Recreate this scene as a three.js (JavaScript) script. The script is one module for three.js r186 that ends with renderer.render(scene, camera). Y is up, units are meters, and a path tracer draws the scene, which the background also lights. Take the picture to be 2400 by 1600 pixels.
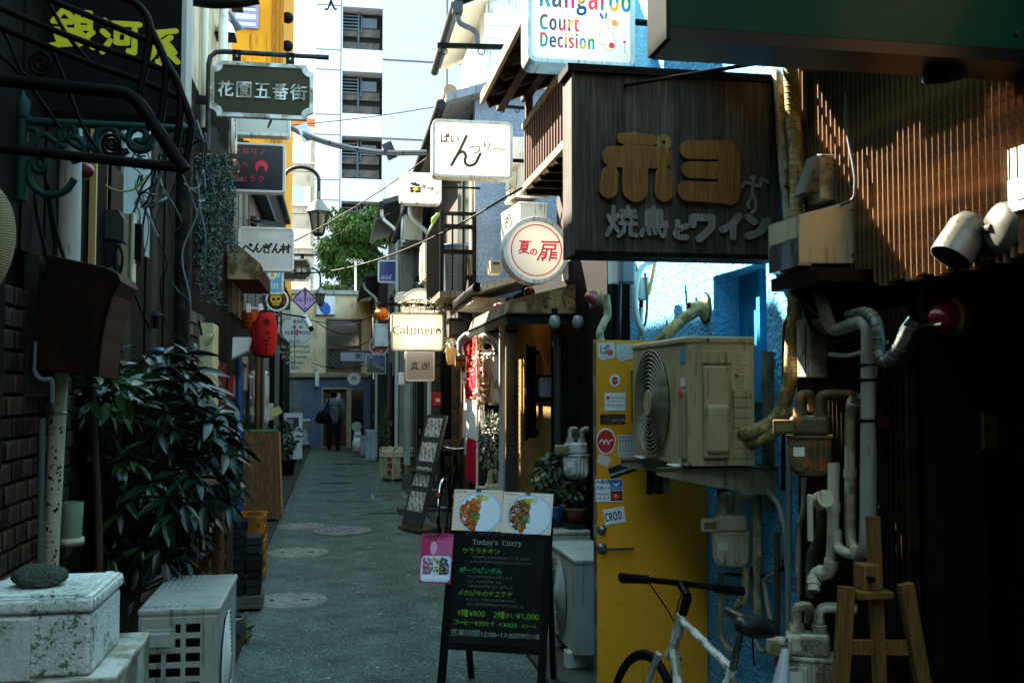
import*as THREE from 'three';
import{mergeGeometries}from 'three/addons/utils/BufferGeometryUtils.js';
import{RoundedBoxGeometry}from 'three/addons/geometries/RoundedBoxGeometry.js';
import{MarchingCubes}from 'three/addons/objects/MarchingCubes.js';
// ---------------------------------------------------------------- camera, sky, sun, exposure
const scene=new THREE.Scene();
const FOCAL=2333,EYE=1.72;
const camera=new THREE.PerspectiveCamera(2*Math.atan(800/FOCAL)*180/Math.PI,1.5,0.1,400);
camera.position.set(0,EYE,0);
camera.rotation.order='YXZ';
camera.rotation.set(Math.atan(112/FOCAL),-10*Math.PI/180,0);
camera.focus=9;camera.userData.fStop=8;
camera.updateMatrixWorld(true);
const renderer=new THREE.WebGLRenderer({antialias:true});
renderer.toneMapping=THREE.LinearToneMapping;
renderer.toneMappingExposure=10;
renderer.shadowMap.enabled=true;
const SUN=new THREE.Vector3(-0.75,1.0,-0.98).normalize();
{
const W=512,H=256,d=new Float32Array(W*H*4);
for(let j=0;j<H;j++)for(let i=0;i<W;i++){
const el=((j+0.5)/H-0.5)*Math.PI,az=((i+0.5)/W-0.5)*2*Math.PI;
const x=Math.cos(az)*Math.cos(el),y=Math.sin(el),z=Math.sin(az)*Math.cos(el),o=(j*W+i)*4;
const c=Math.max(0,x*SUN.x+y*SUN.y+z*SUN.z),up=Math.max(0,y);
const k=Math.pow(1-up,2.2),g=0.25*Math.pow(c,6)+0.5*Math.pow(c,60);
d[o]=0.30+0.42*k+g;d[o+1]=0.53+0.33*k+g*0.97;d[o+2]=0.66+0.26*k+g*0.88;d[o+3]=1;
for(let q=0;q<3;q++)d[o+q]*=(y<0?0.35:1)*0.5;
}
const t=new THREE.DataTexture(d,W,H,THREE.RGBAFormat,THREE.FloatType);
t.mapping=THREE.EquirectangularReflectionMapping;t.magFilter=THREE.LinearFilter;t.minFilter=THREE.LinearFilter;t.needsUpdate=true;
scene.background=t;scene.environment=t;
}
const sun=new THREE.DirectionalLight(new THREE.Color(1,0.91,0.76),5);
sun.position.copy(SUN).multiplyScalar(60).add(new THREE.Vector3(0,0,-14));sun.target.position.set(0,0,-14);
sun.castShadow=true;sun.shadow.mapSize.set(4096,4096);sun.shadow.bias=-0.0005;
Object.assign(sun.shadow.camera,{left:-30,right:30,top:30,bottom:-30,near:1,far:160});
scene.add(sun,sun.target);
// ---------------------------------------------------------------- measuring: pixel of the 2400 x 1600 photograph -> place at a known distance
const V=(x,y,z)=>new THREE.Vector3(x,y,z);
const ray=(px,py)=>V((px-1200)/FOCAL,(800-py)/FOCAL,-1).applyQuaternion(camera.quaternion);
const W=(px,py,Z)=>{const d=ray(px,py);return d.multiplyScalar(Z/-d.z).add(camera.position);};
const WX=(px,py,X)=>{const d=ray(px,py);return d.multiplyScalar(X/d.x).add(camera.position);};
const WY=(px,py,Y=0)=>{const d=ray(px,py);return d.multiplyScalar((Y-EYE)/d.y).add(camera.position);};
// ---------------------------------------------------------------- random and noise
let seed_=7;
const reseed=(s)=>{seed_=s;};
const rnd=(a=0,b=1)=>{seed_=(seed_*1664525+1013904223)>>>0;return a+(b-a)*seed_/4294967296;};
const hash2=(x,y,s)=>{let h=(x*374761393+y*668265263+s*974634777)|0;h=Math.imul(h ^(h>>>13),1274126177);return((h ^(h>>>16))>>>0)/4294967296;};
function vnoise(x,y,p,q,s){
const xi=Math.floor(x),yi=Math.floor(y),fx=x-xi,fy=y-yi,sx=fx*fx*(3-2*fx),sy=fy*fy*(3-2*fy),m=(a,b)=>((a % b)+b)% b;
const a=hash2(m(xi,p),m(yi,q),s),b=hash2(m(xi+1,p),m(yi,q),s),c=hash2(m(xi,p),m(yi+1,q),s),d=hash2(m(xi+1,p),m(yi+1,q),s);
return a+(b-a)*sx+(c-a)*sy+(a-b-c+d)*sx*sy;
}
const fbm=(u,v,fx,fy,s,o=4)=>{let t=0,a=0.5;for(let i=0;i<o;i++){t+=a*vnoise(u*fx,v*fy,fx,fy,s+i);a*=0.5;fx*=2;fy*=2;}return t/(1-Math.pow(0.5,o));};
const clamp=(x,a=0,b=1)=>Math.min(b,Math.max(a,x)),smooth=(a,b,x)=>{const t=clamp((x-a)/(b-a));return t*t*(3-2*t);};
function dataTex(n,m,fn,srgb=true){
const d=new Uint8Array(n*m*4);
for(let j=0;j<m;j++)for(let i=0;i<n;i++){const c=fn(i/n,j/m,i,j),o=(j*n+i)*4;for(let k=0;k<3;k++)d[o+k]=clamp(typeof c==='number'?c:c[k])*255;d[o+3]=255;}
const t=new THREE.DataTexture(d,n,m);t.magFilter=THREE.LinearFilter;t.minFilter=THREE.LinearMipmapLinearFilter;t.generateMipmaps=true;
t.wrapS=t.wrapT=THREE.RepeatWrapping;if(srgb)t.colorSpace=THREE.SRGBColorSpace;t.needsUpdate=true;return t;
}
const TX={
grime:dataTex(512,512,(u,v)=>{const b=fbm(u,v,5,5,1,5),s=fbm(u,v,60,60,9,2);const d=smooth(0.62,0.36,b),q=smooth(0.58,0.72,s)*smooth(0.5,0.62,1-b),k=1.02-0.34*d-0.3*q+0.06*(hash2(u*512,v*512,3)-0.5);return[k,k-0.025*d-0.02*q,k-0.09*d-0.05*q];}),
streak:dataTex(512,512,(u,v)=>{const b=fbm(u,v,48,3,11,4),c=fbm(u,v,6,6,21,4);const d=smooth(0.5,0.78,b)*smooth(0.35,0.65,c),k=0.99-0.30*d-0.09*c;return[k,k-0.02*d,k-0.07*d];}),
wood:dataTex(512,512,(u,v)=>{const w=fbm(u,v,6,2,31,3),g=fbm(u+w*0.06,v,110,5,32,3),r=fbm(u,v,14,3,33,3);return 0.42+0.55*g*(0.6+0.55*r);}),
oldwood:dataTex(512,512,(u,v)=>{const g=fbm(u,v,120,4,41,3),r=fbm(u,v,12,5,42,4),k=0.36+0.6*g*(0.45+0.8*r),a=smooth(0.52,0.72,fbm(u,v,7,4,43,4));return[k*(1+0.09*a),k,k*(1-0.09*a)];}),
asphalt:dataTex(1024,1024,(u,v,i,j)=>{const s=fbm(u,v,130,130,51,3),f=fbm(u,v,170,170,57,1),b=fbm(u,v,5,5,53,5),st=smooth(0.84,0.97,f),k=0.45+0.5*(s-0.5)+st*0.5+0.26*(b-0.5);return[k*0.97,k*1.04,k*1.0];}),
asphaltB:dataTex(1024,1024,(u,v,i,j)=>0.5+0.9*(fbm(u,v,130,130,51,3)-0.5),false),
stucco:dataTex(512,512,(u,v)=>{const a=fbm(u,v,34,34,61,4);return smooth(0.25,0.75,a);},false),
stuccoC:dataTex(512,512,(u,v)=>{const a=fbm(u,v,34,34,61,4),b=fbm(u,v,4,4,62,4),pit=smooth(0.36,0.24,a);return 0.84+0.18*b-0.3*pit*smooth(0.45,0.62,b);}),
foam:dataTex(1024,1024,(u,v)=>{const b=fbm(u,v,6,6,71,5),s=fbm(u,v,90,90,72,3),l=Math.abs(fbm(u,v,26,26,73,3)-0.5),m=smooth(0.48,0.66,b),k=Math.max(smooth(0.60,0.74,s)*(0.25+0.75*m),smooth(0.02,0.0,l)*m*0.8),q=fbm(u,v,70,70,75,2);const base=0.86+0.10*q;return[base-0.46*k-0.1*m,base-0.40*k-0.07*m,base-0.45*k-0.1*m];}),
rust:dataTex(512,512,(u,v)=>{const b=fbm(u,v,8,8,81,5),s=fbm(u,v,60,60,82,3),r=smooth(0.5,0.7,b);return[0.5+0.35*r+0.2*(s-0.5),0.5+0.06*r+0.2*(s-0.5),0.5-0.12*r+0.2*(s-0.5)];}),
concrete:dataTex(512,512,(u,v)=>{const b=fbm(u,v,5,5,91,5),s=fbm(u,v,100,100,92,2);return 0.62+0.3*(b-0.5)+0.25*(s-0.5)+0.1;}),
tile:dataTex(256,256,(u,v)=>{const a=(u*8)% 1,b=(v*16)% 1,j=a<0.07||b<0.1;return j?0.89:0.94+0.04*hash2(Math.floor(u*8),Math.floor(v*16),5);}),
mesh:dataTex(128,128,(u,v)=>(((u*16)% 1)<0.35||((v*16)% 1)<0.35?0.8:0.1)),
cast:dataTex(256,256,(u,v)=>0.5+0.5*fbm(u,v,60,60,95,2),false),
};
// ---------------------------------------------------------------- materials
const rep=(t,r)=>{const c=t.clone();c.repeat.set(...(Array.isArray(r)?r:[r,r]));c.needsUpdate=true;return c;};
const mats=new Map();
function M(color,o={}){
const key=color+JSON.stringify(o);if(mats.has(key))return mats.get(key);
const{tex,scale=1,bump,bs=0.002,bscale,rough=0.6,metal=0,...more}=o;
const m=new THREE.MeshPhysicalMaterial({color:new THREE.Color(color),roughness:rough,metalness:metal,side:THREE.DoubleSide,specularIntensity:rough>0.55?0.3:rough>0.3?0.6:1,...more});
if(rough>0.38&&more.specularIntensity===undefined&&m.color.r+m.color.g+m.color.b<0.075)m.specularIntensity=0.14;
if(tex)m.map=rep(TX[tex],scale);
if(bump){m.bumpMap=rep(TX[bump],bscale??scale);m.bumpScale=bs;}
mats.set(key,m);return m;
}
const P={
black:M('#101010',{rough:0.5,tex:'grime'}),blackMetal:M('#17181a',{rough:0.42,metal:0.3,tex:'grime',scale:2}),void:M('#060606',{rough:0.9}),
rubber:M('#0d0d0d',{rough:0.75}),cable:M('#0b0c0c',{rough:0.6}),greyCable:M('#55585a',{rough:0.6}),steel:M('#8f9496',{rough:0.32,metal:0.9,tex:'grime',scale:3}),
chrome:M('#d8dbdc',{rough:0.12,metal:1}),galv:M('#9aa0a2',{rough:0.45,metal:0.7,tex:'grime',scale:2}),rustPipe:M('#33261f',{rough:0.6,metal:0.2,tex:'rust',scale:2}),
ivory:M('#c4bb9c',{rough:0.5,tex:'streak',scale:1.5}),acBody:M('#bdbba6',{rough:0.45,tex:'streak',scale:1.2}),acDirty:M('#a59c78',{rough:0.5,tex:'streak',scale:2}),white:M('#dedfdc',{rough:0.45,tex:'streak'}),
wall:M('#4a4640',{rough:0.85,tex:'concrete',bump:'stucco',scale:1}),darkWood:M('#1d1713',{rough:0.75,tex:'oldwood',bump:'oldwood',scale:1.2}),brownWood:M('#5a3d28',{rough:0.65,tex:'wood',scale:1.5}),
paleWood:M('#b08a58',{rough:0.6,tex:'wood',scale:2}),concrete:M('#77756e',{rough:0.85,tex:'concrete',bump:'stucco',scale:1.3}),roof:M('#3a3d3e',{rough:0.6,tex:'grime',scale:2}),
glass:M('#26302f',{rough:0.08,metal:0,specularIntensity:1}),pane:new THREE.MeshPhysicalMaterial({color:'#e8f0ee',transmission:1,thickness:0,roughness:0.03}),
red:M('#b3121c',{rough:0.4}),green:M('#1d4a3a',{rough:0.4,tex:'grime'}),pvc:M('#8b8a7c',{rough:0.45,tex:'streak',scale:2}),dirtyPvc:M('#b3a88a',{rough:0.5,tex:'grime',scale:3}),
};
// ---------------------------------------------------------------- geometry helpers
const only=(g)=>{let n=g.index?g.toNonIndexed():g;if(!n.attributes.normal)n.computeVertexNormals();for(const k of Object.keys(n.attributes))if(!['position','normal','uv'].includes(k))n.deleteAttribute(k);n.morphAttributes={};return n;};
function metric(g){
const p=g.attributes.position,n=g.attributes.normal,uv=new Float32Array(p.count*2);
for(let i=0;i<p.count;i++){
const x=Math.abs(n.getX(i)),y=Math.abs(n.getY(i)),z=Math.abs(n.getZ(i));
let a,b;if(y>x&&y>z){a=p.getX(i);b=p.getZ(i);}else if(x>z){a=p.getZ(i);b=p.getY(i);}else{a=p.getX(i);b=p.getY(i);}
uv[2*i]=a;uv[2*i+1]=b;
}
g.setAttribute('uv',new THREE.BufferAttribute(uv,2));return g;
}
const join=(...gs)=>{const a=gs.flat(9).map(only);for(const g of a)if(!g.attributes.uv)metric(g);return a.length===1?a[0]:mergeGeometries(a);};
const put=(g,x=0,y=0,z=0,rx=0,ry=0,rz=0)=>g.applyMatrix4(new THREE.Matrix4().compose(V(x,y,z),new THREE.Quaternion().setFromEuler(new THREE.Euler(rx,ry,rz,'YXZ')),V(1,1,1)));
const bb=(x0,x1,y0,y1,z0,z1,r=0)=>{
const w=Math.abs(x1-x0),h=Math.abs(y1-y0),d=Math.abs(z1-z0),g=r?new RoundedBoxGeometry(w,h,d,2,Math.min(r,w/2.01,h/2.01,d/2.01)):new THREE.BoxGeometry(w,h,d);
return g.translate((x0+x1)/2,(y0+y1)/2,(z0+z1)/2);
};
const box=(w,h,d,x=0,y=0,z=0,r=0)=>bb(x-w/2,x+w/2,y-h/2,y+h/2,z-d/2,z+d/2,r);
const vv=(p)=>(p.isVector3?p:V(...p));
function bar(a,b,r,r2=r,n=10){
a=vv(a);b=vv(b);const d=b.clone().sub(a),g=new THREE.CylinderGeometry(r2,r,d.length(),n);
return g.applyQuaternion(new THREE.Quaternion().setFromUnitVectors(V(0,1,0),d.normalize())).translate((a.x+b.x)/2,(a.y+b.y)/2,(a.z+b.z)/2);
}
function beam(a,b,w,h,up=V(0,1,0)){
a=vv(a);b=vv(b);const d=b.clone().sub(a),L=d.length(),z=d.normalize(),x=up.clone().cross(z).normalize(),y=z.clone().cross(x);
return new THREE.BoxGeometry(w,h,L).applyMatrix4(new THREE.Matrix4().makeBasis(x,y,z)).translate((a.x+b.x)/2,(a.y+b.y)/2,(a.z+b.z)/2);
}
const tube=(pts,r,n=6,rad=7,closed=false)=>new THREE.TubeGeometry(new THREE.CatmullRomCurve3(pts.map(vv),closed,'catmullrom',0.5),Math.max(4,pts.length*n),r,rad,closed);
function pipe(pts,r,bend=r*2.2,rad=12){
pts=pts.map(vv);const out=[pts[0]];
for(let i=1;i<pts.length-1;i++){
const a=pts[i-1].clone().sub(pts[i]),b=pts[i+1].clone().sub(pts[i]),k=Math.min(bend,a.length()*0.49,b.length()*0.49),A=pts[i].clone().add(a.setLength(k)),B=pts[i].clone().add(b.setLength(k));
for(let j=0;j<=6;j++){const t=j/6;out.push(A.clone().multiplyScalar((1-t)**2).add(pts[i].clone().multiplyScalar(2*t*(1-t))).add(B.clone().multiplyScalar(t*t)));}
}
out.push(pts[pts.length-1]);
const path=new THREE.CurvePath();for(let i=0;i+1<out.length;i++)if(out[i].distanceTo(out[i+1])>1e-5)path.add(new THREE.LineCurve3(out[i],out[i+1]));
return new THREE.TubeGeometry(path,Math.max(8,out.length*3),r,rad,false);
}
const lathe=(prof,n=24)=>new THREE.LatheGeometry(prof.map(([r,y])=>new THREE.Vector2(Math.max(r,1e-4),y)),n);
const shapeOf=(pts)=>{const s=new THREE.Shape();pts.forEach(([x,y],i)=>(i?s.lineTo(x,y):s.moveTo(x,y)));return s;};
const ext=(s,depth,bevel=0)=>new THREE.ExtrudeGeometry(Array.isArray(s)?shapeOf(s):s,{depth,bevelEnabled:bevel>0,bevelSize:bevel,bevelThickness:bevel,bevelSegments:2,curveSegments:14});
function rrect(w,h,r,S=THREE.Shape){const s=new S(),x=-w/2,y=-h/2;s.moveTo(x+r,y);s.lineTo(x+w-r,y);s.quadraticCurveTo(x+w,y,x+w,y+r);s.lineTo(x+w,y+h-r);s.quadraticCurveTo(x+w,y+h,x+w-r,y+h);s.lineTo(x+r,y+h);s.quadraticCurveTo(x,y+h,x,y+h-r);s.lineTo(x,y+r);s.quadraticCurveTo(x,y,x+r,y);return s;}
const quad=(a,b,c,d)=>{const p=[a,b,c,a,c,d].map(vv),g=new THREE.BufferGeometry().setFromPoints(p);g.setAttribute('uv',new THREE.Float32BufferAttribute([0,0,1,0,1,1,0,0,1,1,0,1],2));g.computeVertexNormals();return g;};
const slabTo=(pts,v)=>{
pts=pts.map(vv);v=vv(v);const q=pts.map((p)=>p.clone().add(v)),n=pts.length,tri=[];
for(let i=1;i+1<n;i++){tri.push(pts[0],pts[i],pts[i+1],q[0],q[i+1],q[i]);}
for(let i=0;i<n;i++){const k=(i+1)% n;tri.push(pts[i],q[i],q[k],pts[i],q[k],pts[k]);}
const g=new THREE.BufferGeometry().setFromPoints(tri);g.computeVertexNormals();return metric(g);
};
// ---------------------------------------------------------------- things and parts
const taken={};
const numbered=(n)=>{const k=taken[n]??0;taken[n]=k+1;return k?n+'_'+String(k).padStart(3,'0'):n;};
function thing(name,label,category,group,at){
const g=new THREE.Group();g.name=numbered(name);g.userData={label,category};if(group)g.userData.group=group;
if(at)g.position.copy(vv(at));scene.add(g);return g;
}
function part(parent,name,geo,mat,o={}){
const g=join(geo);if(!o.keep)metric(g);
const m=new THREE.Mesh(g,mat);m.name=name;m.castShadow=m.receiveShadow=true;if(o.label)m.userData.label=o.label;if(o.kind)m.userData.kind=o.kind;
parent.add(m);return m;
}
function piece(parent,name,geometry,mat,x=0,y=0,z=0,rx=0,ry=0,rz=0){
const m=new THREE.Mesh(geometry,mat);m.name=name;m.position.set(x,y,z);m.rotation.set(rx,ry,rz,'YXZ');m.castShadow=m.receiveShadow=true;parent.add(m);return m;
}
function single(name,label,category,geo,mat,group){
const g=metric(join(geo)),m=new THREE.Mesh(g,mat);m.name=numbered(name);m.userData={label,category};if(group)m.userData.group=group;m.castShadow=m.receiveShadow=true;scene.add(m);return m;
}
function struct(name,geo,mat,o={}){const g=join(geo);if(!o.keep)metric(g);const m=new THREE.Mesh(g,mat);m.name=numbered(name);m.userData={kind:o.kind??'structure'};if(o.label)m.userData.label=o.label;m.castShadow=m.receiveShadow=true;scene.add(m);return m;}
function seatAll(){
for(const o of[...scene.children]){
if((!o.isGroup&&!o.isMesh)||o.position.lengthSq()>0||o.rotation.y||o.userData.kind==='structure')continue;
const b=new THREE.Box3().setFromObject(o);if(b.isEmpty())continue;const c=V((b.min.x+b.max.x)/2,b.min.y,(b.min.z+b.max.z)/2);
if(o.isGroup)for(const k of o.children)k.position.sub(c);else{o.geometry.translate(-c.x,-c.y,-c.z);for(const k of o.children)k.position.sub(c);}
o.position.copy(c);
}
}
// ---------------------------------------------------------------- brush strokes of the Japanese letters, on a 100 x 100 grid (~ curved, o a small ring)
const GL={
'ぱ':'~20,12 14,50 20,92 28,76|~42,36 66,34 92,32|~68,10 70,50 68,78 52,90 42,80 56,68 76,76 92,90|o88,12,9','い':'~16,22 14,60 28,86 38,70|~72,26 86,46 90,68',
'ん':'~54,6 36,46 12,92 30,60 44,52 52,62 50,82 60,92 78,86 94,56','つ':'~8,40 50,26 84,36 88,60 66,78 40,86','り':'~28,12 24,40 30,58 38,44|~70,8 76,48 66,78 46,96','ー':'8,50 92,50','丨':'50,8 50,92',
'か':'~8,36 44,30 62,34 60,66 50,90 38,82|~38,8 30,50 10,90|~74,24 86,38 92,54','お':'~10,32 40,30 64,26|~36,8 38,50 34,84 18,82 22,66 52,50 80,60 82,80 60,90|~76,18 86,26 92,36','ノ':'~72,10 58,54 20,90',
'夢':'8,14 92,14|34,4 34,24|66,4 66,24|24,30 76,30 76,46 24,46 24,30|42,30 42,46|58,30 58,46|10,66 10,56 90,56 90,66|46,58 22,80|30,72 70,72 56,86 28,98|42,78 54,86','ハ':'~38,22 30,56 10,84|~62,18 78,50 92,84',
'ヒ':'~24,12 24,80 40,88 84,84|~82,30 60,44 26,50','ラ':'22,16 78,16|~14,42 84,42 74,72 34,94','ク':'~42,8 32,36 12,58|~38,24 82,24 70,66 26,94','荒':'8,14 92,14|34,4 34,24|66,4 66,24|50,26 50,36|12,38 88,38|24,40 24,54 80,54|26,64 22,84 10,96|50,64 50,94|74,64 74,90 90,94 94,82',
'ぺ':'~6,60 34,30 56,50 94,80|o78,22,10','ぎ':'~16,26 60,24 78,20|~12,46 60,42 84,38|~42,6 56,40 72,66|~30,64 22,84 48,94 74,90|84,4 90,16|94,0 100,12','村':'6,30 48,30|28,6 28,96|28,36 6,70|30,40 46,60|54,30 98,30|80,6 80,90 66,86|60,46 70,62',
'キ':'~14,34 82,24|~10,62 90,52|~42,6 60,94','ッ':'24,46 30,60|46,42 52,56|~80,42 72,72 44,92','チ':'~76,12 50,20 22,22|8,46 92,46|~52,20 52,60 24,94','ン':'16,20 38,36|~90,30 62,70 16,88',
'や':'~10,50 50,34 84,36 80,60 60,60|~54,10 60,22 66,28|~26,26 40,60 52,94','し':'~30,8 28,70 48,92 84,66','の':'~52,22 44,66 22,80 12,54 36,26 70,22 90,50 76,80 58,88','ホ':'8,30 92,30|50,6 50,94 38,86|28,48 10,76|72,48 90,76','ポ':'8,34 86,34|48,8 48,94 36,86|28,50 10,78|70,50 88,78|o88,14,10',
'ピ':'~22,14 22,80 40,88 82,84|~78,32 60,44 24,50|o88,12,9','ビ':'~22,14 22,80 40,88 82,84|~78,32 60,44 24,50|76,4 82,16|90,0 96,12','ス':'18,18 80,18 60,56 12,92|~54,56 72,74 90,92','ナ':'8,36 92,36|~54,6 52,54 22,94','バ':'~36,26 28,56 10,84|~60,24 78,50 92,84|74,6 80,18|88,2 94,14',
'エ':'18,18 82,18|50,18 50,82|8,82 92,82','タ':'~42,8 32,36 12,58|~38,24 82,24 70,66 26,94|~34,42 60,60','ダ':'~42,12 32,36 12,58|~38,26 78,26 66,66 26,94|~34,42 60,60|80,2 86,14|92,0 98,10','フ':'~12,20 86,20 74,62 26,92','カ':'~10,32 84,32 78,84 62,86|~46,6 40,54 12,92','レ':'~26,10 26,88 60,70 90,42','ト':'40,6 40,94|42,40 80,58',
'と':'~34,8 38,40 50,46|~84,28 40,50 22,74 44,90 84,88','ワ':'16,44 16,18 86,18|~86,18 82,54 38,94','イ':'~82,8 52,44 10,66|56,40 56,94','ヨ':'18,16 82,16 82,86|22,50 82,50|18,86 82,86','ケ':'~32,8 26,36 8,60|22,34 92,34|~66,34 62,66 34,94','コ':'16,22 82,22 82,82|14,82 82,82','メ':'~80,10 56,60 14,92|~28,36 60,60 82,82','ジ':'14,16 32,28|10,44 28,56|~88,34 60,74 14,92|68,6 76,18|84,2 92,14','ル':'~28,16 26,60 8,90|~60,10 60,86 78,76 94,54',
'テ':'24,14 78,14|8,42 92,42|~52,42 50,70 24,96','ャ':'~16,56 50,46 84,48 70,66|~36,36 46,64 54,96','銀':'30,4 6,34|30,4 52,28|16,34 46,34|8,54 50,54|30,34 30,88|14,64 20,80|46,62 40,78|4,92 54,84|60,10 88,10 88,46|60,28 88,28|60,46 88,46|60,10 60,88 78,78|60,50 96,92|94,56 78,70','河':'10,10 22,22|6,38 18,48|6,92 24,62|30,16 96,16|84,16 84,90 70,86|40,36 66,36 66,66 40,66 40,36',
'系':'82,6 20,16|52,14 26,34 60,40|70,24 30,54 74,56|66,44 80,62|50,56 50,94 40,88|30,66 12,88|68,66 88,86','花':'6,20 94,20|32,6 32,32|68,6 68,32|34,36 10,66|24,52 24,96|84,44 54,66|54,34 54,88 90,90 92,78','園':'10,6 90,6 90,94 10,94 10,6|26,20 74,20|50,12 50,32|20,32 80,32|32,42 68,42 68,56 32,56 32,42|50,56 28,80|42,66 42,86|50,56 58,74 76,86|70,62 58,70',
'五':'14,10 86,10|48,10 36,90|20,46 76,46 72,90|4,92 96,92','番':'80,6 22,12|30,18 36,28|70,16 62,28|6,34 94,34|50,12 50,46|46,36 10,58|54,36 90,58|22,56 78,56 78,96 22,96 22,56|22,76 78,76|50,56 50,96','街':'26,4 6,28|28,28 6,54|20,46 20,96|34,24 64,24|50,8 50,44|32,44 66,44|34,64 64,64|50,50 50,84|32,88 66,82|72,18 96,18|70,42 98,42|84,42 84,94 74,90',
'真':'10,16 90,16|50,4 50,26|28,28 72,28 72,74 28,74 28,28|28,44 72,44|28,58 72,58|6,80 94,80|36,82 14,98|64,82 88,98','湖':'10,10 20,20|6,36 16,44|6,92 20,62|26,28 60,28|43,8 43,50|28,50 58,50 58,84 28,84 28,50|66,10 66,70 58,96|66,10 94,10 94,90 84,88|66,36 94,36|66,58 94,58',
'夏':'8,8 92,8|46,8 42,20|26,20 74,20 74,60 26,60 26,20|26,34 74,34|26,46 74,46|40,60 14,80|32,68 72,68 54,86 18,98|38,74 60,88 92,98','扉':'8,8 92,8|20,22 80,22 80,42 20,42|20,22 18,60 4,96|42,50 40,82 28,98|26,60 42,60|24,72 42,72|22,86 42,84|64,50 64,98|64,60 92,60|64,72 92,72|64,86 96,86',
'焼':'10,34 16,50|40,30 32,46|26,6 24,56 6,94|26,60 40,80|50,18 94,18|72,4 72,34|44,34 98,34|58,24 54,46|84,24 84,46|46,56 98,56|62,58 58,80 42,96|80,58 80,90 98,92','鳥':'50,2 44,12|26,14 74,14 74,48 26,48 26,14|26,26 74,26|26,37 74,37|26,48 26,62 92,62|26,50 90,50|88,62 84,94 74,92|14,74 8,92|30,72 34,88|48,72 52,86|62,70 68,82',
'奥':'50,2 42,12|14,34 14,12 86,12 86,34|24,28 76,28|50,16 50,44|46,32 30,44|54,32 70,44|8,56 92,56|50,46 46,70 10,96|54,60 90,96','亭':'50,2 50,14|8,16 92,16|32,24 68,24 68,38 32,38 32,24|10,60 10,48 90,48 90,60|26,64 74,64|50,64 50,94 38,90','大':'8,36 92,36|50,6 48,44 10,94|52,44 90,94','船':'26,4 18,16|12,92 12,18 42,18 42,92 34,90|6,50 48,50|26,28 28,40|26,60 28,72|62,10 50,40|78,10 96,38|56,52 90,52 90,92 56,92 56,52',
'渡':'10,10 20,20|6,36 16,44|6,92 20,62|62,2 62,12|28,14 96,14|32,14 28,60 18,96|36,32 94,32|52,22 52,50 76,50 76,22|42,62 84,62 60,86 36,98|50,70 70,88 96,98','営':'24,6 30,18|48,4 52,16|78,4 70,18|10,38 10,24 90,24 90,38|30,36 70,36 70,54 30,54 30,36|20,64 80,64 80,96 20,96 20,64','業':'38,4 38,24|60,4 60,24|20,10 28,22|80,8 72,22|8,26 92,26|14,42 86,42|18,56 82,56|8,70 94,70|50,42 50,98|46,72 14,94|54,72 88,94',
'時':'8,14 36,14 36,80 8,80 8,14|8,46 36,46|46,20 92,20|68,4 68,38|42,38 98,38|42,58 98,58|80,44 80,94 68,90|52,68 60,80','間':'8,96 8,6 40,6 40,36 8,36|8,20 40,20|60,36 60,6 92,6 92,94 82,92|60,36 92,36|60,20 92,20|34,48 66,48 66,88 34,88 34,48|34,68 66,68','定':'50,2 50,12|10,28 10,14 90,14 90,28|24,34 76,34|50,34 50,86|52,58 80,58|26,52 24,74 8,96|22,78 50,92 96,92','休':'28,4 6,44|20,30 20,96|34,30 98,30|66,6 66,96|64,34 34,76|68,34 98,76',
'日':'22,10 78,10 78,92 22,92 22,10|22,50 78,50','火':'20,28 26,50|82,26 70,48|50,6 48,48 12,94|52,48 90,94','曜':'6,16 32,16 32,80 6,80 6,16|6,46 32,46|42,8 62,8 62,32|42,20 62,20|72,8 94,8 94,32|72,20 94,20|52,40 40,64|48,54 48,98|72,38 72,96|48,54 96,54|48,68 94,68|48,82 94,82|48,96 98,96','種':'42,6 10,14|6,34 46,34|26,12 26,96|26,40 6,72|28,44 44,62|90,4 54,10|50,22 98,22|56,32 92,32 92,64 56,64 56,32|56,48 92,48|74,8 74,92|54,78 94,78|48,94 100,94',
'桜':'6,28 46,28|26,6 26,96|26,34 6,70|28,40 44,58|56,8 60,22|74,6 76,20|94,6 84,22|50,48 98,48|74,30 58,66 90,92|84,48 70,76 50,94','米':'8,46 92,46|50,6 50,96|24,14 34,34|78,12 66,34|46,50 12,88|54,50 90,88','酒':'10,12 20,24|6,38 16,48|6,92 22,62|32,12 96,12|36,30 92,30 92,92 36,92 36,30|54,12 54,50 42,60|74,12 74,54 86,54|36,74 92,74',
};
function glyph(ch){return(GL[ch]??'').split('|').filter(Boolean).map((s)=>{if(s[0]==='o'){const[x,y,r]=s.slice(1).split(',').map(Number);return{ring:[x,y,r]};}const curved=s[0]==='~';return{curved,pts:s.replace('~','').split(' ').map((p)=>p.split(',').map(Number))};});}
function curvePts(st){if(!st.curved||st.pts.length<3)return st.pts;return new THREE.CatmullRomCurve3(st.pts.map(([x,y])=>V(x,y,0)),false,'centripetal').getPoints(st.pts.length*5).map((p)=>[p.x,p.y]);}
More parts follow.
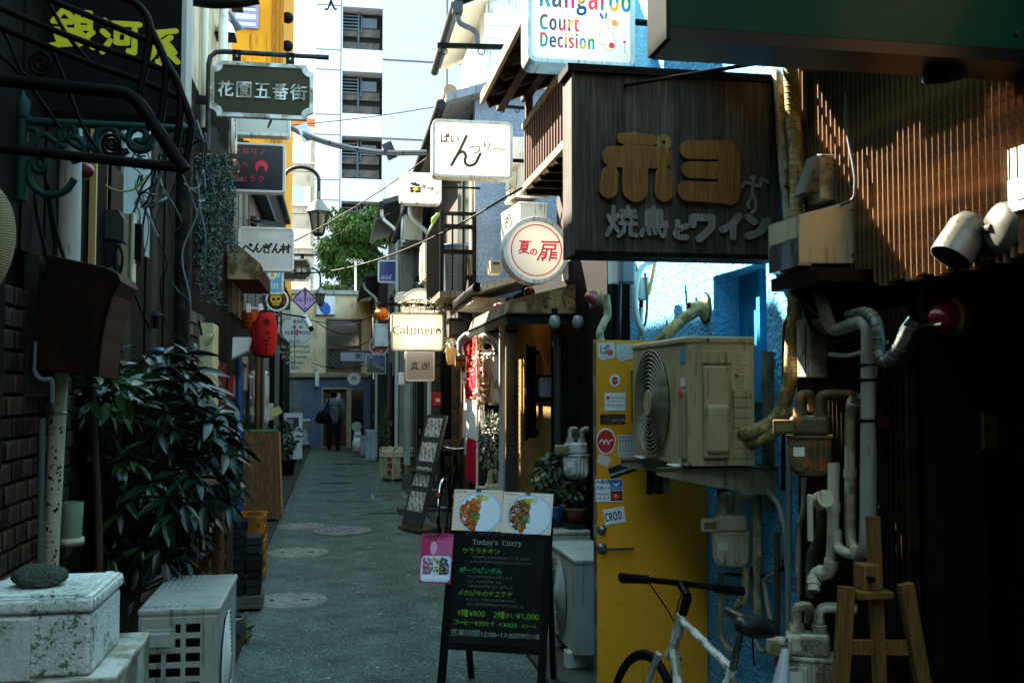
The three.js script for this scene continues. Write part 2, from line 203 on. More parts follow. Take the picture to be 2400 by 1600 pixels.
function ink(c,text,x,y,size,lw,o={}){
c.lineCap='round';c.lineJoin='round';c.lineWidth=lw;let cx=x,cy=y;const sx=size*(o.squash??1)/100,sy=size/100;
for(const ch of text){
if(GL[ch])for(const st of glyph(ch)){c.beginPath();if(st.ring)c.arc(cx+st.ring[0]*sx,cy+st.ring[1]*sy,st.ring[2]*sy,0,7);else curvePts(st).forEach(([u,v],i)=>c[i?'lineTo':'moveTo'](cx+u*sx+(o.slant??0)*(100-v)*sx,cy+v*sy));c.stroke();}
else if(ch!==' '){c.save();c.font=`${o.weight ?? ''} ${size * 0.95}px sans-serif`;c.textBaseline='alphabetic';c.fillText(ch,cx+size*0.15,cy+size*0.86);c.restore();}
const step=(GL[ch]?size*(o.squash??1):size*0.62)*(1+(o.gap??0.06));if(o.vertical)cy+=size*(1+(o.gap??0.06));else cx+=step;
}
return cx;
}
function strokes3D(ch,size,width,depth){
const gs=[],k=size/100;let q_=0;const dz=()=>depth+(q_++% 23)*0.00013;
for(const st of glyph(ch)){
if(st.ring){gs.push(new THREE.TorusGeometry(st.ring[2]*k,width/2,6,14).scale(1,1,depth/width).translate(st.ring[0]*k,(100-st.ring[1])*k,depth/2));continue;}
const p=curvePts(st).map(([x,y])=>[x*k,(100-y)*k]);
p.forEach((q,i)=>{gs.push(new THREE.CylinderGeometry(width/2,width/2,dz(),10).rotateX(Math.PI/2).translate(q[0],q[1],depth/2));if(i){const a=p[i-1],L=Math.hypot(q[0]-a[0],q[1]-a[1]);gs.push(new THREE.BoxGeometry(L,width,dz()).rotateZ(Math.atan2(q[1]-a[1],q[0]-a[0])).translate((q[0]+a[0])/2,(q[1]+a[1])/2,depth/2));}});
}
return join(gs);
}
function canvasTex(w,h,draw){const cv=document.createElement('canvas');cv.width=w;cv.height=h;const c=cv.getContext('2d');draw(c,w,h);const t=new THREE.CanvasTexture(cv);t.colorSpace=THREE.SRGBColorSpace;t.anisotropy=4;return t;}
function wear(c,w,h,n=60,a=0.25,col='70,55,30'){for(let i=0;i<n;i++){const e=rnd()<0.7,x=rnd()*w,y=e?h-rnd()*rnd()*h*0.08:rnd()*h,s=rnd(0.5,2.2);c.fillStyle=`rgba(${col},${a * rnd()})`;c.fillRect(x,y,s,e?rnd(1,4):s);}}
// ---------------------------------------------------------------- hanging box signs: housing with a rounded rim and two printed acrylic faces
function faceGeo(w,h,r,round){const g=new THREE.ShapeGeometry(round?new THREE.Shape().absarc(0,0,w/2,0,Math.PI*2):rrect(w,h,r),16),p=g.attributes.position,uv=g.attributes.uv;for(let i=0;i<p.count;i++)uv.setXY(i,p.getX(i)/w+0.5,p.getY(i)/h+0.5);return g;}
function boxSign(name,label,px0,py0,px1,py1,Z,o,draw){
const a=W(px0,(py0+py1)/2,Z),b=W(px1,(py0+py1)/2,Z),mx=(px0+px1)/2,w=b.x-a.x,top=W(mx,py0,Z).y,h=o.round?w:top-W(mx,py1,Z).y,y=o.round?(top+W(mx,py1,Z).y)/2:top-h/2;
const t=thing(name,label,o.category??'sign',o.group,[(a.x+b.x)/2,y-h/2,-Z]),d=o.depth??0.14,rim=o.rim??0.018,r=o.r??0.05,fm=o.frame??P.white;
const ring=o.round?new THREE.Shape().absarc(0,0,w/2,0,Math.PI*2):rrect(w,h,r);ring.holes.push(o.round?new THREE.Path().absarc(0,0,w/2-rim,0,Math.PI*2,true):rrect(w-2*rim,h-2*rim,Math.max(r-rim,0.004),THREE.Path));
part(t,'frame',ext(ring,d,0.004).translate(0,h/2,-d),fm);
const ppm=o.ppm??420,tex=canvasTex(Math.round(w*ppm),Math.round(h*ppm),draw);
const fmat=new THREE.MeshPhysicalMaterial({map:tex,color:o.tint??'#f4f2ea',roughness:o.rough??0.35,transmission:o.glow??0.35,thickness:0,side:THREE.DoubleSide,clearcoat:o.gloss??0.3,clearcoatRoughness:0.15});
if(!(o.glow??0.35))fmat.transmission=0;else fmat.roughness=1;
const fg=faceGeo(w-2*rim+0.006,h-2*rim+0.006,Math.max(r-rim,0.004),o.round);
part(t,'front_face',fg.clone().translate(0,h/2,-0.006),fmat,{keep:true});
const bm=new THREE.MeshPhysicalMaterial({color:o.back??'#f0eee6',roughness:1,transmission:fmat.transmission,thickness:0,side:THREE.DoubleSide});
part(t,'back_face',fg.clone().rotateY(Math.PI).translate(0,h/2,-d+0.006),bm,{keep:true});
if(o.turn)t.rotation.y=o.turn;
t.userData.size=undefined;delete t.userData.size;
return Object.assign(t,{sw:w,sh:h,sd:d});
}
// ================================================================= the setting: ground, alley road, drains
struct('ground',bb(-150,150,-0.3,-0.03,-200,40),M('#565752',{tex:'concrete',rough:0.95,scale:0.6}));
const asphaltM=M('#a9b7af',{tex:'asphalt',bump:'asphaltB',bs:0.012,scale:0.8,rough:0.82,specularIntensity:0.6});
{
const g=new THREE.PlaneGeometry(2.7,33,30,260).rotateX(-Math.PI/2),p=g.attributes.position;
for(let i=0;i<p.count;i++){const x=p.getX(i),z=p.getZ(i);p.setY(i,0.012*(fbm((x+5)/14,(z+40)/14 % 1,14,40,5,3)-0.5)-0.02*(1-Math.min(1,Math.abs(x)/1.2))+0.012);p.setXYZ(i,x+0.22,p.getY(i),z-14);}
g.computeVertexNormals();struct('alley_road',g,asphaltM);
}
struct('pavement',bb(-1.25,-0.72,-0.03,0.03,-30,-0.5),M('#4b4b45',{tex:'concrete',bump:'stucco',rough:0.9,scale:1.4}));
struct('pavement',bb(1.22,1.95,-0.03,0.035,-30,-0.5),M('#55544c',{tex:'concrete',bump:'stucco',rough:0.9,scale:1.4}));
reseed(31);
for(let i=0;i<9;i++){const x=rnd(-0.2,0.9),z=-12.5-i*1.55,w=rnd(0.5,1.3),d=rnd(0.1,0.3),s=new THREE.Shape();for(let k=0;k<12;k++){const a=k/12*6.283,q=rnd(0.7,1.1);s[k?'lineTo':'moveTo'](Math.cos(a)*w/2*q,Math.sin(a)*d/2*q);}struct('road_patch',ext(s,0.006).rotateX(-Math.PI/2).translate(x,0.004,z),M(['#b4bcb6','#8c9692','#c4cac5'][i % 3],{tex:'asphalt',bump:'asphaltB',scale:1.3,rough:0.85}));}
function manhole(label,px,py,dia,ornate){
const c=WY(px,py,0.01),t=thing('manhole_cover',label,'manhole cover',null,[c.x,0.0,c.z]),m=M(ornate?'#8a9296':'#a3a498',{tex:'concrete',rough:0.75,scale:4});
part(t,'frame_ring',lathe([[dia/2+0.07,0],[dia/2+0.065,0.018],[dia/2+0.008,0.02],[dia/2+0.006,0.004]],40),M('#a09f92',{tex:'concrete',rough:0.9,scale:3}));
part(t,'cover',lathe([[0,0.019],[dia/2-0.03,0.019],[dia/2-0.028,0.023],[dia/2-0.01,0.023],[dia/2,0.012],[dia/2,0]],40),m);
if(ornate){const gs=[];for(let k=0;k<14;k++){const a=k/14*6.283;for(let j=0;j<3;j++)gs.push(box(0.05+0.03*(k % 2),0.006,0.035,0,0.022,-(0.09+j*0.075)).rotateY(a+j*0.2));}part(t,'raised_pattern',gs,M('#8b9396',{rough:0.5,metal:0.5,tex:'grime',scale:6}));}
else{part(t,'lifting_slot',[box(0.06,0.004,0.02,dia*0.28,0.0215,0.04),box(0.03,0.004,0.03,-dia*0.3,0.0215,0.03)],P.void);}
}
manhole('round concrete manhole cover nearest in the alley, beside the stacked grey bricks',678,1407,0.46);
manhole('round concrete manhole cover level with the green weeds by the left edge',697,1295,0.5);
manhole('round concrete manhole cover farthest along the left edge of the alley',703,1233,0.46);
manhole('cast iron manhole cover with raised flower pattern in mid alley',802,1243,0.56,true);
{const c=WY(910,1165,0.01),t=thing('drain_grate','flat steel drain grate set in the road near the sake barrel','drain',null,[c.x,0,c.z]);part(t,'frame',[box(0.5,0.02,0.03,0,0.01,0.33),box(0.5,0.02,0.03,0,0.01,-0.33),box(0.03,0.02,0.63,0.25,0.01,0),box(0.03,0.02,0.63,-0.25,0.01,0)],P.galv);for(let i=0;i<9;i++)part(t,'slat',box(0.018,0.018,0.62,-0.2+i*0.05,0.01,0),M('#3e4648',{rough:0.5,metal:0.4}));}
// ================================================================= building helpers
const FX=1.9;
const LX=-1.2;
function building(label,cat='building',name='shop_building'){return thing(name,label,cat);}
function wallX(X,th,z0,z1,y0,y1,holes=[]){
const s=shapeOf([[z0,y0],[z1,y0],[z1,y1],[z0,y1]]);for(const[a,b,c,d]of holes){const h=new THREE.Path();h.moveTo(a,c);h.lineTo(a,d);h.lineTo(b,d);h.lineTo(b,c);s.holes.push(h);}
return ext(s,Math.abs(th)).rotateY(-Math.PI/2).translate(th>0?X+th:X,0,0);
}
function wallZ(Z,th,x0,x1,y0,y1,holes=[]){
const s=shapeOf([[x0,y0],[x1,y0],[x1,y1],[x0,y1]]);for(const[a,b,c,d]of holes){const h=new THREE.Path();h.moveTo(a,c);h.lineTo(a,d);h.lineTo(b,d);h.lineTo(b,c);s.holes.push(h);}
return ext(s,th).translate(0,0,Z-th);
}
// ================================================================= right row, nearest: brown corrugated shop
const corrM=M('#74522e',{rough:0.5,tex:'grime',scale:3});
function corrugated(z0,z1,y0,y1,X,pitch=0.033,amp=0.02){
const n=Math.round((z1-z0)/pitch)*8,g=new THREE.PlaneGeometry(1,1,n,1),p=g.attributes.position;
for(let i=0;i<p.count;i++){const z=z0+(p.getX(i)+0.5)*(z1-z0),top=p.getY(i)>0;p.setXYZ(i,X-amp*(1+Math.cos((z-z0)/pitch*2*Math.PI)),top?y1:y0+0.01*Math.sin(z*40),z);}
g.computeVertexNormals();return g;
}
{
const t=building('dark brown shop clad in narrow vertical corrugated sheet on the right');
part(t,'wall',[bb(FX+0.04,4.2,2.1,5,-3.9,-0.6),bb(FX+0.29,4.2,0,2.1,-3.06,-0.6),bb(FX+0.05,4.2,0,2.1,-3.9,-3.061)],M('#1a1511',{rough:0.9,tex:'grime'}));
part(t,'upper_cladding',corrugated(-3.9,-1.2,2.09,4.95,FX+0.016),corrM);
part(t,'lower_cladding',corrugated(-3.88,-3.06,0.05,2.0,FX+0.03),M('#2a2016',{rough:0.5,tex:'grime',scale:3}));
const D=FX+0.24,dk={specularIntensity:0.25};
const d=part(t,'door',bb(D,D+0.04,0.04,2.05,-3.0,-2.2),M('#17100b',{rough:0.3,tex:'wood',scale:[4,0.6],...dk}));
for(const y of[1.58,0.62])part(d,'hinge',[bar([D-0.012,y-0.06,-3.01],[D-0.012,y+0.06,-3.01],0.009),bb(D-0.008,D,y-0.055,y+0.055,-3.0,-2.95)],M('#5d5131',{metal:0.8,rough:0.35}));
part(t,'door_jamb',[bb(FX+0.031,D+0.04,0,2.1,-3.06,-3.02)],M('#0d0a08',{rough:0.6}));part(t,'door_side_panel',bb(D,D+0.04,0,2.08,-2.19,-1.0),M('#0f0b08',{rough:0.6}));
part(t,'roof',bb(FX-0.1,4.3,5,5.12,-3.9,-0.5),P.roof);
const n=thing('notice_board','small white notice fixed at the right end of the corrugated wall','notice');part(n,'board',bb(FX-0.02,FX-0.005,2.22,2.4,-2.52,-2.3),P.white);part(n,'grey_panel',bb(FX-0.026,FX-0.0205,2.22,2.31,-2.515,-2.305),M('#9a9a98'));part(n,'dot',box(0.003,0.03,0.03,FX-0.0275,2.265,-2.46),P.white);
}
// ================================================================= right row: blue rendered house with a deep window
const blueM=M('#68b8e4',{rough:0.9,tex:'stuccoC',bump:'stucco',bs:0.008,scale:2});
const wz0=-WX(1672,640,FX).z,wz1=-WX(1796,615,FX).z,wyT=WX(1792,612,FX).y;
{
const t=building('bright blue house with rough rendered wall and deep window recess');
part(t,'wall',wallX(FX,0.25,-6.3,-3.9,0,6.4,[[-wz0,-wz1,1.72,wyT]]),blueM);
part(t,'side_wall',[bb(FX+0.25,5,0,6.4,-6.3,-6.1),bb(FX+0.25,5,0,6.4,-4.1,-3.905)],blueM);
const w=part(t,'window',bb(FX+0.14,FX+0.18,1.72,wyT,-wz0,-wz1),M('#1d7fae',{rough:0.6,tex:'streak',scale:1.5}));
part(w,'frame',[bb(FX+0.1,FX+0.139,1.72,wyT,-(wz0+wz1)/2-0.02,-(wz0+wz1)/2+0.02)],M('#1a719d',{rough:0.6}));
part(t,'sill',bb(FX-0.03,FX+0.12,1.66,1.72,-wz0-0.03,-wz1+0.03),M('#3596c4',{rough:0.8}));
part(t,'roof',bb(FX-0.15,5.1,6.4,6.5,-6.3,-3.9),P.roof);
}
// ================================================================= right row: dark timber bar with awning, balcony and raftered roof
{
const t=building('dark timber two storey bar with wooden balcony above a brown awning');
const BX=1.75;part(t,'wall',[bb(BX,5,0,2.7,-9.4,-6.32)],P.darkWood);
part(t,'upper_wall',[bb(FX,5,2.7,4.9,-8.5,-6.32)],M('#6b5a45',{rough:0.8,tex:'oldwood'}));
part(t,'stucco_panel',bb(BX-0.05,BX-0.001,0.62,2.45,-9.38,-7.85),M('#8e6c34',{rough:0.9,tex:'stuccoC',bump:'stucco',bs:0.014,scale:2.4}));
part(t,'plinth',bb(BX-0.08,BX-0.001,0,0.615,-9.38,-7.2),M('#45433e',{tex:'concrete',bump:'stucco',scale:2,rough:0.9}));
part(t,'pillar',bb(1.6,BX-0.001,0,2.6,-9.6,-9.405),M('#67665e',{tex:'concrete',bump:'stucco',rough:0.85,scale:1.5}));
const d=part(t,'door',bb(BX-0.06,BX-0.001,0.1,2.1,-7.75,-7.1),P.black);
for(let i=0;i<5;i++)part(d,'lattice_bar',bb(BX-0.075,BX-0.0605,0.15,2.05,-7.72+i*0.14,-7.695+i*0.14),P.darkWood);
for(let i=0;i<6;i++)part(d,'lattice_bar',bb(BX-0.07,BX-0.0605,0.3+i*0.3,0.325+i*0.3,-7.73,-7.12),P.darkWood);
const e0=V(1.25,4.24,-8.5),e1=V(1.25,4.24,-6.32),up=V(2.3,0.95,0);
part(t,'roof',slabTo([e0,e1,e1.clone().add(up),e0.clone().add(up)],V(-0.02,0.05,0)),M('#5b4431',{rough:0.8,tex:'oldwood',scale:2}));
part(t,'fascia',beam(e0.clone().add(V(-0.02,0.01,0)),e1.clone().add(V(-0.02,0.01,0)),0.03,0.09),M('#b79a72',{tex:'wood',scale:2}));
for(let i=0;i<6;i++){const z=-8.4+i*0.38;part(t,'rafter',beam(V(1.27,4.19,z),V(2.3,4.62,z),0.06,0.08),M('#3d2a1c',{rough:0.8,tex:'oldwood'}));}
for(let i=0;i<3;i++)part(t,'purlin',beam(V(1.4+i*0.22,4.20+i*0.09,-8.55),V(1.4+i*0.22,4.20+i*0.09,-6.4),0.07,0.07),M('#4a3322',{rough:0.8,tex:'oldwood'}));
part(t,'post',[beam(V(1.62,3.95,-8.35),V(1.62,4.3,-8.35),0.06,0.06,V(1,0,0))],P.brownWood);
part(t,'beam_end',[beam(V(1.3,4.55,-6.6),V(1.9,4.55,-6.6),0.1,0.12)],M('#2e2019',{rough:0.8,tex:'oldwood'}));
const bx=1.6,z0=-8.4,z1=-6.5,y0=WX(1234,436,bx).y,y1=WX(1234,291,bx).y;
part(t,'balcony_floor',[bb(bx+0.02,FX-0.001,y0-0.01,y0+0.03,z0,z1)],P.darkWood);
for(let i=0;i<7;i++)part(t,'floor_joist',bb(bx,FX-0.002,y0-0.07,y0-0.012,z0+i*0.3,z0+i*0.3+0.05),P.darkWood);
part(t,'balcony_rail',bb(bx-0.03,bx+0.03,y1-0.03,y1+0.02,z0-0.02,z1),M('#d8b78c',{rough:0.6,tex:'wood',scale:1.5}));
part(t,'balcony_sill',bb(bx-0.02,bx+0.03,y0-0.03,y0+0.03,z0-0.02,z1),M('#cfae84',{rough:0.6,tex:'wood',scale:1.5}));
for(let i=0;i<19;i++)part(t,'baluster',bb(bx-0.012,bx+0.012,y0+0.03,y1-0.03,z0+i*0.1-0.006,z0+i*0.1+0.034),M('#6a3f27',{rough:0.6,tex:'wood',scale:2}));
part(t,'balcony_end',[bb(bx+0.03,FX-0.001,y1-0.03,y1+0.015,z0-0.01,z0+0.03),bb(bx+0.031,FX-0.002,y0-0.01,y0+0.031,z0-0.012,z0+0.031)],P.brownWood);
}
// ================================================================= right row: low shop with the red banner
{
const t=building('low single storey shop with timber door between the grey pillar and the iron balcony');
part(t,'wall',[bb(1.92,5,0,2.75,-10.85,-9.61)],M('#57503f',{tex:'streak',rough:0.8,scale:1.2}));
part(t,'roof',slabTo([V(1.3,2.62,-10.85),V(1.3,2.62,-9.0),V(3.2,3.15,-9.0),V(3.2,3.15,-10.85)],V(0,0.06,0)),M('#a9a69a',{tex:'streak',rough:0.6,scale:1.5}));
part(t,'gutter',pipe([V(1.27,2.66,-9.05),V(1.27,2.64,-10.75),V(1.45,2.45,-10.8),V(1.9,2.35,-10.8)],0.045),M('#2b2b2a',{rough:0.5,tex:'grime'}));
part(t,'eave_board',bb(1.28,1.92,2.56,2.6,-10.84,-9.41),M('#d9d2c0',{tex:'streak'}));
}
// ================================================================= right row: grey blue house with black iron balcony
const bzN=10.9;
{
const t=building('two storey grey blue rendered house carrying the black iron balcony');
part(t,'side_wall',slabTo([V(1.5,2.2,-bzN),V(3.4,2.2,-bzN),V(3.4,5.55,-bzN),V(1.5,4.95,-bzN)],V(0,0,-0.15)),M('#93a3b8',{rough:0.9,tex:'stuccoC',bump:'stucco',bs:0.012,scale:2}));
part(t,'wall',[bb(1.52,5,2.3,4.9,-15,-bzN-0.16),bb(1.63,5,0,2.3,-15,-bzN)],M('#5e564b',{rough:0.85,tex:'oldwood'}));
part(t,'roof',slabTo([V(1.15,4.85,-15),V(1.15,4.85,-bzN+0.25),V(3.5,5.6,-bzN+0.25),V(3.5,5.6,-15)],V(0,0.09,0)),M('#7f8790',{rough:0.7,tex:'streak',scale:2}));
part(t,'ridge_tile',[bar(V(1.2,4.98,-bzN+0.2),V(1.2,4.98,-12.6),0.075,0.075,14)],M('#a98a68',{rough:0.6,tex:'streak',scale:2}));
part(t,'gutter',[bar(V(1.1,4.83,-bzN+0.2),V(1.1,4.83,-15),0.055)],M('#23282a',{rough:0.5}));
const d=part(t,'door',bb(1.58,1.63,0.12,2.0,-12.5,-11.75),M('#8a5a30',{rough:0.5,tex:'wood',scale:2}));
part(d,'door_glass',bb(1.57,1.579,0.9,1.75,-12.35,-11.95),M('#c9cfc6',{rough:0.1}));
part(t,'door_frame',[bb(1.56,1.63,0,2.12,-11.74,-11.66),bb(1.56,1.63,0,2.12,-12.6,-12.52),bb(1.561,1.63,2.02,2.12,-12.52,-11.74)],P.brownWood);
for(let i=0;i<3;i++)part(t,'post',bb(1.5,1.6,0,2.25,-13.1-i*0.75,-13.0-i*0.75),i?P.black:M('#a59f8d',{tex:'rust',rough:0.9,bump:'stucco',bs:0.02,scale:3}),i?{}:{label:'rough bark covered post, pale and flaking'});
const w=part(t,'window',bb(1.49,1.519,3.05,4.4,-12.4,-11.2),P.glass);part(w,'frame',[bb(1.47,1.489,3.05,4.4,-11.84,-11.78),bb(1.47,1.489,4.4,4.46,-12.45,-11.15)],M('#3a2e24'));part(t,'shutter_panel',bb(1.47,1.519,3.0,4.45,-11.14,-10.98),M('#d8b87a',{tex:'streak'}));
}
{
const t=thing('iron_balcony','black iron balcony with close vertical bars above the sake bar signs','balcony'),x0=1.13,x1=1.49,z0=-12.7,z1=-10.86,y0=2.78,y1=WX(1040,487,x0).y,m=P.blackMetal;
part(t,'floor',bb(x0-0.02,x1+0.1,y0-0.05,y0+0.02,z0,z1),M('#8c7f6d',{tex:'wood'}));
part(t,'top_rail',[bb(x0-0.02,x0+0.02,y1-0.04,y1,z0,z1),bb(x0+0.02,x1,y1-0.041,y1-0.001,z1-0.04,z1)],m);
part(t,'corner_post',[bb(x0-0.022,x0+0.022,y0+0.02,y1+0.02,z1-0.022,z1+0.022),bb(x1-0.02,x1+0.02,y0+0.02,y1+0.001,z1-0.021,z1+0.021)],m);
for(let i=0;i<16;i++)part(t,'bar',bar(V(x0,y0+0.02,z0+0.05+i*0.11),V(x0,y1-0.04,z0+0.05+i*0.11),0.011,0.011,6),m);
for(let i=1;i<3;i++)part(t,'bar',bar(V(x0+i*0.12,y0+0.02,z1-0.02),V(x0+i*0.12,y1-0.04,z1-0.02),0.011,0.011,6),m);
for(const y of[0.14,0.42])part(t,'cross_rail',bb(x0+0.02,x1-0.02,y1-y-0.05,y1-y,z1-0.045,z1-0.005),m);
for(let k=0;k<2;k++){const c=V(1.32,y0+0.02,-11.25-k*0.4),s=thing('storage_bin',k?'clear plastic storage tub behind the wire basket on the iron balcony':'tall wire basket with blue rim standing on the iron balcony','basket',null,c);part(s,'side',lathe([[0.13,0.3*k],[0.15,0.55]],18),M(k?'#cfd3d2':'#8f9aa2',{tex:'mesh',scale:4}));part(s,'rim',new THREE.TorusGeometry(0.15,0.014,6,22).rotateX(Math.PI/2).translate(0,0.55,0),M('#3f6fa6'));part(s,'base',lathe([[0,0],[0.13,0],[0.13,0.3]],18),M('#c77d45',{tex:'grime'}));}
}
// ================================================================= right row: tall white house with tiled eave
{
const t=building('tall white sided house with dark tiled eave and grey gutter','house','house');
const X=1.85,e0=WX(1030,160,1.5),e1=WX(1078,30,1.5),yE=(e0.y+e1.y)/2;
part(t,'wall',bb(X,5.5,4.2,yE+1.3,e0.z+0.25,e1.z-0.12),M('#e6e3da',{tex:'streak',rough:0.6,scale:1}));
for(let i=0;i<14;i++)part(t,'siding_board',bb(X-0.02,3.2,4.3+i*0.16,4.45+i*0.16,e1.z-0.119,e1.z-0.1),M('#e9e6df',{rough:0.6}));
part(t,'soffit',slabTo([V(1.5,yE,e0.z),V(1.5,yE,e1.z),V(2.0,yE+0.22,e1.z),V(2.0,yE+0.22,e0.z)],V(0,0.04,0)),M('#e8dfc6',{rough:0.7}));
part(t,'roof',slabTo([V(1.42,yE+0.06,e0.z),V(1.42,yE+0.06,e1.z+0.1),V(4.2,yE+1.3,e1.z+0.1),V(4.2,yE+1.3,e0.z)],V(0,0.1,0)),M('#3b4a49',{rough:0.5,tex:'grime',scale:3}));
part(t,'gutter',[bar(V(1.43,yE+0.01,e0.z-0.05),V(1.43,yE+0.01,e1.z+0.1),0.06),box(0.13,0.16,0.14,1.46,yE-0.02,e1.z+0.05,0.02)],M('#1f2829',{rough:0.35}));
part(t,'downpipe',pipe([V(1.47,yE-0.08,e1.z+0.05),V(1.47,yE-0.2,e1.z+0.05),V(1.72,yE-0.28,e1.z),V(1.72,4.5,e1.z)],0.035),M('#3b4244',{rough:0.4}));
}
// ================================================================= right row, far: three low houses with dark gutters
for(const[z0,z1,X,h,label,col]of[[15,19.2,1.45,4.6,'dark shop with tiled eave right of the pot kitchen sign','#4b453d'],[19.2,24,1.2,5.3,'grey walled bar with long dark gutter behind the purple sign','#8a8880'],[24,29.9,1.0,4.4,'dark bar with ivy at the far right end of the alley','#3b3832']]){
const t=building(label);
part(t,'wall',bb(X,5,0,h,-z1,-z0),M(col,{tex:'streak',rough:0.85}));
part(t,'roof',slabTo([V(X-0.35,h-0.02,-z1),V(X-0.35,h-0.02,-z0),V(4,h+0.95,-z0),V(4,h+0.95,-z1)],V(0,0.1,0)),M('#2f3536',{rough:0.5,tex:'grime',scale:3}));
part(t,'gutter',[bar(V(X-0.38,h-0.03,-z1),V(X-0.38,h-0.03,-z0+0.1),0.06)],M('#1d2324',{rough:0.4}));
part(t,'downpipe',pipe([V(X-0.36,h-0.08,-z0-0.2),V(X-0.36,h-0.25,-z0-0.2),V(X-0.05,h-0.5,-z0-0.2),V(X-0.05,0.1,-z0-0.2)],0.035),M('#b9beb8',{rough:0.5}));
for(let i=0;i<2;i++){const w=part(t,'window',bb(X-0.03,X-0.001,2.7,3.7,-z0-1.5-i*1.7,-z0-0.5-i*1.7),P.glass);part(w,'frame',[bb(X-0.06,X-0.031,2.66,2.7,-z0-1.52-i*1.7,-z0-0.48-i*1.7),bb(X-0.06,X-0.031,3.7,3.74,-z0-1.52-i*1.7,-z0-0.48-i*1.7)],M('#2b2622'));}
const d=part(t,'door',bb(X-0.04,X-0.001,0.05,2,-z0-2.6,-z0-1.8),M('#221a14',{tex:'wood'}));part(d,'handle',box(0.03,0.12,0.02,X-0.055,1,-z0-1.9),P.steel);
for(let i=0;i<6;i++)part(t,'board',bb(X-0.02,X-0.001,0.1,2.3,-z0-3-i*0.16,-z0-2.86-i*0.16),i % 3===1?M('#8c9490',{tex:'streak'}):P.darkWood);
}
// ================================================================= left row
{
const t=building('dark brick and timber bar with iron cage balcony on the left');
part(t,'wall',bb(-5.5,LX-0.03,0,5.15,-7.9,-0.4),M('#181512',{rough:0.9,tex:'concrete'}));
reseed(77);
const bg=new RoundedBoxGeometry(0.045,0.07,0.128,1,0.006),bms=['#4a3229','#3c2a22','#54392c','#33251f','#4c3c32'].map((c)=>M(c,{rough:0.85,tex:'grime',bump:'stucco',bs:0.004,scale:3}));metric(bg);
for(let r=0;r<25;r++)for(let k=0;k<9;k++){const z=-3.62-k*0.14-(r % 2)*0.07;piece(t,'brick',bg,bms[Math.floor(rnd(0,5))],LX-0.008+rnd(-0.004,0.004),0.1+r*0.082,z,0,rnd(-0.02,0.02),rnd(-0.01,0.01));}
for(let i=0;i<9;i++)part(t,'timber_board',bb(LX-0.03,LX+0.005+(i % 2)*0.006,2.25,4.4,-3.7-i*0.16,-3.555-i*0.16),P.darkWood);
part(t,'door_post',[bb(LX-0.02,LX+0.07,0,2.25,-3.68,-3.6)],M('#0f0d0c',{rough:0.5}));
for(let i=0;i<12;i++)part(t,'timber_board',bb(LX-0.03,LX+0.004+(i % 3)*0.005,0.2,5.3,-7.85+i*0.22,-7.85+i*0.22+0.205),i % 4?P.darkWood:M('#3a342c',{tex:'oldwood',rough:0.8}));
part(t,'plaster_panel',bb(LX-0.02,LX+0.012,2.3,4.6,-5.55,-5.2),M('#c9a86a',{tex:'streak',rough:0.8}));
part(t,'stone_panel',bb(LX-0.02,LX+0.02,2.55,4.8,-6.6,-5.8),M('#9aa3a2',{tex:'stuccoC',bump:'stucco',scale:2,rough:0.9}));
part(t,'grille_window',bb(LX-0.02,LX+0.03,1.9,2.9,-5.75,-5.45),M('#151a1d',{rough:0.4,tex:'mesh',scale:1.5}));
part(t,'plinth',bb(LX-0.02,LX+0.06,0,0.45,-7.9,-3.3),M('#3f3d38',{tex:'concrete',bump:'stucco',rough:0.9}));
part(t,'roof',bb(-5.6,LX+0.02,5.15,5.25,-7.9,-0.4),P.roof);
}
{
const t=building('ivory walled bar above the stacked air conditioner, behind the metal street sign');
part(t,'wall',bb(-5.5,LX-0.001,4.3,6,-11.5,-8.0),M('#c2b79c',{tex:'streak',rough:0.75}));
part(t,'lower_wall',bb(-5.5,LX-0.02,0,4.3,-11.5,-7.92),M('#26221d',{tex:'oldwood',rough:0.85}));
reseed(5);
const sg=new RoundedBoxGeometry(0.05,0.1,0.2,1,0.008);metric(sg);const sms=['#5c5346','#4b443a','#6b6253'].map((c)=>M(c,{rough:0.9,tex:'concrete',bump:'stucco',scale:3}));
for(let r=0;r<20;r++)for(let k=0;k<6;k++)piece(t,'stone',sg,sms[Math.floor(rnd(0,3))],LX-0.01+rnd(-0.006,0.006),0.2+r*0.112,-8.15-k*0.213-(r % 2)*0.1,0,rnd(-0.02,0.02),0);
const s=part(t,'shutter',bb(LX-0.02,LX+0.02,0.2,2.1,-10.4,-9.5),M('#8f8b74',{tex:'streak',rough:0.6}));
for(let i=0;i<18;i++)part(s,'slat',bb(LX+0.02,LX+0.032,0.25+i*0.1,0.32+i*0.1,-10.38,-9.52),M('#9d9980',{rough:0.6,tex:'streak'}));
part(t,'cabinet',bb(LX-0.02,LX+0.13,1.55,2.3,-9.45,-9.05,0.01),M('#b3a87c',{tex:'streak'}));
part(t,'door',bb(LX-0.02,LX+0.01,0.05,2,-11.3,-10.6),M('#6f1d17',{rough:0.5,tex:'wood'}));
part(t,'downpipe',[bar(V(LX+0.1,4.0,-9.75),V(LX+0.1,6,-9.75),0.045),bar(V(LX+0.1,4.05,-9.75),V(LX+0.1,4.15,-9.75),0.055)],M('#e5e2d8',{rough:0.4,tex:'streak'}));
part(t,'side_pipe',[bar(V(LX+0.04,4.0,-8.9),V(LX+0.04,6,-8.9),0.03)],M('#c9c3b2'));
part(t,'roof',bb(-5.6,LX+0.12,6,6.1,-11.5,-8.0),P.roof);
}
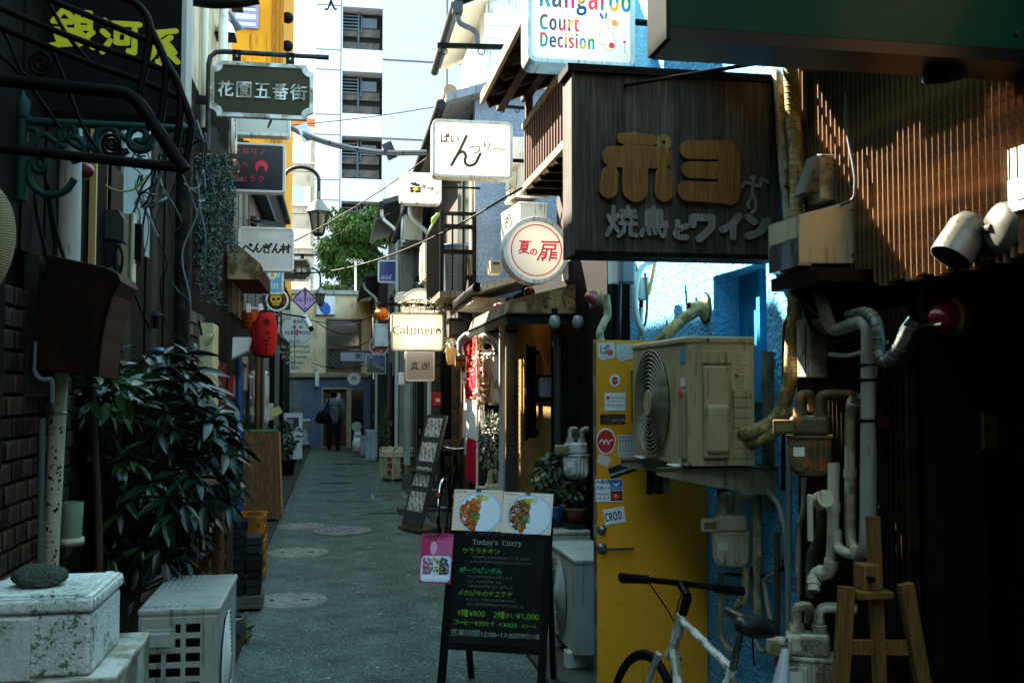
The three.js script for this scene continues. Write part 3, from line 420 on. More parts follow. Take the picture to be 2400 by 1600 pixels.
{
const t=building('weathered grey timber bar with carved figure on its upper front');
part(t,'wall',bb(-5.5,LX-0.03,0,4.5,-16.6,-11.52),M('#3a3631',{tex:'oldwood',rough:0.9}));
for(let i=0;i<14;i++)part(t,'board',bb(LX-0.03,LX+(i % 2)*0.012,2.6,4.45,-16.5+i*0.34,-16.5+i*0.34+0.32),M(['#a7a9a8','#8f9190','#b8b6b0'][i % 3],{tex:'oldwood',rough:0.85}));
part(t,'parapet',bb(-3,LX-0.005,4.6,5.4,-13,-11.55),M('#2e2a26',{tex:'oldwood',rough:0.9}));const f=part(t,'carved_figure',[put(lathe([[0,0],[0.05,0.02],[0.06,0.2],[0.045,0.26]],10),LX+0.09,3.62,-13.6),new THREE.SphereGeometry(0.045,12,10).translate(LX+0.09,3.93,-13.6),bar(V(LX+0.06,3.35,-13.62),V(LX+0.08,3.64,-13.6),0.028),bar(V(LX+0.12,3.35,-13.6),V(LX+0.1,3.64,-13.6),0.028),bar(V(LX+0.14,3.86,-13.6),V(LX+0.15,3.66,-13.55),0.018)],M('#514438',{tex:'oldwood',scale:3}));
part(f,'hat',put(lathe([[0.1,0],[0.1,0.012],[0.045,0.015],[0.04,0.07],[0,0.075]],14),LX+0.09,3.955,-13.6),M('#2e2620'));
for(let i=0;i<2;i++){const w=part(t,'window',bb(LX-0.02,LX+0.02,0.9,2,-13.6-i*1.4,-12.8-i*1.4),P.glass);part(w,'frame',[bb(LX,LX+0.04,0.85,0.9,-13.65-i*1.4,-12.75-i*1.4),bb(LX,LX+0.04,2,2.05,-13.65-i*1.4,-12.75-i*1.4)],P.brownWood);}
part(t,'roof',slabTo([V(LX+0.2,4.45,-16.6),V(LX+0.2,4.45,-11.52),V(-5.5,5.2,-11.52),V(-5.5,5.2,-16.6)],V(0,0.08,0)),P.roof);
}
{
const t=building('dark narrow bars beyond the grey timber front on the left');
part(t,'wall',bb(-5.5,LX-0.01,0,5.6,-23.9,-16.62),M('#3f3b35',{tex:'oldwood',rough:0.9}));
for(let i=0;i<4;i++){const z=-17.4-i*1.6,d=part(t,'door',bb(LX-0.02,LX+0.02,0.05,1.95,z-0.75,z),M(['#2a1e17','#44566a','#5b2a1e','#23302a'][i],{tex:'wood',rough:0.5}));part(d,'handle',box(0.04,0.1,0.02,LX+0.04,1,z-0.65),P.steel);part(t,'pilaster',bb(LX-0.02,LX+0.07,0,2.6,z+0.15,z+0.3),i % 2?P.black:M('#7d7c72',{tex:'streak'}));const w=part(t,'window',bb(LX-0.02,LX+0.02,2.9,3.8,z-0.8,z-0.1),P.glass);part(w,'frame',bb(LX,LX+0.045,2.84,2.9,z-0.85,z-0.05),M('#8a8478'));}
part(t,'roof',bb(-5.6,LX+0.1,5.6,5.7,-23.9,-16.62),P.roof);
}
{
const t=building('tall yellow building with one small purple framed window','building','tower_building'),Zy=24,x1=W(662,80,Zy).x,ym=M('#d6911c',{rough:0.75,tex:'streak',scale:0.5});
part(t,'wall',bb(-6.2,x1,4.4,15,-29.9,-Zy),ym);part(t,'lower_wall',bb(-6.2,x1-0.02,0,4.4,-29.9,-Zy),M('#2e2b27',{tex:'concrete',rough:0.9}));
const a=W(551,60,Zy),b=W(600,20,Zy),w=part(t,'window',bb(a.x,b.x,a.y,b.y,-Zy,-Zy+0.04),M('#c4cfdb',{rough:0.15}));
part(w,'frame',[bb(a.x-0.06,a.x,a.y-0.06,b.y+0.06,-Zy,-Zy+0.07),bb(b.x,b.x+0.06,a.y-0.06,b.y+0.06,-Zy,-Zy+0.07),bb(a.x,b.x,b.y,b.y+0.06,-Zy,-Zy+0.071),bb(a.x,b.x,a.y-0.06,a.y,-Zy,-Zy+0.071),bb(a.x,b.x,a.y+0.1,a.y+0.16,-Zy+0.04,-Zy+0.06),bb(a.x,b.x,b.y-0.14,b.y-0.08,-Zy+0.04,-Zy+0.06)],M('#8d7fa6',{rough:0.5}));
part(t,'corner_trim',[bar(V(x1-0.02,5,-Zy+0.05),V(x1-0.02,15,-Zy+0.05),0.05),bar(V(x1-0.2,5,-Zy+0.05),V(x1-0.2,15,-Zy+0.05),0.05)],M('#a5691c',{rough:0.6,tex:'streak'}));
for(let i=0;i<4;i++)part(t,'panel_joint',bb(-4,x1-0.25,6.9+i*2.2,6.93+i*2.2,-Zy,-Zy+0.03),M('#b07a1b'));
part(t,'vent_hood',[new THREE.SphereGeometry(0.14,14,10).translate(x1+0.1,W(660,97,Zy).y,-Zy-0.3)],P.black);part(t,'vent_hood',[new THREE.SphereGeometry(0.14,14,10).translate(x1+0.1,W(660,30,Zy).y,-Zy-0.3)],P.black);
}
// ================================================================= far end of the alley: cream two storey house
const EZ=30;
{
const t=building('cream rendered house closing the far end of the alley','house','house'),e=(px,py)=>W(px,py,EZ),yT=e(790,690).y,cream=M('#ded2ae',{rough:0.85,tex:'streak',scale:0.8});
const w0=e(768,866),w1=e(842,752),d0=e(756,1045),d1=e(812,912);
part(t,'wall',wallZ(-EZ,0.3,-6,6,2.2005,yT,[[w0.x,w1.x,w0.y,w1.y]]),cream);
part(t,'ground_floor',wallZ(-EZ,0.3,-6,6,0,2.2,[[d0.x,d1.x,0,d1.y]]),M('#5f6e88',{rough:0.7,bump:'stucco',scale:1.5}));
part(t,'ledge',bb(-6,6,2.08,2.2,-EZ+0.001,-EZ+0.12),M('#9d957c',{tex:'streak'}));
part(t,'roof',bb(-6,6,yT,yT+0.12,-EZ-6,-EZ+0.1),M('#9aa6a6',{tex:'streak',rough:0.5}));
const w=part(t,'window',bb(w0.x,w1.x,w0.y,w1.y,-EZ-0.2,-EZ-0.15),M('#39443a',{rough:0.06}));part(w,'frame',[bb(w0.x-0.05,w1.x+0.05,w0.y+0.62,w0.y+0.72,-EZ-0.15,-EZ+0.03),bb(w0.x-0.06,w0.x,w0.y-0.06,w1.y+0.06,-EZ-0.14,-EZ+0.04),bb(w1.x,w1.x+0.06,w0.y-0.06,w1.y+0.06,-EZ-0.14,-EZ+0.04),bb(w0.x,w1.x,w1.y,w1.y+0.06,-EZ-0.14,-EZ+0.04),bb(w0.x,w1.x,w0.y-0.06,w0.y,-EZ-0.14,-EZ+0.04)],M('#6b5547',{rough:0.6}));
const lat=[];for(let i=-2;i<9;i++)for(const s of[-1,1]){const x=w0.x+i*0.14+(s>0?0:0.6),q=x+s*0.6;lat.push(beam(V(clamp(x,w0.x,w1.x),w0.y+0.02+Math.abs(clamp(x,w0.x,w1.x)-x),-EZ-0.1),V(clamp(q,w0.x,w1.x),w0.y+0.6-Math.abs(clamp(q,w0.x,w1.x)-q),-EZ-0.1),0.012,0.012));}
part(w,'lattice',lat.filter((g)=>isFinite(g.attributes.position.array[0])),M('#6f7a78',{metal:0.5,rough:0.5}));
const d=part(t,'door',bb(d0.x,d1.x,0.02,d1.y,-EZ-0.15,-EZ-0.1),M('#7a5540',{rough:0.5,tex:'wood',scale:1.5}));part(d,'paper_notice',bb(d0.x+0.3,d0.x+0.5,1.2,1.6,-EZ-0.1,-EZ-0.09),M('#c9d6d0'));part(t,'door_frame',[bb(d0.x-0.04,d0.x,0,d1.y+0.04,-EZ-0.1,-EZ+0.02),bb(d1.x,d1.x+0.14,0,d1.y+0.04,-EZ-0.1,-EZ+0.021),bb(d0.x,d1.x,d1.y,d1.y+0.05,-EZ-0.1,-EZ+0.022)],M('#b3ab8c',{tex:'streak'}));
const g0=e(822,1045),g1=e(852,915);part(t,'glazed_door',bb(g0.x,g1.x,0.02,g1.y,-EZ,-EZ+0.02),M('#20211f',{rough:0.1}));
for(let i=0;i<5;i++)for(let k=0;k<9;k++)if(i<3)part(t,'tile',box(0.27,0.19,0.02,e(692,900).x+i*0.29-0.55,0.2+k*0.21,-EZ+0.011),M('#7c8982',{tex:'streak',scale:2}));
const sg=e(741,738),sh=e(785,695);const q=thing('wall_sign','white wall sign with blue oval high on the cream end house','sign',null,[(sg.x+sh.x)/2,sg.y,-EZ]);part(q,'panel',bb(-(sh.x-sg.x)/2,(sh.x-sg.x)/2,0,sh.y-sg.y,0.001,0.12,0.02),M('#cfdcea',{rough:0.3}));part(q,'oval',put(new THREE.CylinderGeometry(0.15,0.15,0.01,24).scale(1,1,1.35).rotateX(Math.PI/2),-0.02,0.2,0.125,0,0,0.5),M('#3a67b8'));
}
// ================================================================= beyond: white tower with louvred openings, beige block
{
const t=building('tall white block with a column of dark louvred openings','building','tower_building'),Z=48,e=(px,py)=>W(px,py,Z),xl=e(738,300).x,xa=e(801,300).x,xb=e(895,300).x,pitch=e(800,165).y-e(800,317).y,y0=e(850,267).y,wh=e(850,168).y-y0;
const holes=[];for(let k=-3;k<5;k++)holes.push([xa,xb,y0+k*pitch,y0+k*pitch+wh]);
const wm=M('#c6cad4',{rough:0.35});
part(t,'wall',[wallZ(-Z,1.0,xl,xb,0,34,holes),bb(xl,26,0,34,-Z-12,-Z-1.01)],wm);
part(t,'tiled_wall',bb(xb,26,0,34,-Z-1,-Z+0.04),M('#c6c7ce',{tex:'tile',scale:0.5,rough:0.5}));
for(let k=-3;k<6;k++){for(const y of[0.12,1.1])part(t,'joint',bb(xl-0.01,xa-0.04,y0+k*pitch-y,y0+k*pitch-y+0.05,-Z,-Z+0.012),M('#6f747c'));part(t,'tile_joint',bb(xb+0.02,26,y0+(k*3.95)*0.98-1.2,y0+(k*3.95)*0.98-1.12,-Z+0.04,-Z+0.06),M('#5a5f68'));}
part(t,'joint',bb(xa-0.1,xa-0.05,0,34,-Z,-Z+0.013),M('#6f747c'));part(t,'tile_joint',bb(e(1046,100).x,e(1046,100).x+0.07,0,34,-Z+0.04,-Z+0.061),M('#5a5f68'));
holes.forEach(([a,b,c,d],k)=>{
const w=part(t,'opening',bb(a+0.002,b-0.002,c,d,-Z-0.99,-Z-0.9),M('#23282c',{rough:0.7}));
const g=[];part(w,'concrete_band',[bb(a+0.003,b-0.1,c+wh*0.42,c+wh*0.42+0.4,-Z-0.85,-Z-0.7)],P.concrete);part(w,'concrete_band',[bb(a+0.003,b-0.1,c+wh*0.1,c+wh*0.1+0.38,-Z-0.85,-Z-0.72)],P.concrete);
for(let i=0;i<5;i++)part(w,'louvre',bb(a+0.003,a+(b-a)*0.38,d-0.25-i*0.16,d-0.19-i*0.16,-Z-0.8,-Z-0.6),M('#4c5a63',{rough:0.5,metal:0.4}));
part(w,'post',[bb(a+(b-a)*0.38,a+(b-a)*0.42,c,d-0.05,-Z-0.62,-Z-0.55),bb(a+(b-a)*0.46,a+(b-a)*0.49,c+wh*0.5,d-0.05,-Z-0.62,-Z-0.551)],M('#3d5560',{metal:0.4,rough:0.5}));
part(w,'window',bb(a+(b-a)*0.5,b-0.25,d-0.75,d-0.25,-Z-0.75,-Z-0.7),M('#2d3f50',{rough:0.1}));
});
const wn=e(905,490),wm2=e(955,432);const w=part(t,'window',bb(wn.x,wm2.x,wn.y,wm2.y,-Z+0.041,-Z+0.08),M('#eef2f4',{rough:0.1}));part(w,'frame',[bb(wn.x+0.45,wn.x+0.5,wn.y,wm2.y,-Z+0.08,-Z+0.11),bb(wn.x-0.05,wm2.x+0.05,wm2.y,wm2.y+0.06,-Z+0.041,-Z+0.11)],M('#d8dade'));
part(t,'roof',bb(xl,26,34,34.3,-Z-12,-Z),P.roof);
}
{
const t=building('beige office block with square pale windows behind the street lamp','building','tower_building'),Z=56,e=(px,py)=>W(px,py,Z),xr=e(739,400).x,yT=e(700,280).y;
part(t,'wall',bb(-14,xr,0,yT,-Z-8,-Z),M('#c9bda6',{rough:0.8,tex:'streak',scale:0.4}));
part(t,'brick_band',bb(-14,xr,yT-0.35,yT+0.1,-Z,-Z+0.05),M('#a9683f',{tex:'tile',scale:1}));
for(let k=0;k<5;k++){const a=e(667,378+k*99.5),b=e(728,338+k*99.5);const w=part(t,'window',bb(a.x,b.x,a.y,b.y,-Z-0.01,-Z+0.03),M('#a9ccd4',{rough:0.05,metal:0.2}));part(w,'blind',bb(b.x-0.35,b.x,a.y,b.y,-Z+0.03,-Z+0.05),M('#e3d9bf'));part(w,'sill',bb(a.x-0.1,xr-0.02,a.y-0.1,a.y,-Z,-Z+0.12),M('#efe6d2'));part(t,'joint',bb(-14,xr,a.y-0.55,a.y-0.5,-Z,-Z+0.02),M('#7d7464'));}
}
// ================================================================= signs of the alley
const fill=(c,w,h,col)=>{c.fillStyle=col;c.fillRect(0,0,w,h);};
const bracketTo=(t,X,y,r=0.012,m=P.blackMetal,z=-0.07)=>{const c=t.position,d=X-c.x,s=Math.sign(d)*t.sw/2;part(t,'bracket',bar(V(s,y,z),V(d,y,z),r),m);};
reseed(11);
// ---- cast metal street sign plates with notched corners and raised letters
function streetPlate(label,px0,py0,px1,py1,Z,text,wallX_){
const a=W(px0,(py0+py1)/2,Z),b=W(px1,(py0+py1)/2,Z),w=b.x-a.x,mx=(px0+px1)/2,yb=W(mx,py1,Z).y,h=W(mx,py0,Z).y-yb,t=thing('street_sign',label,'street sign',null,[(a.x+b.x)/2,yb,-Z]);
const notch=(w,h,r,S=THREE.Shape)=>{const s=new S();s.moveTo(-w/2+r,-h/2);s.lineTo(w/2-r,-h/2);s.absarc(w/2,-h/2,r,Math.PI,Math.PI/2,true);s.lineTo(w/2,h/2-r);s.absarc(w/2,h/2,r,-Math.PI/2,-Math.PI,true);s.lineTo(-w/2+r,h/2);s.absarc(-w/2,h/2,r,0,-Math.PI/2,true);s.lineTo(-w/2,-h/2+r);s.absarc(-w/2,-h/2,r,Math.PI/2,0,true);return s;};
const rim=notch(w,h,0.06);rim.holes.push(notch(w-0.06,h-0.06,0.07,THREE.Path));
const alu=M('#c3c5c1',{metal:0.2,rough:0.45,tex:'grime',scale:2});
part(t,'frame',ext(rim,0.05,0.003).translate(0,h/2,-0.04),alu);
part(t,'plate',ext(notch(w-0.05,h-0.05,0.065),0.03).translate(0,h/2,-0.03),M('#3b392b',{rough:0.8,bump:'cast',bs:0.004,bscale:4}));
const n=text.length,step=(w-0.1)/n,size=step*0.92;
[...text].forEach((ch,i)=>part(t,'letter',strokes3D(ch,size,size*0.1,0.012).translate(-w/2+0.05+step*(i+0.04),h/2-size*0.52,0.0),alu));
const yA=h+0.09,pr=0.022;
part(t,'arm',pipe([V(wallX_-(a.x+b.x)/2+0.1,-0.3,-0.02),V(wallX_-(a.x+b.x)/2+0.1,yA,-0.02),V(w/2+0.13,yA,-0.02)],pr,0.11),M('#34383a',{rough:0.5,metal:0.4,tex:'grime',scale:4}));
for(const s of[-0.25,0.27]){const c=part(t,'hanger',bb(s*w-0.035,s*w+0.035,h-0.005,yA+0.015,-0.005,0.012,0.004),P.blackMetal);part(c,'bolt',new THREE.CylinderGeometry(0.012,0.012,0.01,6).rotateX(Math.PI/2).translate(s*w,h+0.045,0.017),P.steel);}
part(t,'wall_clamp',bb(wallX_-(a.x+b.x)/2,wallX_-(a.x+b.x)/2+0.12,0.1,0.17,-0.04,0),P.blackMetal);
return t;
}
streetPlate('large cast metal street sign with notched corners hanging from a curved pipe arm',492,148,734,276,8.7,'花園五番街',LX);
streetPlate('small distant cast metal street sign beyond the white penguin lettered box',636,606,729,658,20.7,'花園五番街',LX);
// ---- left hand box signs
let s=boxSign('box_sign','navy box sign with red letters and a red bobbed haircut mark',512,335,667,449,11,{glow:0,frame:M('#b9b9b2',{rough:0.4}),r:0.045,gloss:0.5,tint:'#ffffff'},(c,w,h)=>{
fill(c,w,h,'#141522');c.strokeStyle='#b81a30';const k=w*0.1;ink(c,'かおりノ',w*0.2,h*0.07,k*1.1,k*0.13,{gap:0.25});ink(c,'夢ハ',w*0.2,h*0.37,k*1.05,k*0.13,{gap:0.2});ink(c,'荒ヒラク',w*0.2,h*0.67,k*1.05,k*0.13,{gap:0.25});
c.fillStyle='#c41f36';c.beginPath();c.arc(w*0.65,h*0.47,h*0.13,Math.PI,0);c.lineTo(w*0.73,h*0.58);c.lineTo(w*0.57,h*0.58);c.fill();c.fillStyle='#1a1420';c.beginPath();c.ellipse(w*0.65,h*0.54,h*0.075,h*0.085,0,0,7);c.fill();wear(c,w,h,50,0.3,'160,160,170');
});bracketTo(s,LX,0.45);
s=boxSign('box_sign','white box sign with black brush strokes half hidden under the metal street sign',520,205,679,316,10,{glow:0.2,r:0.05,frame:P.white},(c,w,h)=>{fill(c,w,h,'#d9dad6');c.fillStyle='#1b1b1c';c.save();c.translate(w*0.72,h*0.72);c.rotate(0.35);c.beginPath();c.ellipse(0,0,w*0.02,h*0.17,0,0,7);c.fill();c.restore();c.strokeStyle='#1b1b1c';ink(c,'の',w*0.3,h*0.2,h*0.45,h*0.07);wear(c,w,h,60,0.3);});bracketTo(s,LX,0.1);
s=boxSign('box_sign','white box sign with fat rounded black hiragana ending in a village character',558,533,687,634,11.9,{glow:0.25,r:0.05,frame:M('#cfd0cc',{rough:0.4}),rim:0.014,ppm:560},(c,w,h)=>{fill(c,w,h,'#d8dade');c.strokeStyle='#17181a';ink(c,'ぺんぎん村',w*0.06,h*0.36,w*0.19,w*0.034,{gap:-0.06});c.fillStyle='rgba(240,240,235,.5)';c.fillRect(w*0.35,h*0.1,w*0.4,h*0.15);wear(c,w,h,60,0.3);});bracketTo(s,LX,0.3);
s=boxSign('box_sign','pale blue box sign with white loops and a daisy under the village character sign',612,610,663,689,14.5,{glow:0.2,r:0.03,frame:P.white,ppm:800},(c,w,h)=>{fill(c,w,h,'#6fb9dc');c.fillStyle='#e9efe9';for(let k=0;k<10;k++){c.beginPath();c.ellipse(w*0.5+Math.cos(k*0.63)*w*0.16,h*0.42+Math.sin(k*0.63)*w*0.16,w*0.09,w*0.06,k*0.63,0,7);c.fill();}c.fillStyle='#d8b34a';c.beginPath();c.arc(w*0.5,h*0.42,w*0.1,0,7);c.fill();c.strokeStyle='#eef6f6';c.lineWidth=w*0.05;c.lineCap='round';c.font=`${h * 0.3}px sans-serif`;c.fillStyle='#eef6f6';c.fillText('w',w*0.55,h*0.5);c.fillText('in',w*0.42,h*0.86);});bracketTo(s,LX,0.2);
s=boxSign('round_sign','round black sign with a yellow skull face and orange lettering round its rim',622,703,675,703,16,{round:true,glow:0.1,frame:M('#d9d6cc'),rim:0.02,ppm:900,depth:0.12},(c,w,h)=>{fill(c,w,h,'#16130f');c.strokeStyle='#d8501e';c.lineWidth=w*0.03;c.fillStyle='#e05a22';c.font=`bold ${w * 0.13}px sans-serif`;[...'SHINE'].forEach((ch,i)=>{c.save();c.translate(w/2,h/2);c.rotate(0.75+i*0.34);c.fillText(ch,-w*0.05,-h*0.33);c.restore();});c.fillStyle='#e0b021';c.beginPath();c.arc(w*0.45,h*0.45,w*0.28,0,7);c.fill();c.fillRect(w*0.28,h*0.55,w*0.34,h*0.22);c.fillStyle='#16130f';c.beginPath();c.ellipse(w*0.34,h*0.46,w*0.09,h*0.07,0.5,0,7);c.fill();c.beginPath();c.ellipse(w*0.57,h*0.44,w*0.1,h*0.07,-0.5,0,7);c.fill();for(let i=0;i<6;i++)c.fillRect(w*(0.29+i*0.055),h*0.64,w*0.025,h*0.09);});bracketTo(s,LX,0.2);
{
const Z=19,a=W(683,700,Z),b=W(745,700,Z),w=b.x-a.x,t=thing('diamond_sign','purple diamond shaped sign with a big black exclamation stroke','sign',null,[(a.x+b.x)/2,W(714,733,Z).y,-Z]),q=w/Math.SQRT2;
part(t,'frame',box(q,q,0.05,0,0,0,0.015).rotateZ(Math.PI/4).translate(0,w/2,-0.03),P.black);
const face=new THREE.ShapeGeometry(shapeOf([[0,-w/2+0.03],[w/2-0.03,0],[0,w/2-0.03],[-w/2+0.03,0]])),p=face.attributes.position,uv=face.attributes.uv;for(let i=0;i<p.count;i++)uv.setXY(i,p.getX(i)/w+0.5,p.getY(i)/w+0.5);
const ft=canvasTex(256,256,(c)=>{fill(c,256,256,'#a98ac8');c.fillStyle='#17141c';c.font='bold 46px serif';c.save();c.scale(1,1.05);c.fillText('UKATSU',34,136);c.restore();c.beginPath();c.moveTo(118,30);c.quadraticCurveTo(132,14,146,30);c.lineTo(136,120);c.lineTo(136,176);c.lineTo(126,176);c.lineTo(126,120);c.fill();for(let k=0;k<8;k++){c.beginPath();c.ellipse(131+Math.cos(k*0.785)*11,212+Math.sin(k*0.785)*11,6,3,k*0.785,0,7);c.fill();}});
part(t,'face',face.translate(0,w/2,0.0),new THREE.MeshPhysicalMaterial({map:ft,roughness:0.4,side:THREE.DoubleSide}),{keep:true});part(t,'bracket',bar(V(-w/2,w/2,-0.03),V(LX+0.02-(a.x+b.x)/2,w/2,-0.03),0.012),P.blackMetal);
}
s=boxSign('round_sign','round white bar sign with small wings and red cross between black capitals',660,771,733,771,19,{round:true,glow:0.2,frame:M('#b9beb9',{rough:0.4}),rim:0.014,ppm:700},(c,w,h)=>{fill(c,w,h,'#cfd6dc');c.fillStyle='#1b1d20';c.font=`bold ${w * 0.18}px sans-serif`;c.textAlign='center';c.fillText('BAR',w*0.52,h*0.3);c.font=`bold ${w * 0.165}px sans-serif`;c.fillText('ALBA',w*0.28,h*0.68);c.fillText('ROSS',w*0.75,h*0.68);c.fillStyle='#b02028';c.fillRect(w*0.475,h*0.5,w*0.045,h*0.24);c.fillRect(w*0.42,h*0.555,w*0.15,h*0.035);c.strokeStyle='#33363a';c.lineWidth=w*0.012;for(const k of[-1,1])for(let i=0;i<5;i++){c.beginPath();c.moveTo(w*(0.5+k*0.05),h*0.46);c.quadraticCurveTo(w*(0.5+k*(0.08+i*0.01)),h*(0.36+i*0.02),w*(0.5+k*(0.13+i*0.015)),h*(0.37+i*0.025));c.stroke();}});bracketTo(s,LX,0.4);
// ---- right hand box signs, lit from behind by the sun
s=boxSign('box_sign','white box sign with multicoloured English lettering and a small kangaroo drawing',1238,-110,1487,150,5.6,{glow:0.38,r:0.06,depth:0.2,rim:0.02,frame:M('#dfe0d8',{rough:0.4,tex:'streak',scale:2}),ppm:900},(c,w,h)=>{
fill(c,w,h,'#ecefe9');const cols=['#0d3f7a','#d9364a','#18883a','#e89a1e','#1f86b4','#4a4a5c','#b91f66'];
const word=(t,x,y,sz,sx)=>{c.save();c.font=`bold ${sz}px sans-serif`;c.translate(x,y);c.scale(sx,1);let cx=0;[...t].forEach((ch,i)=>{const wd=c.measureText(ch).width,g=c.createLinearGradient(cx,-sz*0.8,cx+sz*0.35,0);const a=cols[(i*3+t.length)% 7],b=cols[(i*5+2)% 7],d=cols[(i+4)% 7];for(const[p,q]of[[0,a],[0.4,a],[0.41,b],[0.72,b],[0.73,d],[1,d]])g.addColorStop(p,q);c.fillStyle=g;c.fillText(ch,cx,0);cx+=wd*1.02;});c.restore();};
word('Kangaroo',w*0.07,h*0.5,h*0.27,0.72);word('Court',w*0.08,h*0.72,h*0.2,0.7);word('Decision',w*0.08,h*0.88,h*0.185,0.7);
c.strokeStyle='#55584a';c.lineWidth=2;c.fillStyle='#eef0d2';c.beginPath();c.moveTo(w*0.70,h*0.62);c.quadraticCurveTo(w*0.78,h*0.56,w*0.86,h*0.6);c.quadraticCurveTo(w*0.87,h*0.68,w*0.76,h*0.67);c.quadraticCurveTo(w*0.86,h*0.76,w*0.83,h*0.86);c.quadraticCurveTo(w*0.74,h*0.93,w*0.72,h*0.82);c.quadraticCurveTo(w*0.64,h*0.88,w*0.7,h*0.62);c.fill();c.stroke();c.fillStyle='#e0912a';c.beginPath();c.arc(w*0.83,h*0.615,w*0.032,0,7);c.fill();c.fillStyle='#cf3048';c.beginPath();c.ellipse(w*0.8,h*0.83,w*0.03,h*0.028,-0.3,0,7);c.fill();c.fillStyle='#222';c.beginPath();c.arc(w*0.76,h*0.63,3,0,7);c.fill();c.fillStyle='#5a4a9a';c.beginPath();c.ellipse(w*0.70,h*0.555,w*0.014,h*0.035,-0.5,0,7);c.fill();c.fillStyle='#2a9a3f';c.beginPath();c.ellipse(w*0.745,h*0.55,w*0.013,h*0.035,0.2,0,7);c.fill();c.strokeStyle='#4a6a5a';c.beginPath();c.moveTo(w*0.93,h*0.9);c.lineTo(w*0.93,h*0.8);c.stroke();c.fillStyle='#c04a6a';c.beginPath();c.arc(w*0.93,h*0.79,w*0.015,0,7);c.fill();wear(c,w,h,150,0.4,'80,50,20');
});bracketTo(s,FX,0.3,0.02);
s=boxSign('box_sign','bright white box sign with a large sweeping black hiragana stroke',1014,283,1201,416,9.5,{glow:0.55,r:0.06,depth:0.16,rim:0.02,frame:M('#d6d2c4',{rough:0.45,tex:'streak',scale:2}),ppm:620},(c,w,h)=>{fill(c,w,h,'#fbf8f0');c.strokeStyle='#1e1c1c';ink(c,'ぱい',w*0.07,h*0.23,w*0.125,w*0.016,{gap:0.05});ink(c,'ん',w*0.17,h*0.22,h*0.64,w*0.038);ink(c,'つ',w*0.45,h*0.38,w*0.16,w*0.017);ink(c,'り',w*0.62,h*0.33,w*0.13,w*0.015);ink(c,'ー',w*0.76,h*0.35,w*0.18,w*0.017);c.strokeStyle='#c03040';c.lineWidth=3;c.beginPath();c.arc(w*0.175,h*0.235,w*0.012,0,7);c.stroke();});bracketTo(s,FX,0.2,0.02);
s=boxSign('box_sign','white box sign with a black cooking pot and katakana',938,405,1034,477,10.4,{glow:0.5,r:0.05,rim:0.014,frame:P.white,ppm:560},(c,w,h)=>{fill(c,w,h,'#f8f4e8');c.fillStyle='#171513';c.fillRect(w*0.23,h*0.46,w*0.27,h*0.2);c.fillRect(w*0.19,h*0.47,w*0.35,h*0.04);c.beginPath();c.ellipse(w*0.36,h*0.37,w*0.14,h*0.055,0.2,0,7);c.fill();c.beginPath();c.arc(w*0.36,h*0.3,w*0.02,0,7);c.fill();c.strokeStyle='#e8c02a';ink(c,'チ',w*0.29,h*0.45,w*0.15,w*0.03);c.strokeStyle='#171513';ink(c,'キ',w*0.52,h*0.36,w*0.13,w*0.025);ink(c,'ッ',w*0.645,h*0.4,w*0.1,w*0.02);ink(c,'チ',w*0.73,h*0.43,w*0.13,w*0.025);ink(c,'ン',w*0.85,h*0.53,w*0.12,w*0.022);c.strokeStyle='#86b8c4';c.lineWidth=2;for(let k=0;k<9;k++){c.beginPath();c.ellipse(w*0.13+Math.cos(k*0.7)*w*0.035,h*0.33+Math.sin(k*0.7)*w*0.035,w*0.02,w*0.011,k*0.7,0,7);c.stroke();}c.fillStyle='#c98080';c.fillRect(w*0.55,h*0.69,w*0.22,2);});bracketTo(s,1.5,0.2);
s=boxSign('box_sign','glowing cream box sign with black serif lettering and a hand mark',917,733,1040,822,11.4,{glow:0.55,r:0.05,rim:0.014,frame:M('#d8d2bd',{rough:0.45,tex:'streak',scale:2}),ppm:800},(c,w,h)=>{fill(c,w,h,'#fbf6e4');c.fillStyle='#1d1a18';c.font=`${h * 0.31}px serif`;c.textAlign='center';c.fillText('Calimero',w*0.49,h*0.57);c.save();c.translate(w*0.94,h*0.47);for(let k=0;k<4;k++){c.rotate(0.25);c.beginPath();c.ellipse(-w*0.028,0,w*0.028,h*0.014,0,0,7);c.fill();}c.restore();wear(c,w,h,140,0.6,'70,45,20');});
{const y=s.sh+0.1;part(s,'arm',bb(-s.sw/2-0.17,1.62-s.position.x,y-0.02,y+0.02,-0.09,-0.05),P.blackMetal);for(const k of[-0.2,0.2])part(s,'hanger',bar(V(k,s.sh-0.01,-0.07),V(k,y,-0.07),0.006),P.blackMetal);}
s=boxSign('box_sign','grey metallic box sign with two black kanji under the cream sign',950,823,1018,893,12.2,{glow:0,r:0.035,rim:0.014,frame:M('#b8b7b0',{rough:0.35,metal:0.4}),rough:0.3,ppm:800,gloss:0.6},(c,w,h)=>{fill(c,w,h,'#8f9192');c.strokeStyle='#1d1c1c';ink(c,'真湖',w*0.14,h*0.33,w*0.33,w*0.03,{gap:0.16});});bracketTo(s,1.6,0.2,0.016);
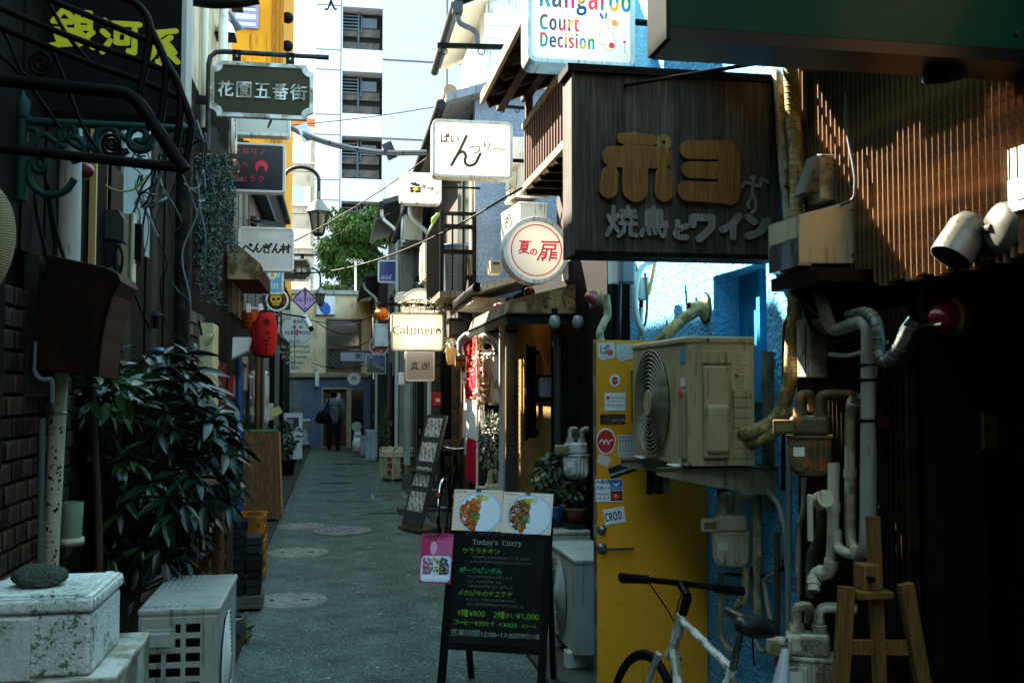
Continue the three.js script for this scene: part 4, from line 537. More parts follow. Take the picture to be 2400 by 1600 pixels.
s=boxSign('round_sign','round white sign with red ring and red kanji beside the wooden board',1181,586,1334,586,7.4,{round:true,glow:0.42,depth:0.17,rim:0.025,frame:M('#ddd9cf',{rough:0.4,tex:'streak',scale:2}),ppm:900},(c,w,h)=>{fill(c,w,h,'#f6f1ea');c.strokeStyle='#c41d3a';c.lineWidth=w*0.018;c.beginPath();c.arc(w/2,h/2,w*0.42,0,7);c.stroke();ink(c,'夏',w*0.17,h*0.34,w*0.22,w*0.024,{slant:0.15});ink(c,'の',w*0.385,h*0.46,w*0.13,w*0.02);ink(c,'扉',w*0.5,h*0.33,w*0.34,w*0.032,{slant:0.2});});part(s,'mount',bb(s.sw/2-0.02,FX-s.position.x,0.04,0.16,-0.15,-0.03),P.white);
s=boxSign('box_sign','square purple box sign with white lower case letters',886,610,935,662,20,{glow:0.1,r:0.04,frame:M('#dcdde4'),rim:0.02,ppm:600,gloss:0.8},(c,w,h)=>{fill(c,w,h,'#3c3a86');c.fillStyle='#d9dcea';c.font=`${h * 0.3}px sans-serif`;c.fillText('add',w*0.1,h*0.88);c.font=`${h * 0.16}px sans-serif`;c.fillText('+',w*0.62,h*0.72);});bracketTo(s,1.3,0.2);
s=boxSign('box_sign','square box sign in blue and green with white brush hiragana',857,830,904,876,22,{glow:0.1,r:0.04,frame:M('#a9bfb6'),rim:0.016,ppm:600},(c,w,h)=>{fill(c,w,h,'#123f2a');c.fillStyle='#1d5b94';c.fillRect(0,0,w,h*0.48);c.fillStyle='#9cc7d8';c.font=`bold ${h * 0.13}px sans-serif`;c.fillText('BAR',w*0.1,h*0.17);c.strokeStyle='#10241c';ink(c,'や',w*0.12,h*0.2,h*0.26,h*0.035);c.strokeStyle='#7fc4d0';ink(c,'し',w*0.33,h*0.38,h*0.22,h*0.025);ink(c,'の',w*0.5,h*0.5,h*0.22,h*0.025);ink(c,'日',w*0.72,h*0.62,h*0.24,h*0.025);});bracketTo(s,1.1,0.2);
s=boxSign('box_sign','long pale blue sign with two black kanji in a brown frame',795,822,868,849,26,{glow:0,r:0.01,frame:M('#4a4540'),rim:0.03,ppm:420,depth:0.1},(c,w,h)=>{fill(c,w,h,'#93a5c0');c.strokeStyle='#16181c';ink(c,'奥亭',w*0.48,h*0.12,h*0.72,h*0.08,{gap:0.2});});bracketTo(s,1.0,0.2,0.016);
s=boxSign('round_sign','small round pale sign with a black brush character near the end door',813,887,845,887,27.5,{round:true,glow:0,frame:M('#8f979c'),rim:0.014,ppm:600,depth:0.1},(c,w,h)=>{fill(c,w,h,'#b7c3cf');c.strokeStyle='#23262a';ink(c,'桜',w*0.3,h*0.28,w*0.4,w*0.04);});bracketTo(s,1.0,0.2);
s=boxSign('round_sign','round red sign with a white curl half behind a far air conditioner',865,810,912,810,23,{round:true,glow:0,frame:M('#c9c2c2'),rim:0.02,ppm:500,depth:0.1},(c,w,h)=>{fill(c,w,h,'#a3232f');c.strokeStyle='#e3d3d3';c.lineWidth=w*0.05;c.beginPath();c.arc(w*0.45,h*0.72,w*0.18,0.2,2.6);c.stroke();});bracketTo(s,1.1,0.2);
s=boxSign('round_sign','large round cream sign with red katakana along its foot behind the flower arm',938,722,1030,722,13,{round:true,glow:0.5,frame:M('#d9d4c6'),rim:0.02,ppm:600,depth:0.12},(c,w,h)=>{fill(c,w,h,'#f6eedc');c.strokeStyle='#bf2440';ink(c,'スナック',w*0.1,h*0.44,w*0.15,w*0.022,{gap:0.02});ink(c,'バー',w*0.7,h*0.44,w*0.14,w*0.022);c.lineWidth=3;c.beginPath();c.arc(w*0.66,h*0.52,6,0,7);c.stroke();});bracketTo(s,1.6,0.3);
s=boxSign('round_sign','round clear grey edged sign just left of the large cream round sign',925,702,962,702,14.2,{round:true,glow:0.3,frame:M('#aab2b8'),rim:0.014,ppm:400,depth:0.1},(c,w,h)=>{fill(c,w,h,'#cdd8dd');c.strokeStyle='#8a9aa2';c.lineWidth=2;for(let k=1;k<4;k++){c.beginPath();c.arc(w/2,h/2,w*0.12*k,0,7);c.stroke();}});bracketTo(s,1.5,0.2);
// ---- the big wooden board sign with raised wooden letters
{
const Z=4.0,a=W(1345,380,Z),b=W(1816,380,Z),yT=W(1580,172,Z).y,yB=W(1580,604,Z).y,w=b.x-a.x,h=yT-yB,dep=0.15;
const t=thing('wooden_sign','large dark plank box sign with raised golden wooden characters','sign',null,[(a.x+b.x)/2,yB,-Z]);
const wd=M('#6c665f',{rough:0.7,tex:'oldwood',bump:'oldwood',bs:0.004,scale:1.7}),wd2=M('#5c5751',{rough:0.75,tex:'oldwood',bump:'oldwood',bs:0.004,scale:1.7}),edge=M('#211b17',{rough:0.7,tex:'oldwood'});
const n=4;for(let i=0;i<n;i++)part(t,'plank',bb(-w/2+w/n*i+0.0006,-w/2+w/n*(i+1)-0.0006,0.02,h-0.02,-0.03,0.0),i % 2?wd:wd2);
part(t,'left_side',bb(-w/2-0.012,-w/2,0,h,-dep,0.012),wd);part(t,'right_side',bb(w/2,w/2+0.012,0,h,-dep,0.012),wd2);
part(t,'back_board',bb(-w/2,w/2,0.02,h-0.02,-dep,-dep+0.02),edge);part(t,'cap',bb(-w/2-0.03,w/2+0.015,h-0.02,h+0.012,-dep-0.01,0.025),edge);part(t,'base_board',bb(-w/2,w/2,0,0.02,-dep,0.014),edge);
const k=w/(1816-1345),at=(px,py)=>[(px-1580.5)*k,h-(py-172+(px-1580)*0.012)*k];
const gold=M('#9a6a22',{rough:0.55,tex:'wood',bump:'wood',bs:0.002,scale:3}),grey=M('#a8a5a0',{rough:0.6,tex:'wood',scale:4});
const fat=(segs,m,nm='letter')=>{let i=0;const gs=[];for(const[x0,y0,x1,y1,r]of segs){const p=at(x0,y0),q=at(x1,y1),L=Math.hypot(q[0]-p[0],q[1]-p[1]),R=r*k,d=0.022+0.0002*i++,A=Math.atan2(q[1]-p[1],q[0]-p[0]);const sh=new THREE.Shape();sh.absarc(L/2,0,R,-Math.PI/2,Math.PI/2);sh.absarc(-L/2,0,R*0.92,Math.PI/2,1.5*Math.PI);gs.push(ext(sh,d,0.003).rotateZ(A).translate((p[0]+q[0])/2,(p[1]+q[1])/2,0));}part(t,nm,gs,m);};
fat([[1482,342,1482,440,29],[1430,372,1540,368,24],[1424,412,1420,444,20],[1548,410,1548,444,21],[1452,330,1520,330,12]],gold);{const p=at(1548,334),g=new THREE.Shape().absarc(0,0,17*k,0,Math.PI*2);g.holes.push(new THREE.Path().absarc(0,0,5*k,0,Math.PI*2,true));part(t,'letter',ext(g,0.022,0.002).translate(p[0],p[1],0.001),M('#a3884a',{rough:0.55,tex:'wood',scale:3}));}
fat([[1606,347,1695,343,21],[1608,392,1695,390,19],[1602,440,1698,440,23],[1702,352,1700,440,26]],gold);
for(const[ch,x,y,sz,lw]of[['焼',1414,478,72,9],['鳥',1491,478,70,9],['と',1566,506,42,13],['ワ',1606,486,64,17],['イ',1680,486,56,16],['ン',1738,480,62,17]]){const p=at(x,y+sz);part(t,'small_letter',strokes3D(ch,sz*k,lw*k,0.015).translate(p[0],p[1],0),grey);}
const fig=[[[1760,405],[1760,446]],[[1732,425],[1742,412],[1778,420],[1782,402],[1797,410]],[[1758,446],[1748,462],[1750,470]],[[1764,446],[1766,472],[1756,482]]];let e=0;part(t,'small_figure',[...fig.flatMap((l)=>l.slice(1).map((q,i)=>{const p=at(...l[i]),r=at(...q),L=Math.hypot(r[0]-p[0],r[1]-p[1]);return box(L+5*k,7*k,0.012+0.0002*e++).rotateZ(Math.atan2(r[1]-p[1],r[0]-p[0])).translate((p[0]+r[0])/2,(p[1]+r[1])/2,0.006);})),new THREE.CylinderGeometry(7*k,7*k,0.016,14).rotateX(Math.PI/2).translate(...at(1760,402),0.008)],grey);
const r0=W(1462,200,3.985),r1=W(1790,152,3.86);single('stay_rod','rusty iron stay rod crossing the top of the wooden board sign','rod',[bar(r0,V(r1.x+0.3,r1.y+0.05,r1.z+0.1),0.009)],P.rustPipe);
part(t,'bracket',[bb(w/2+0.012,FX-(a.x+b.x)/2,h-0.16,h-0.1,-0.13,-0.06),bb(w/2+0.012,FX-(a.x+b.x)/2,0.12,0.18,-0.13,-0.06)],P.black);
}
// ---- the dark green glossy box sign overhead
{
const Z=2.35,l=W(1561,90,Z),t=thing('green_sign','glossy dark green box sign cut off by the top right edge','sign'),x1=FX+0.015,g=M('#06301f',{rough:0.42,clearcoat:0.08,clearcoatRoughness:0.1,specularIntensity:0.2});
part(t,'face_panel',bb(l.x+0.012,x1-0.005,l.y+0.03,l.y+0.62,-Z-0.012,-Z,0.003),g);part(t,'side_panel',bb(l.x,l.x+0.011,l.y,l.y+0.64,-Z-0.15,-Z+0.003),M('#1a1d1b',{rough:0.4}));
part(t,'bottom_rail',bb(l.x+0.011,x1,l.y-0.004,l.y+0.029,-Z-0.15,-Z+0.004),M('#10110f',{rough:0.3,metal:0.3}));part(t,'back_panel',bb(l.x+0.012,x1-0.005,l.y+0.03,l.y+0.62,-Z-0.15,-Z-0.16),g);
const sc=W(2380,78,Z);part(t,'screw',new THREE.CylinderGeometry(0.006,0.006,0.01,8).rotateX(Math.PI/2).translate(sc.x,sc.y,-Z+0.004),P.steel);
part(t,'top_rail',bb(l.x,x1,l.y+0.62,l.y+0.645,-Z-0.15,-Z+0.005),P.black);
const c=W(2215,150,2.46);const lamp=thing('spot_lamp','dim downward spot lamp under the green sign','lamp');part(lamp,'shade',put(lathe([[0.03,0.09],[0.045,0.07],[0.06,0],[0.055,0]],18),c.x,c.y-0.04,c.z,0.4,0,0.3),P.blackMetal);part(lamp,'stem',bar(V(c.x,c.y+0.03,c.z),V(c.x+0.02,c.y+0.1,c.z-0.02),0.01),P.blackMetal);
}
// ---- yellow lettered black sign in the upper left
{
const Z=4.3,a=W(92,100,Z),b=W(432,100,Z),t=thing('black_sign','tall black box sign with yellow hand cut kanji in the upper left','sign'),yB=W(260,262,Z).y,yT=yB+0.85,w=b.x-a.x,px=w/(432-92);
const bm=M('#080b0b',{rough:0.5,specularIntensity:0.12});
part(t,'face_panel',bb(a.x,b.x-0.012,yB+0.03,yT,-Z-0.02,-Z),bm);part(t,'edge_strip',bb(b.x-0.011,b.x+0.008,yB,yT,-Z-0.16,-Z+0.01),M('#8f9590',{rough:0.4,metal:0.3}));part(t,'bottom_rail',bb(a.x,b.x-0.0115,yB-0.01,yB+0.0295,-Z-0.16,-Z+0.008),P.black);part(t,'back_panel',bb(a.x,b.x-0.012,yB+0.03,yT,-Z-0.16,-Z-0.14),bm);part(t,'side_panel',bb(LX,a.x-0.001,yB,yT,-Z-0.16,-Z-0.02),bm);
const ym=M('#c9c114',{rough:0.5});for(const[ch,x,y,sz]of[['銀',116,122,104],['河',232,130,96],['系',330,150,98]])part(t,'letter',strokes3D(ch,sz*px,14*px,0.003).translate(a.x+(x-92)*px,W(260,y,Z).y,-Z),ym);
}
// ---- curry blackboard
{
const base=WY(1146,1660,0),t=thing('menu_board','standing black chalkboard menu with green and white handwriting','menu board',null,[base.x,0,base.z]);t.rotation.set(0,-0.42,0);
const lean=new THREE.Group(),w=0.56,h=1.03,wood=M('#1c1d1a',{rough:0.6,tex:'oldwood'});
const tilt=(g)=>g.rotateX(-0.27);
part(t,'left_post',tilt(bb(-w/2-0.02,-w/2+0.02,0,h,-0.015,0.015)),wood);part(t,'right_post',tilt(bb(w/2-0.02,w/2+0.02,0,h,-0.015,0.015)),wood);part(t,'lower_rail',tilt(bb(-w/2+0.02,w/2-0.02,0.29,0.33,-0.014,0.014)),wood);part(t,'upper_rail',tilt(bb(-w/2+0.02,w/2-0.02,h-0.04,h,-0.014,0.014)),wood);
for(const s of[-1,1])part(t,'rear_leg',beam(V(s*(w/2-0.01),h*0.97-0.04,-0.26),V(s*(w/2-0.03),0,-0.52),0.035,0.03,V(1,0,0)),wood);
const tex=canvasTex(640,900,(c,W_,H_)=>{
fill(c,W_,H_,'#0d100f');reseed(3);for(let i=0;i<40;i++){c.fillStyle=`rgba(120,130,125,${rnd(0.01, 0.05)})`;c.fillRect(rnd(0,W_),rnd(0,H_),rnd(40,200),rnd(2,30));}
c.strokeStyle='#b9bfba';ink(c,'スピカフカレー',60,12,80,3,{gap:0.02});c.strokeStyle='rgba(200,205,200,.55)';ink(c,'スピカフカレー',63,14,80,9,{gap:0.02});c.strokeStyle='#0d100f';ink(c,'スピカフカレー',63,14,80,4,{gap:0.02});
c.fillStyle='#9aa09a';c.font='52px serif';c.fillText("Today's  Curry",120,165);
const kana=[...'カラトナスフキレイコンメリチホ'];const tiny=(x,y,n,s)=>{c.strokeStyle='#848c87';let q='';for(let i=0;i<n;i++)q+=kana[Math.floor(rnd(0,kana.length))];ink(c,q,x,y,s,2,{gap:0});};
c.strokeStyle='#6fa832';ink(c,'ケララチキン',50,190,46,4,{gap:0});tiny(120,250,19,23);tiny(110,284,20,22);
c.strokeStyle='#2fae6a';ink(c,'ポークビンダル',40,340,44,4,{gap:0});tiny(100,396,13,25);tiny(100,432,12,25);tiny(104,468,14,24);
c.strokeStyle='#78a434';ink(c,'メカジキのチエテナド',40,510,44,4,{gap:0});tiny(105,566,15,24);tiny(105,602,17,24);
c.strokeStyle=c.fillStyle='#6fae30';ink(c,'1種',40,655,54,4,{gap:0});c.font='52px sans-serif';c.fillText('¥800',135,702);ink(c,'2種',300,655,54,4,{gap:0});ink(c,'かい',392,664,38,3,{gap:0});c.fillText('¥1,000',470,702);
ink(c,'コーヒー',25,730,42,4,{gap:-0.1});c.font='44px sans-serif';c.fillText('¥300',180,768);ink(c,'チヤイ',290,732,36,3,{gap:-0.1});c.fillText('¥400',380,768);ink(c,'アルコール',490,738,26,2.5,{gap:0});
c.strokeStyle=c.fillStyle='#9ca39e';ink(c,'営業時間',12,800,52,3,{gap:0});c.font='46px sans-serif';c.fillText('12:00~17:00',222,846);ink(c,'定休日火曜',470,806,36,2.5,{gap:-0.05});
});
const face=faceGeo(w-0.04,h-0.37,0.002).translate(0,0.33+(h-0.37)/2,0.004);part(t,'board',tilt(face),new THREE.MeshPhysicalMaterial({map:tex,roughness:0.3,clearcoat:0.25,side:THREE.DoubleSide}),{keep:true});part(t,'backing',tilt(bb(-w/2+0.02,w/2-0.02,0.33,h-0.04,-0.008,0.003)),wood);
const dish=(seed,bg,red)=>canvasTex(256,220,(c,w,h)=>{reseed(seed);fill(c,w,h,bg);for(let i=0;i<30;i++){c.fillStyle=`rgba(190,140,95,${rnd(0.05, 0.2)})`;c.fillRect(0,rnd(0,h),w,rnd(1,4));}c.translate(140,118);c.scale(1.2,1.16);c.translate(-140,-118);const cx=140,cy=122;c.fillStyle='#b8c2d2';c.beginPath();c.arc(cx,cy,98,0,7);c.fill();c.fillStyle='#dfe5ee';c.beginPath();c.arc(cx,cy,90,0,7);c.fill();c.save();c.beginPath();c.arc(cx,cy,88,0,7);c.clip();for(let i=0;i<380;i++){const a=rnd(1.7,4.9),r=rnd(0,88);const x=cx-8+Math.cos(a)*r,y=cy+Math.sin(a)*r+12;c.fillStyle=red?['#9a4a1c','#b8581e','#7a3414','#c27030'][i % 4]:['#8a5a26','#6e3f1a','#b58a54','#4f2f17'][i % 4];c.beginPath();c.ellipse(x,y,rnd(3,11),rnd(3,8),rnd(0,3),0,7);c.fill();}for(let i=0;i<600;i++){const x=cx+rnd(-6,90),y=cy+rnd(-78,80);c.fillStyle=i % 3?'#e8ecf2':'#cfd6e2';c.fillRect(x,y,rnd(2,5),rnd(1,3));}for(let i=0;i<70;i++){c.fillStyle=i % 2?'#2f6a2a':'#5c8a3a';c.fillRect(cx-18+rnd(-18,18),cy+16+rnd(-16,14),rnd(2,9),rnd(2,7));c.fillStyle=i % 2?'#9fae2c':'#c8cf52';c.fillRect(cx+4+rnd(-30,26),cy-72+rnd(-12,16),rnd(2,9),rnd(2,6));}c.restore();c.setTransform(1,0,0,1,0,0);c.fillStyle='#3a332e';c.font='11px sans-serif';c.strokeStyle='#3a332e';ink(c,'カラチキン',8,5,13,1.4,{gap:0});});
const pm=(tx)=>new THREE.MeshPhysicalMaterial({map:tx,roughness:0.35,clearcoat:0.7,clearcoatRoughness:0.12,side:THREE.DoubleSide});
const photo=(label,x,y,w_,h_,tx,rz=0)=>{const p=thing('food_photo',label,'poster',null,[base.x,0,base.z]);p.rotation.y=-0.42;const g=ext(rrect(w_,h_,0.004),0.002);const q=g.attributes.position,uv=g.attributes.uv;for(let i=0;i<q.count;i++)uv.setXY(i,q.getX(i)/w_+0.5,q.getY(i)/h_+0.5);part(p,'sheet',tilt(g.rotateZ(rz).translate(x,y,0.018)),pm(tx),{keep:true});part(p,'clip',tilt(box(0.03,0.012,0.006,x,y+h_/2-0.004,0.022)),P.steel);};
photo('laminated photo of red curry with rice clipped to the chalkboard left top',-0.143,h+0.03,0.292,0.235,dish(5,'#e6cdb4',true));photo('laminated photo of brown curry with rice clipped to the chalkboard right top',0.151,h+0.022,0.29,0.232,dish(8,'#e8d4c2',false),-0.02);
photo('pink take out poster with a lunch box hanging off the chalkboard left side',-0.365,h-0.25,0.19,0.28,canvasTex(200,290,(c,w,h)=>{reseed(9);fill(c,w,h,'#b5335f');c.fillStyle='#c95a86';c.fillRect(100,20,100,150);c.fillStyle='#e3a3c0';c.beginPath();c.ellipse(80,85,22,40,0,0,7);c.fill();c.fillStyle='#1c1418';c.font='bold 32px sans-serif';c.fillText('TAKE OUT',14,34);c.fillStyle='#cfd8ea';c.beginPath();c.roundRect(6,130,188,150,26);c.fill();for(let i=0;i<260;i++){const x=rnd(20,180),y=rnd(145,240);c.fillStyle=x<70?['#b06a80','#8a4a5a'][i % 2]:x>125?['#3a4a26','#5a3a20'][i % 2]:['#4f7a38','#dfe3e8','#b7a02c'][i % 3];c.beginPath();c.arc(x,y,rnd(3,8),0,7);c.fill();}c.fillStyle='#e8ecf4';c.fillRect(22,240,160,26);}),0.02);
}
// ---- awnings
{
const t=thing('brown_awning','brown canvas awning with faded characters under the round red ringed sign','awning'),X0=W(1189,735,7.2).x,X1=FX,z0=-9.35,z1=-7.2,cm=M('#8b6f4b',{rough:0.9,transmission:0.25,thickness:0,tex:'grime',scale:1.5});
const yb=W(1190,733,7.2).y+0.02;
part(t,'front_panel',quad([X0,yb-0.02,z0],[X0,yb-0.02,z1],[X0+0.03,yb+0.08,z1],[X0+0.03,yb+0.08,z0]),cm);
part(t,'top_panel',quad([X0+0.03,yb+0.08,z0],[X0+0.03,yb+0.08,z1],[X1,yb+0.24,z1],[X1,yb+0.24,z0]),cm);
const s=slabTo([V(X0,yb-0.02,z1+0.001),V(X1,yb-0.02,z1+0.001),V(X1,yb+0.24,z1+0.001),V(X0+0.03,yb+0.08,z1+0.001)],V(0,0,0.004));part(t,'near_end',s,cm);
part(t,'faded_letters',[['扉',0.3,0.12],['の',0.44,0.07],['夏',0.52,0.12]].map(([ch,x,q])=>strokes3D(ch,q,0.01,0.002).rotateY(Math.PI).translate(X0+x+q,yb+0.03,z1+0.008)),M('#95794f',{rough:0.9}));
part(t,'frame',[bar(V(X0,yb-0.03,z0),V(X0,yb-0.03,z1),0.014),bar(V(X0,yb-0.03,z1),V(X1,yb-0.03,z1),0.014),bar(V(X0,yb-0.03,z0),V(X1,yb-0.03,z0),0.014)],P.black);part(t,'valance',[bb(X0+0.002,X1,yb-0.1,yb-0.035,z1-0.01,z1-0.004),bb(X0-0.004,X0+0.004,yb-0.1,yb-0.035,z0,z1)],P.black);
}
{
const t=thing('canvas_awning','drab beige canvas awning with rusty edge over the left bar entrance','awning'),z0=-13.2,z1=-11.3,X1=W(607,612,11.3).x,yt=W(545,585,11.3).y,ym=W(607,615,11.3).y,yb=W(607,655,11.3).y,cm=M('#75694f',{rough:0.9,tex:'grime',scale:1.5});
part(t,'top_panel',quad([LX,yt+0.02,z1],[X1,ym,z1],[X1,ym,z0],[LX,yt+0.02,z0]),cm);
part(t,'near_end',slabTo([V(LX,yb,z1),V(X1,yb,z1),V(X1,ym,z1),V(LX+0.12,yt+0.05,z1),V(LX,yt+0.05,z1)],V(0,0,0.006)),M('#7f7359',{rough:0.9,tex:'grime',scale:1.5}));
part(t,'front_panel',quad([X1,yb,z1],[X1,yb,z0],[X1,ym,z0],[X1,ym,z1]),M('#6a4c30',{rough:0.9,tex:'rust',scale:2}));
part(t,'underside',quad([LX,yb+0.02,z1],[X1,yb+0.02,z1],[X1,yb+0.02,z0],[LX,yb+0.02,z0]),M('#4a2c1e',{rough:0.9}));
}
// ================================================================= builders of repeated fittings
function acUnit(label,at,ry,o={}){
const{w=0.78,h=0.55,d=0.29,m=P.acBody,side,group,feet=0.06,fan=true}=o,t=thing('air_conditioner',label,'air conditioner',group,at);t.rotation.y=ry;
const y0=feet,y1=feet+h,hx=w/2,hz=d/2,fx=-w*0.1,fr=Math.min(h,w*0.7)*0.44,dark=M('#1b1d1c',{rough:0.7});
const front=rrect(w,h-0.03,0.012);if(fan)front.holes.push(new THREE.Path().absarc(fx,0,fr,0,Math.PI*2,true));
part(t,'casing',[ext(front,0.02).translate(0,y0+(h-0.03)/2,hz-0.02),bb(-hx,hx,y0,y1-0.03,-hz,-hz+0.01),bb(-hx,-hx+0.012,y0,y1-0.03,-hz+0.01,hz-0.0201),bb(hx-0.012,hx,y0,y1-0.03,-hz+0.01,hz-0.0201)],m);
part(t,'top_panel',bb(-hx-0.006,hx+0.006,y1-0.032,y1,-hz-0.006,hz+0.008,0.012),m);
if(fan){
part(t,'fan_recess',[new THREE.CylinderGeometry(fr-0.002,fr-0.002,0.008,32).rotateX(Math.PI/2).translate(fx,y0+(h-0.03)/2,hz-0.07)],dark);
const g=[],cy=y0+(h-0.03)/2,R=fr*1.03,n=o.far?5:11;for(let i=0;i<n;i++)g.push(new THREE.TorusGeometry(R*(0.24+0.76*i/(n-1)),o.far?0.006:0.0042,5,36).translate(fx,cy,hz+0.022-0.012*(i/n)**2));for(let k=0;k<(o.far?8:16);k++){const a=k/(o.far?8:16)*6.283;g.push(bar(V(fx+Math.cos(a)*R*0.2,cy+Math.sin(a)*R*0.2,hz+0.018),V(fx+Math.cos(a+0.25)*R,cy+Math.sin(a+0.25)*R,hz+0.008),0.003,0.003,5));}
part(t,'fan_guard',g,o.guard??M('#c7c5b4',{rough:0.45}));part(t,'fan_hub',new THREE.CylinderGeometry(R*0.23,R*0.23,0.012,24).rotateX(Math.PI/2).translate(fx,cy,hz+0.022),m);
const bl=[];for(let k=0;k<3;k++)bl.push(box(fr*0.75,fr*0.5,0.006).rotateX(0.4).translate(fr*0.5,0,0).rotateZ(k*2.094));part(t,'fan_blade',bl.map((q)=>q.translate(fx,cy,hz-0.045)),M('#6d716f',{rough:0.4}));
}
for(const s of[-1,1])part(t,'foot',bb(s*w*0.32-0.05,s*w*0.32+0.05,0,feet-0.001,-hz-0.02,hz+0.03,0.01),o.footM??M('#cfcdc3',{rough:0.6,tex:'grime'}));
if(side==='valve'){
const X=hx,dm=m;part(t,'handle_recess',[bb(X-0.001,X+0.012,y1-0.115,y1-0.06,-0.045,0.09,0.004)],dm);part(t,'valve_cover',bb(X,X+0.028,y0+0.03,y1-0.125,-0.03,0.085,0.012),dm);part(t,'valve_cover_lower',bb(X+0.005,X+0.05,y0+0.05,y0+0.26,-0.025,0.08,0.022),dm);
for(let i=0;i<7;i++)part(t,'embossed_panel',bb(X,X+0.004,y0+0.03+i*0.043,y0+0.062+i*0.043,-hz+0.02,-0.05,0.004),dm);
part(t,'rating_plate',quad([X+0.002,y1-0.24,-0.05],[X+0.002,y1-0.24,-hz+0.02],[X+0.002,y1-0.06,-hz+0.02],[X+0.002,y1-0.06,-0.05]),new THREE.MeshPhysicalMaterial({map:canvasTex(96,160,(c,W_,H_)=>{fill(c,W_,H_,'#a39a78');c.strokeStyle=c.fillStyle='#4a4636';for(let i=0;i<22;i++)c.fillRect(10+(i % 3)*4,10+i*6.5,30+(i*17)% 40,2);c.strokeRect(8,6,80,146);c.fillRect(12,88,22,12);}),roughness:0.6,side:THREE.DoubleSide}),{keep:true});
part(t,'screw',[[0.06,-0.01],[-0.09,-0.01]].map(([z])=>new THREE.CylinderGeometry(0.007,0.007,0.01,8).rotateZ(Math.PI/2).translate(X+0.008,y1-0.016,z)),P.steel);
}
if(side==='grid'){
const s=rrect(d-0.03,h-0.05,0.01),cw=0.066,rows=o.rows??8,rh=(h-0.09)/rows;for(let r=0;r<rows;r++)for(let k=0;k<3;k++){if(r>rows-3&&k<1)continue;const hole=rrect(r>rows-3&&k===1?cw*0.4:cw,rh*0.68,0.008,THREE.Path),cx=-d/2+0.068+k*0.082+(r>rows-3&&k===1?0.018:0),cy=-h/2+0.05+(r+0.5)*rh;hole.curves.forEach((c)=>['v0','v1','v2'].forEach((q)=>{if(c[q]&&!c[q].done){c[q]=c[q].clone().add(new THREE.Vector2(cx,cy));}}));s.holes.push(hole);}
part(t,'side_grille',ext(s,0.008,0.002).rotateY(-Math.PI/2).translate(-hx-0.004,y0+(h-0.03)/2,0),m);part(t,'coil',bb(-hx-0.003,-hx-0.0005,y0+0.02,y1-0.05,-hz+0.02,hz-0.02),P.void);
part(t,'handle',[bb(-hx-0.032,-hx-0.013,y1-0.165,y1-0.1,-0.14,-0.03,0.008),bb(-hx-0.02,-hx-0.0135,y1-0.185,y1-0.085,-0.155,-0.015,0.004)],m);
for(let i=0;i<6;i++)part(t,'top_rib',bb(-hx+0.03,hx-0.02,y1-0.002,y1+0.006,-hz+0.03+i*0.03,-hz+0.045+i*0.03,0.004),m);
}
return t;
}
function gasMeter(label,at,ry,k=1,m=P.ivory){
const t=thing('gas_meter',label,'gas meter','gas meters along the right wall',at);t.rotation.y=ry;const q=(g)=>g.scale(k,k,k);
const sh=new THREE.Shape();sh.moveTo(-0.085,0.15);sh.lineTo(0.085,0.15);sh.lineTo(0.085,0.05);sh.quadraticCurveTo(0.08,0,0.03,0);sh.lineTo(-0.03,0);sh.quadraticCurveTo(-0.08,0,-0.085,0.05);
part(t,'lower_case',q(ext(sh,0.1,0.008).translate(0,0.005,-0.05)),m);part(t,'flange',q(bb(-0.1,0.1,0.162,0.176,-0.066,0.066,0.004)),m);part(t,'upper_case',q(bb(-0.085,0.085,0.177,0.262,-0.055,0.055,0.02)),m);
const fr=new THREE.Shape();fr.moveTo(-0.078,0.13);fr.lineTo(-0.005,0.13);fr.lineTo(-0.005,0.04);fr.quadraticCurveTo(-0.02,0.012,-0.04,0.012);fr.quadraticCurveTo(-0.07,0.02,-0.078,0.05);part(t,'front_plate',q(ext(fr,0.012,0.004).translate(0,0.008,0.06)),m);
for(let i=0;i<3;i++)part(t,'rib',q(bar(V(0.022+i*0.026,0.02,0.062),V(0.022+i*0.026,0.155,0.062),0.009)),m);
const c=part(t,'counter_box',q(bb(-0.155,-0.06,0.18,0.245,0.02,0.085,0.006)),m);part(c,'counter_window',q(bb(-0.14,-0.075,0.195,0.23,0.0855,0.089)),M('#6f6a3c',{rough:0.15}));
part(t,'label_plate',q(bb(-0.068,-0.02,0.085,0.125,0.0765,0.079)),M('#d2d0bd',{rough:0.5}));
for(const[x,e]of[[-0.04,0.0],[0.045,0.12]]){part(t,'union_nut',q(new THREE.CylinderGeometry(0.03,0.032,0.03,8).translate(x,0.278,0)),m);part(t,'pipe_bend',q(pipe([V(x,0.285,0),V(x,0.36,0),V(x+0.05+e,0.36,-0.02),V(x+0.05+e,0.29,-0.07)],0.021,0.05)),m);}
return t;
}
function redLamp(label,at,dir,r){
const t=thing('red_lamp',label,'lamp',null,at),q=new THREE.Quaternion().setFromUnitVectors(V(0,1,0),vv(dir).normalize()),turn=(g)=>g.applyQuaternion(q);
part(t,'glass_dome',turn(lathe([[r,0],[r*0.97,r*0.5],[r*0.75,r*1.05],[r*0.35,r*1.4],[0,r*1.5]],20)),M('#7c1020',{rough:0.3,transmission:0.2,thickness:0}));part(t,'base',turn(lathe([[0,-r*0.7],[r*1.15,-r*0.7],[r*1.3,-r*0.1],[r*1.1,0.002],[0,0.002]],22)),M('#8c7a4e',{rough:0.4,tex:'grime',scale:4}));
return t;
}
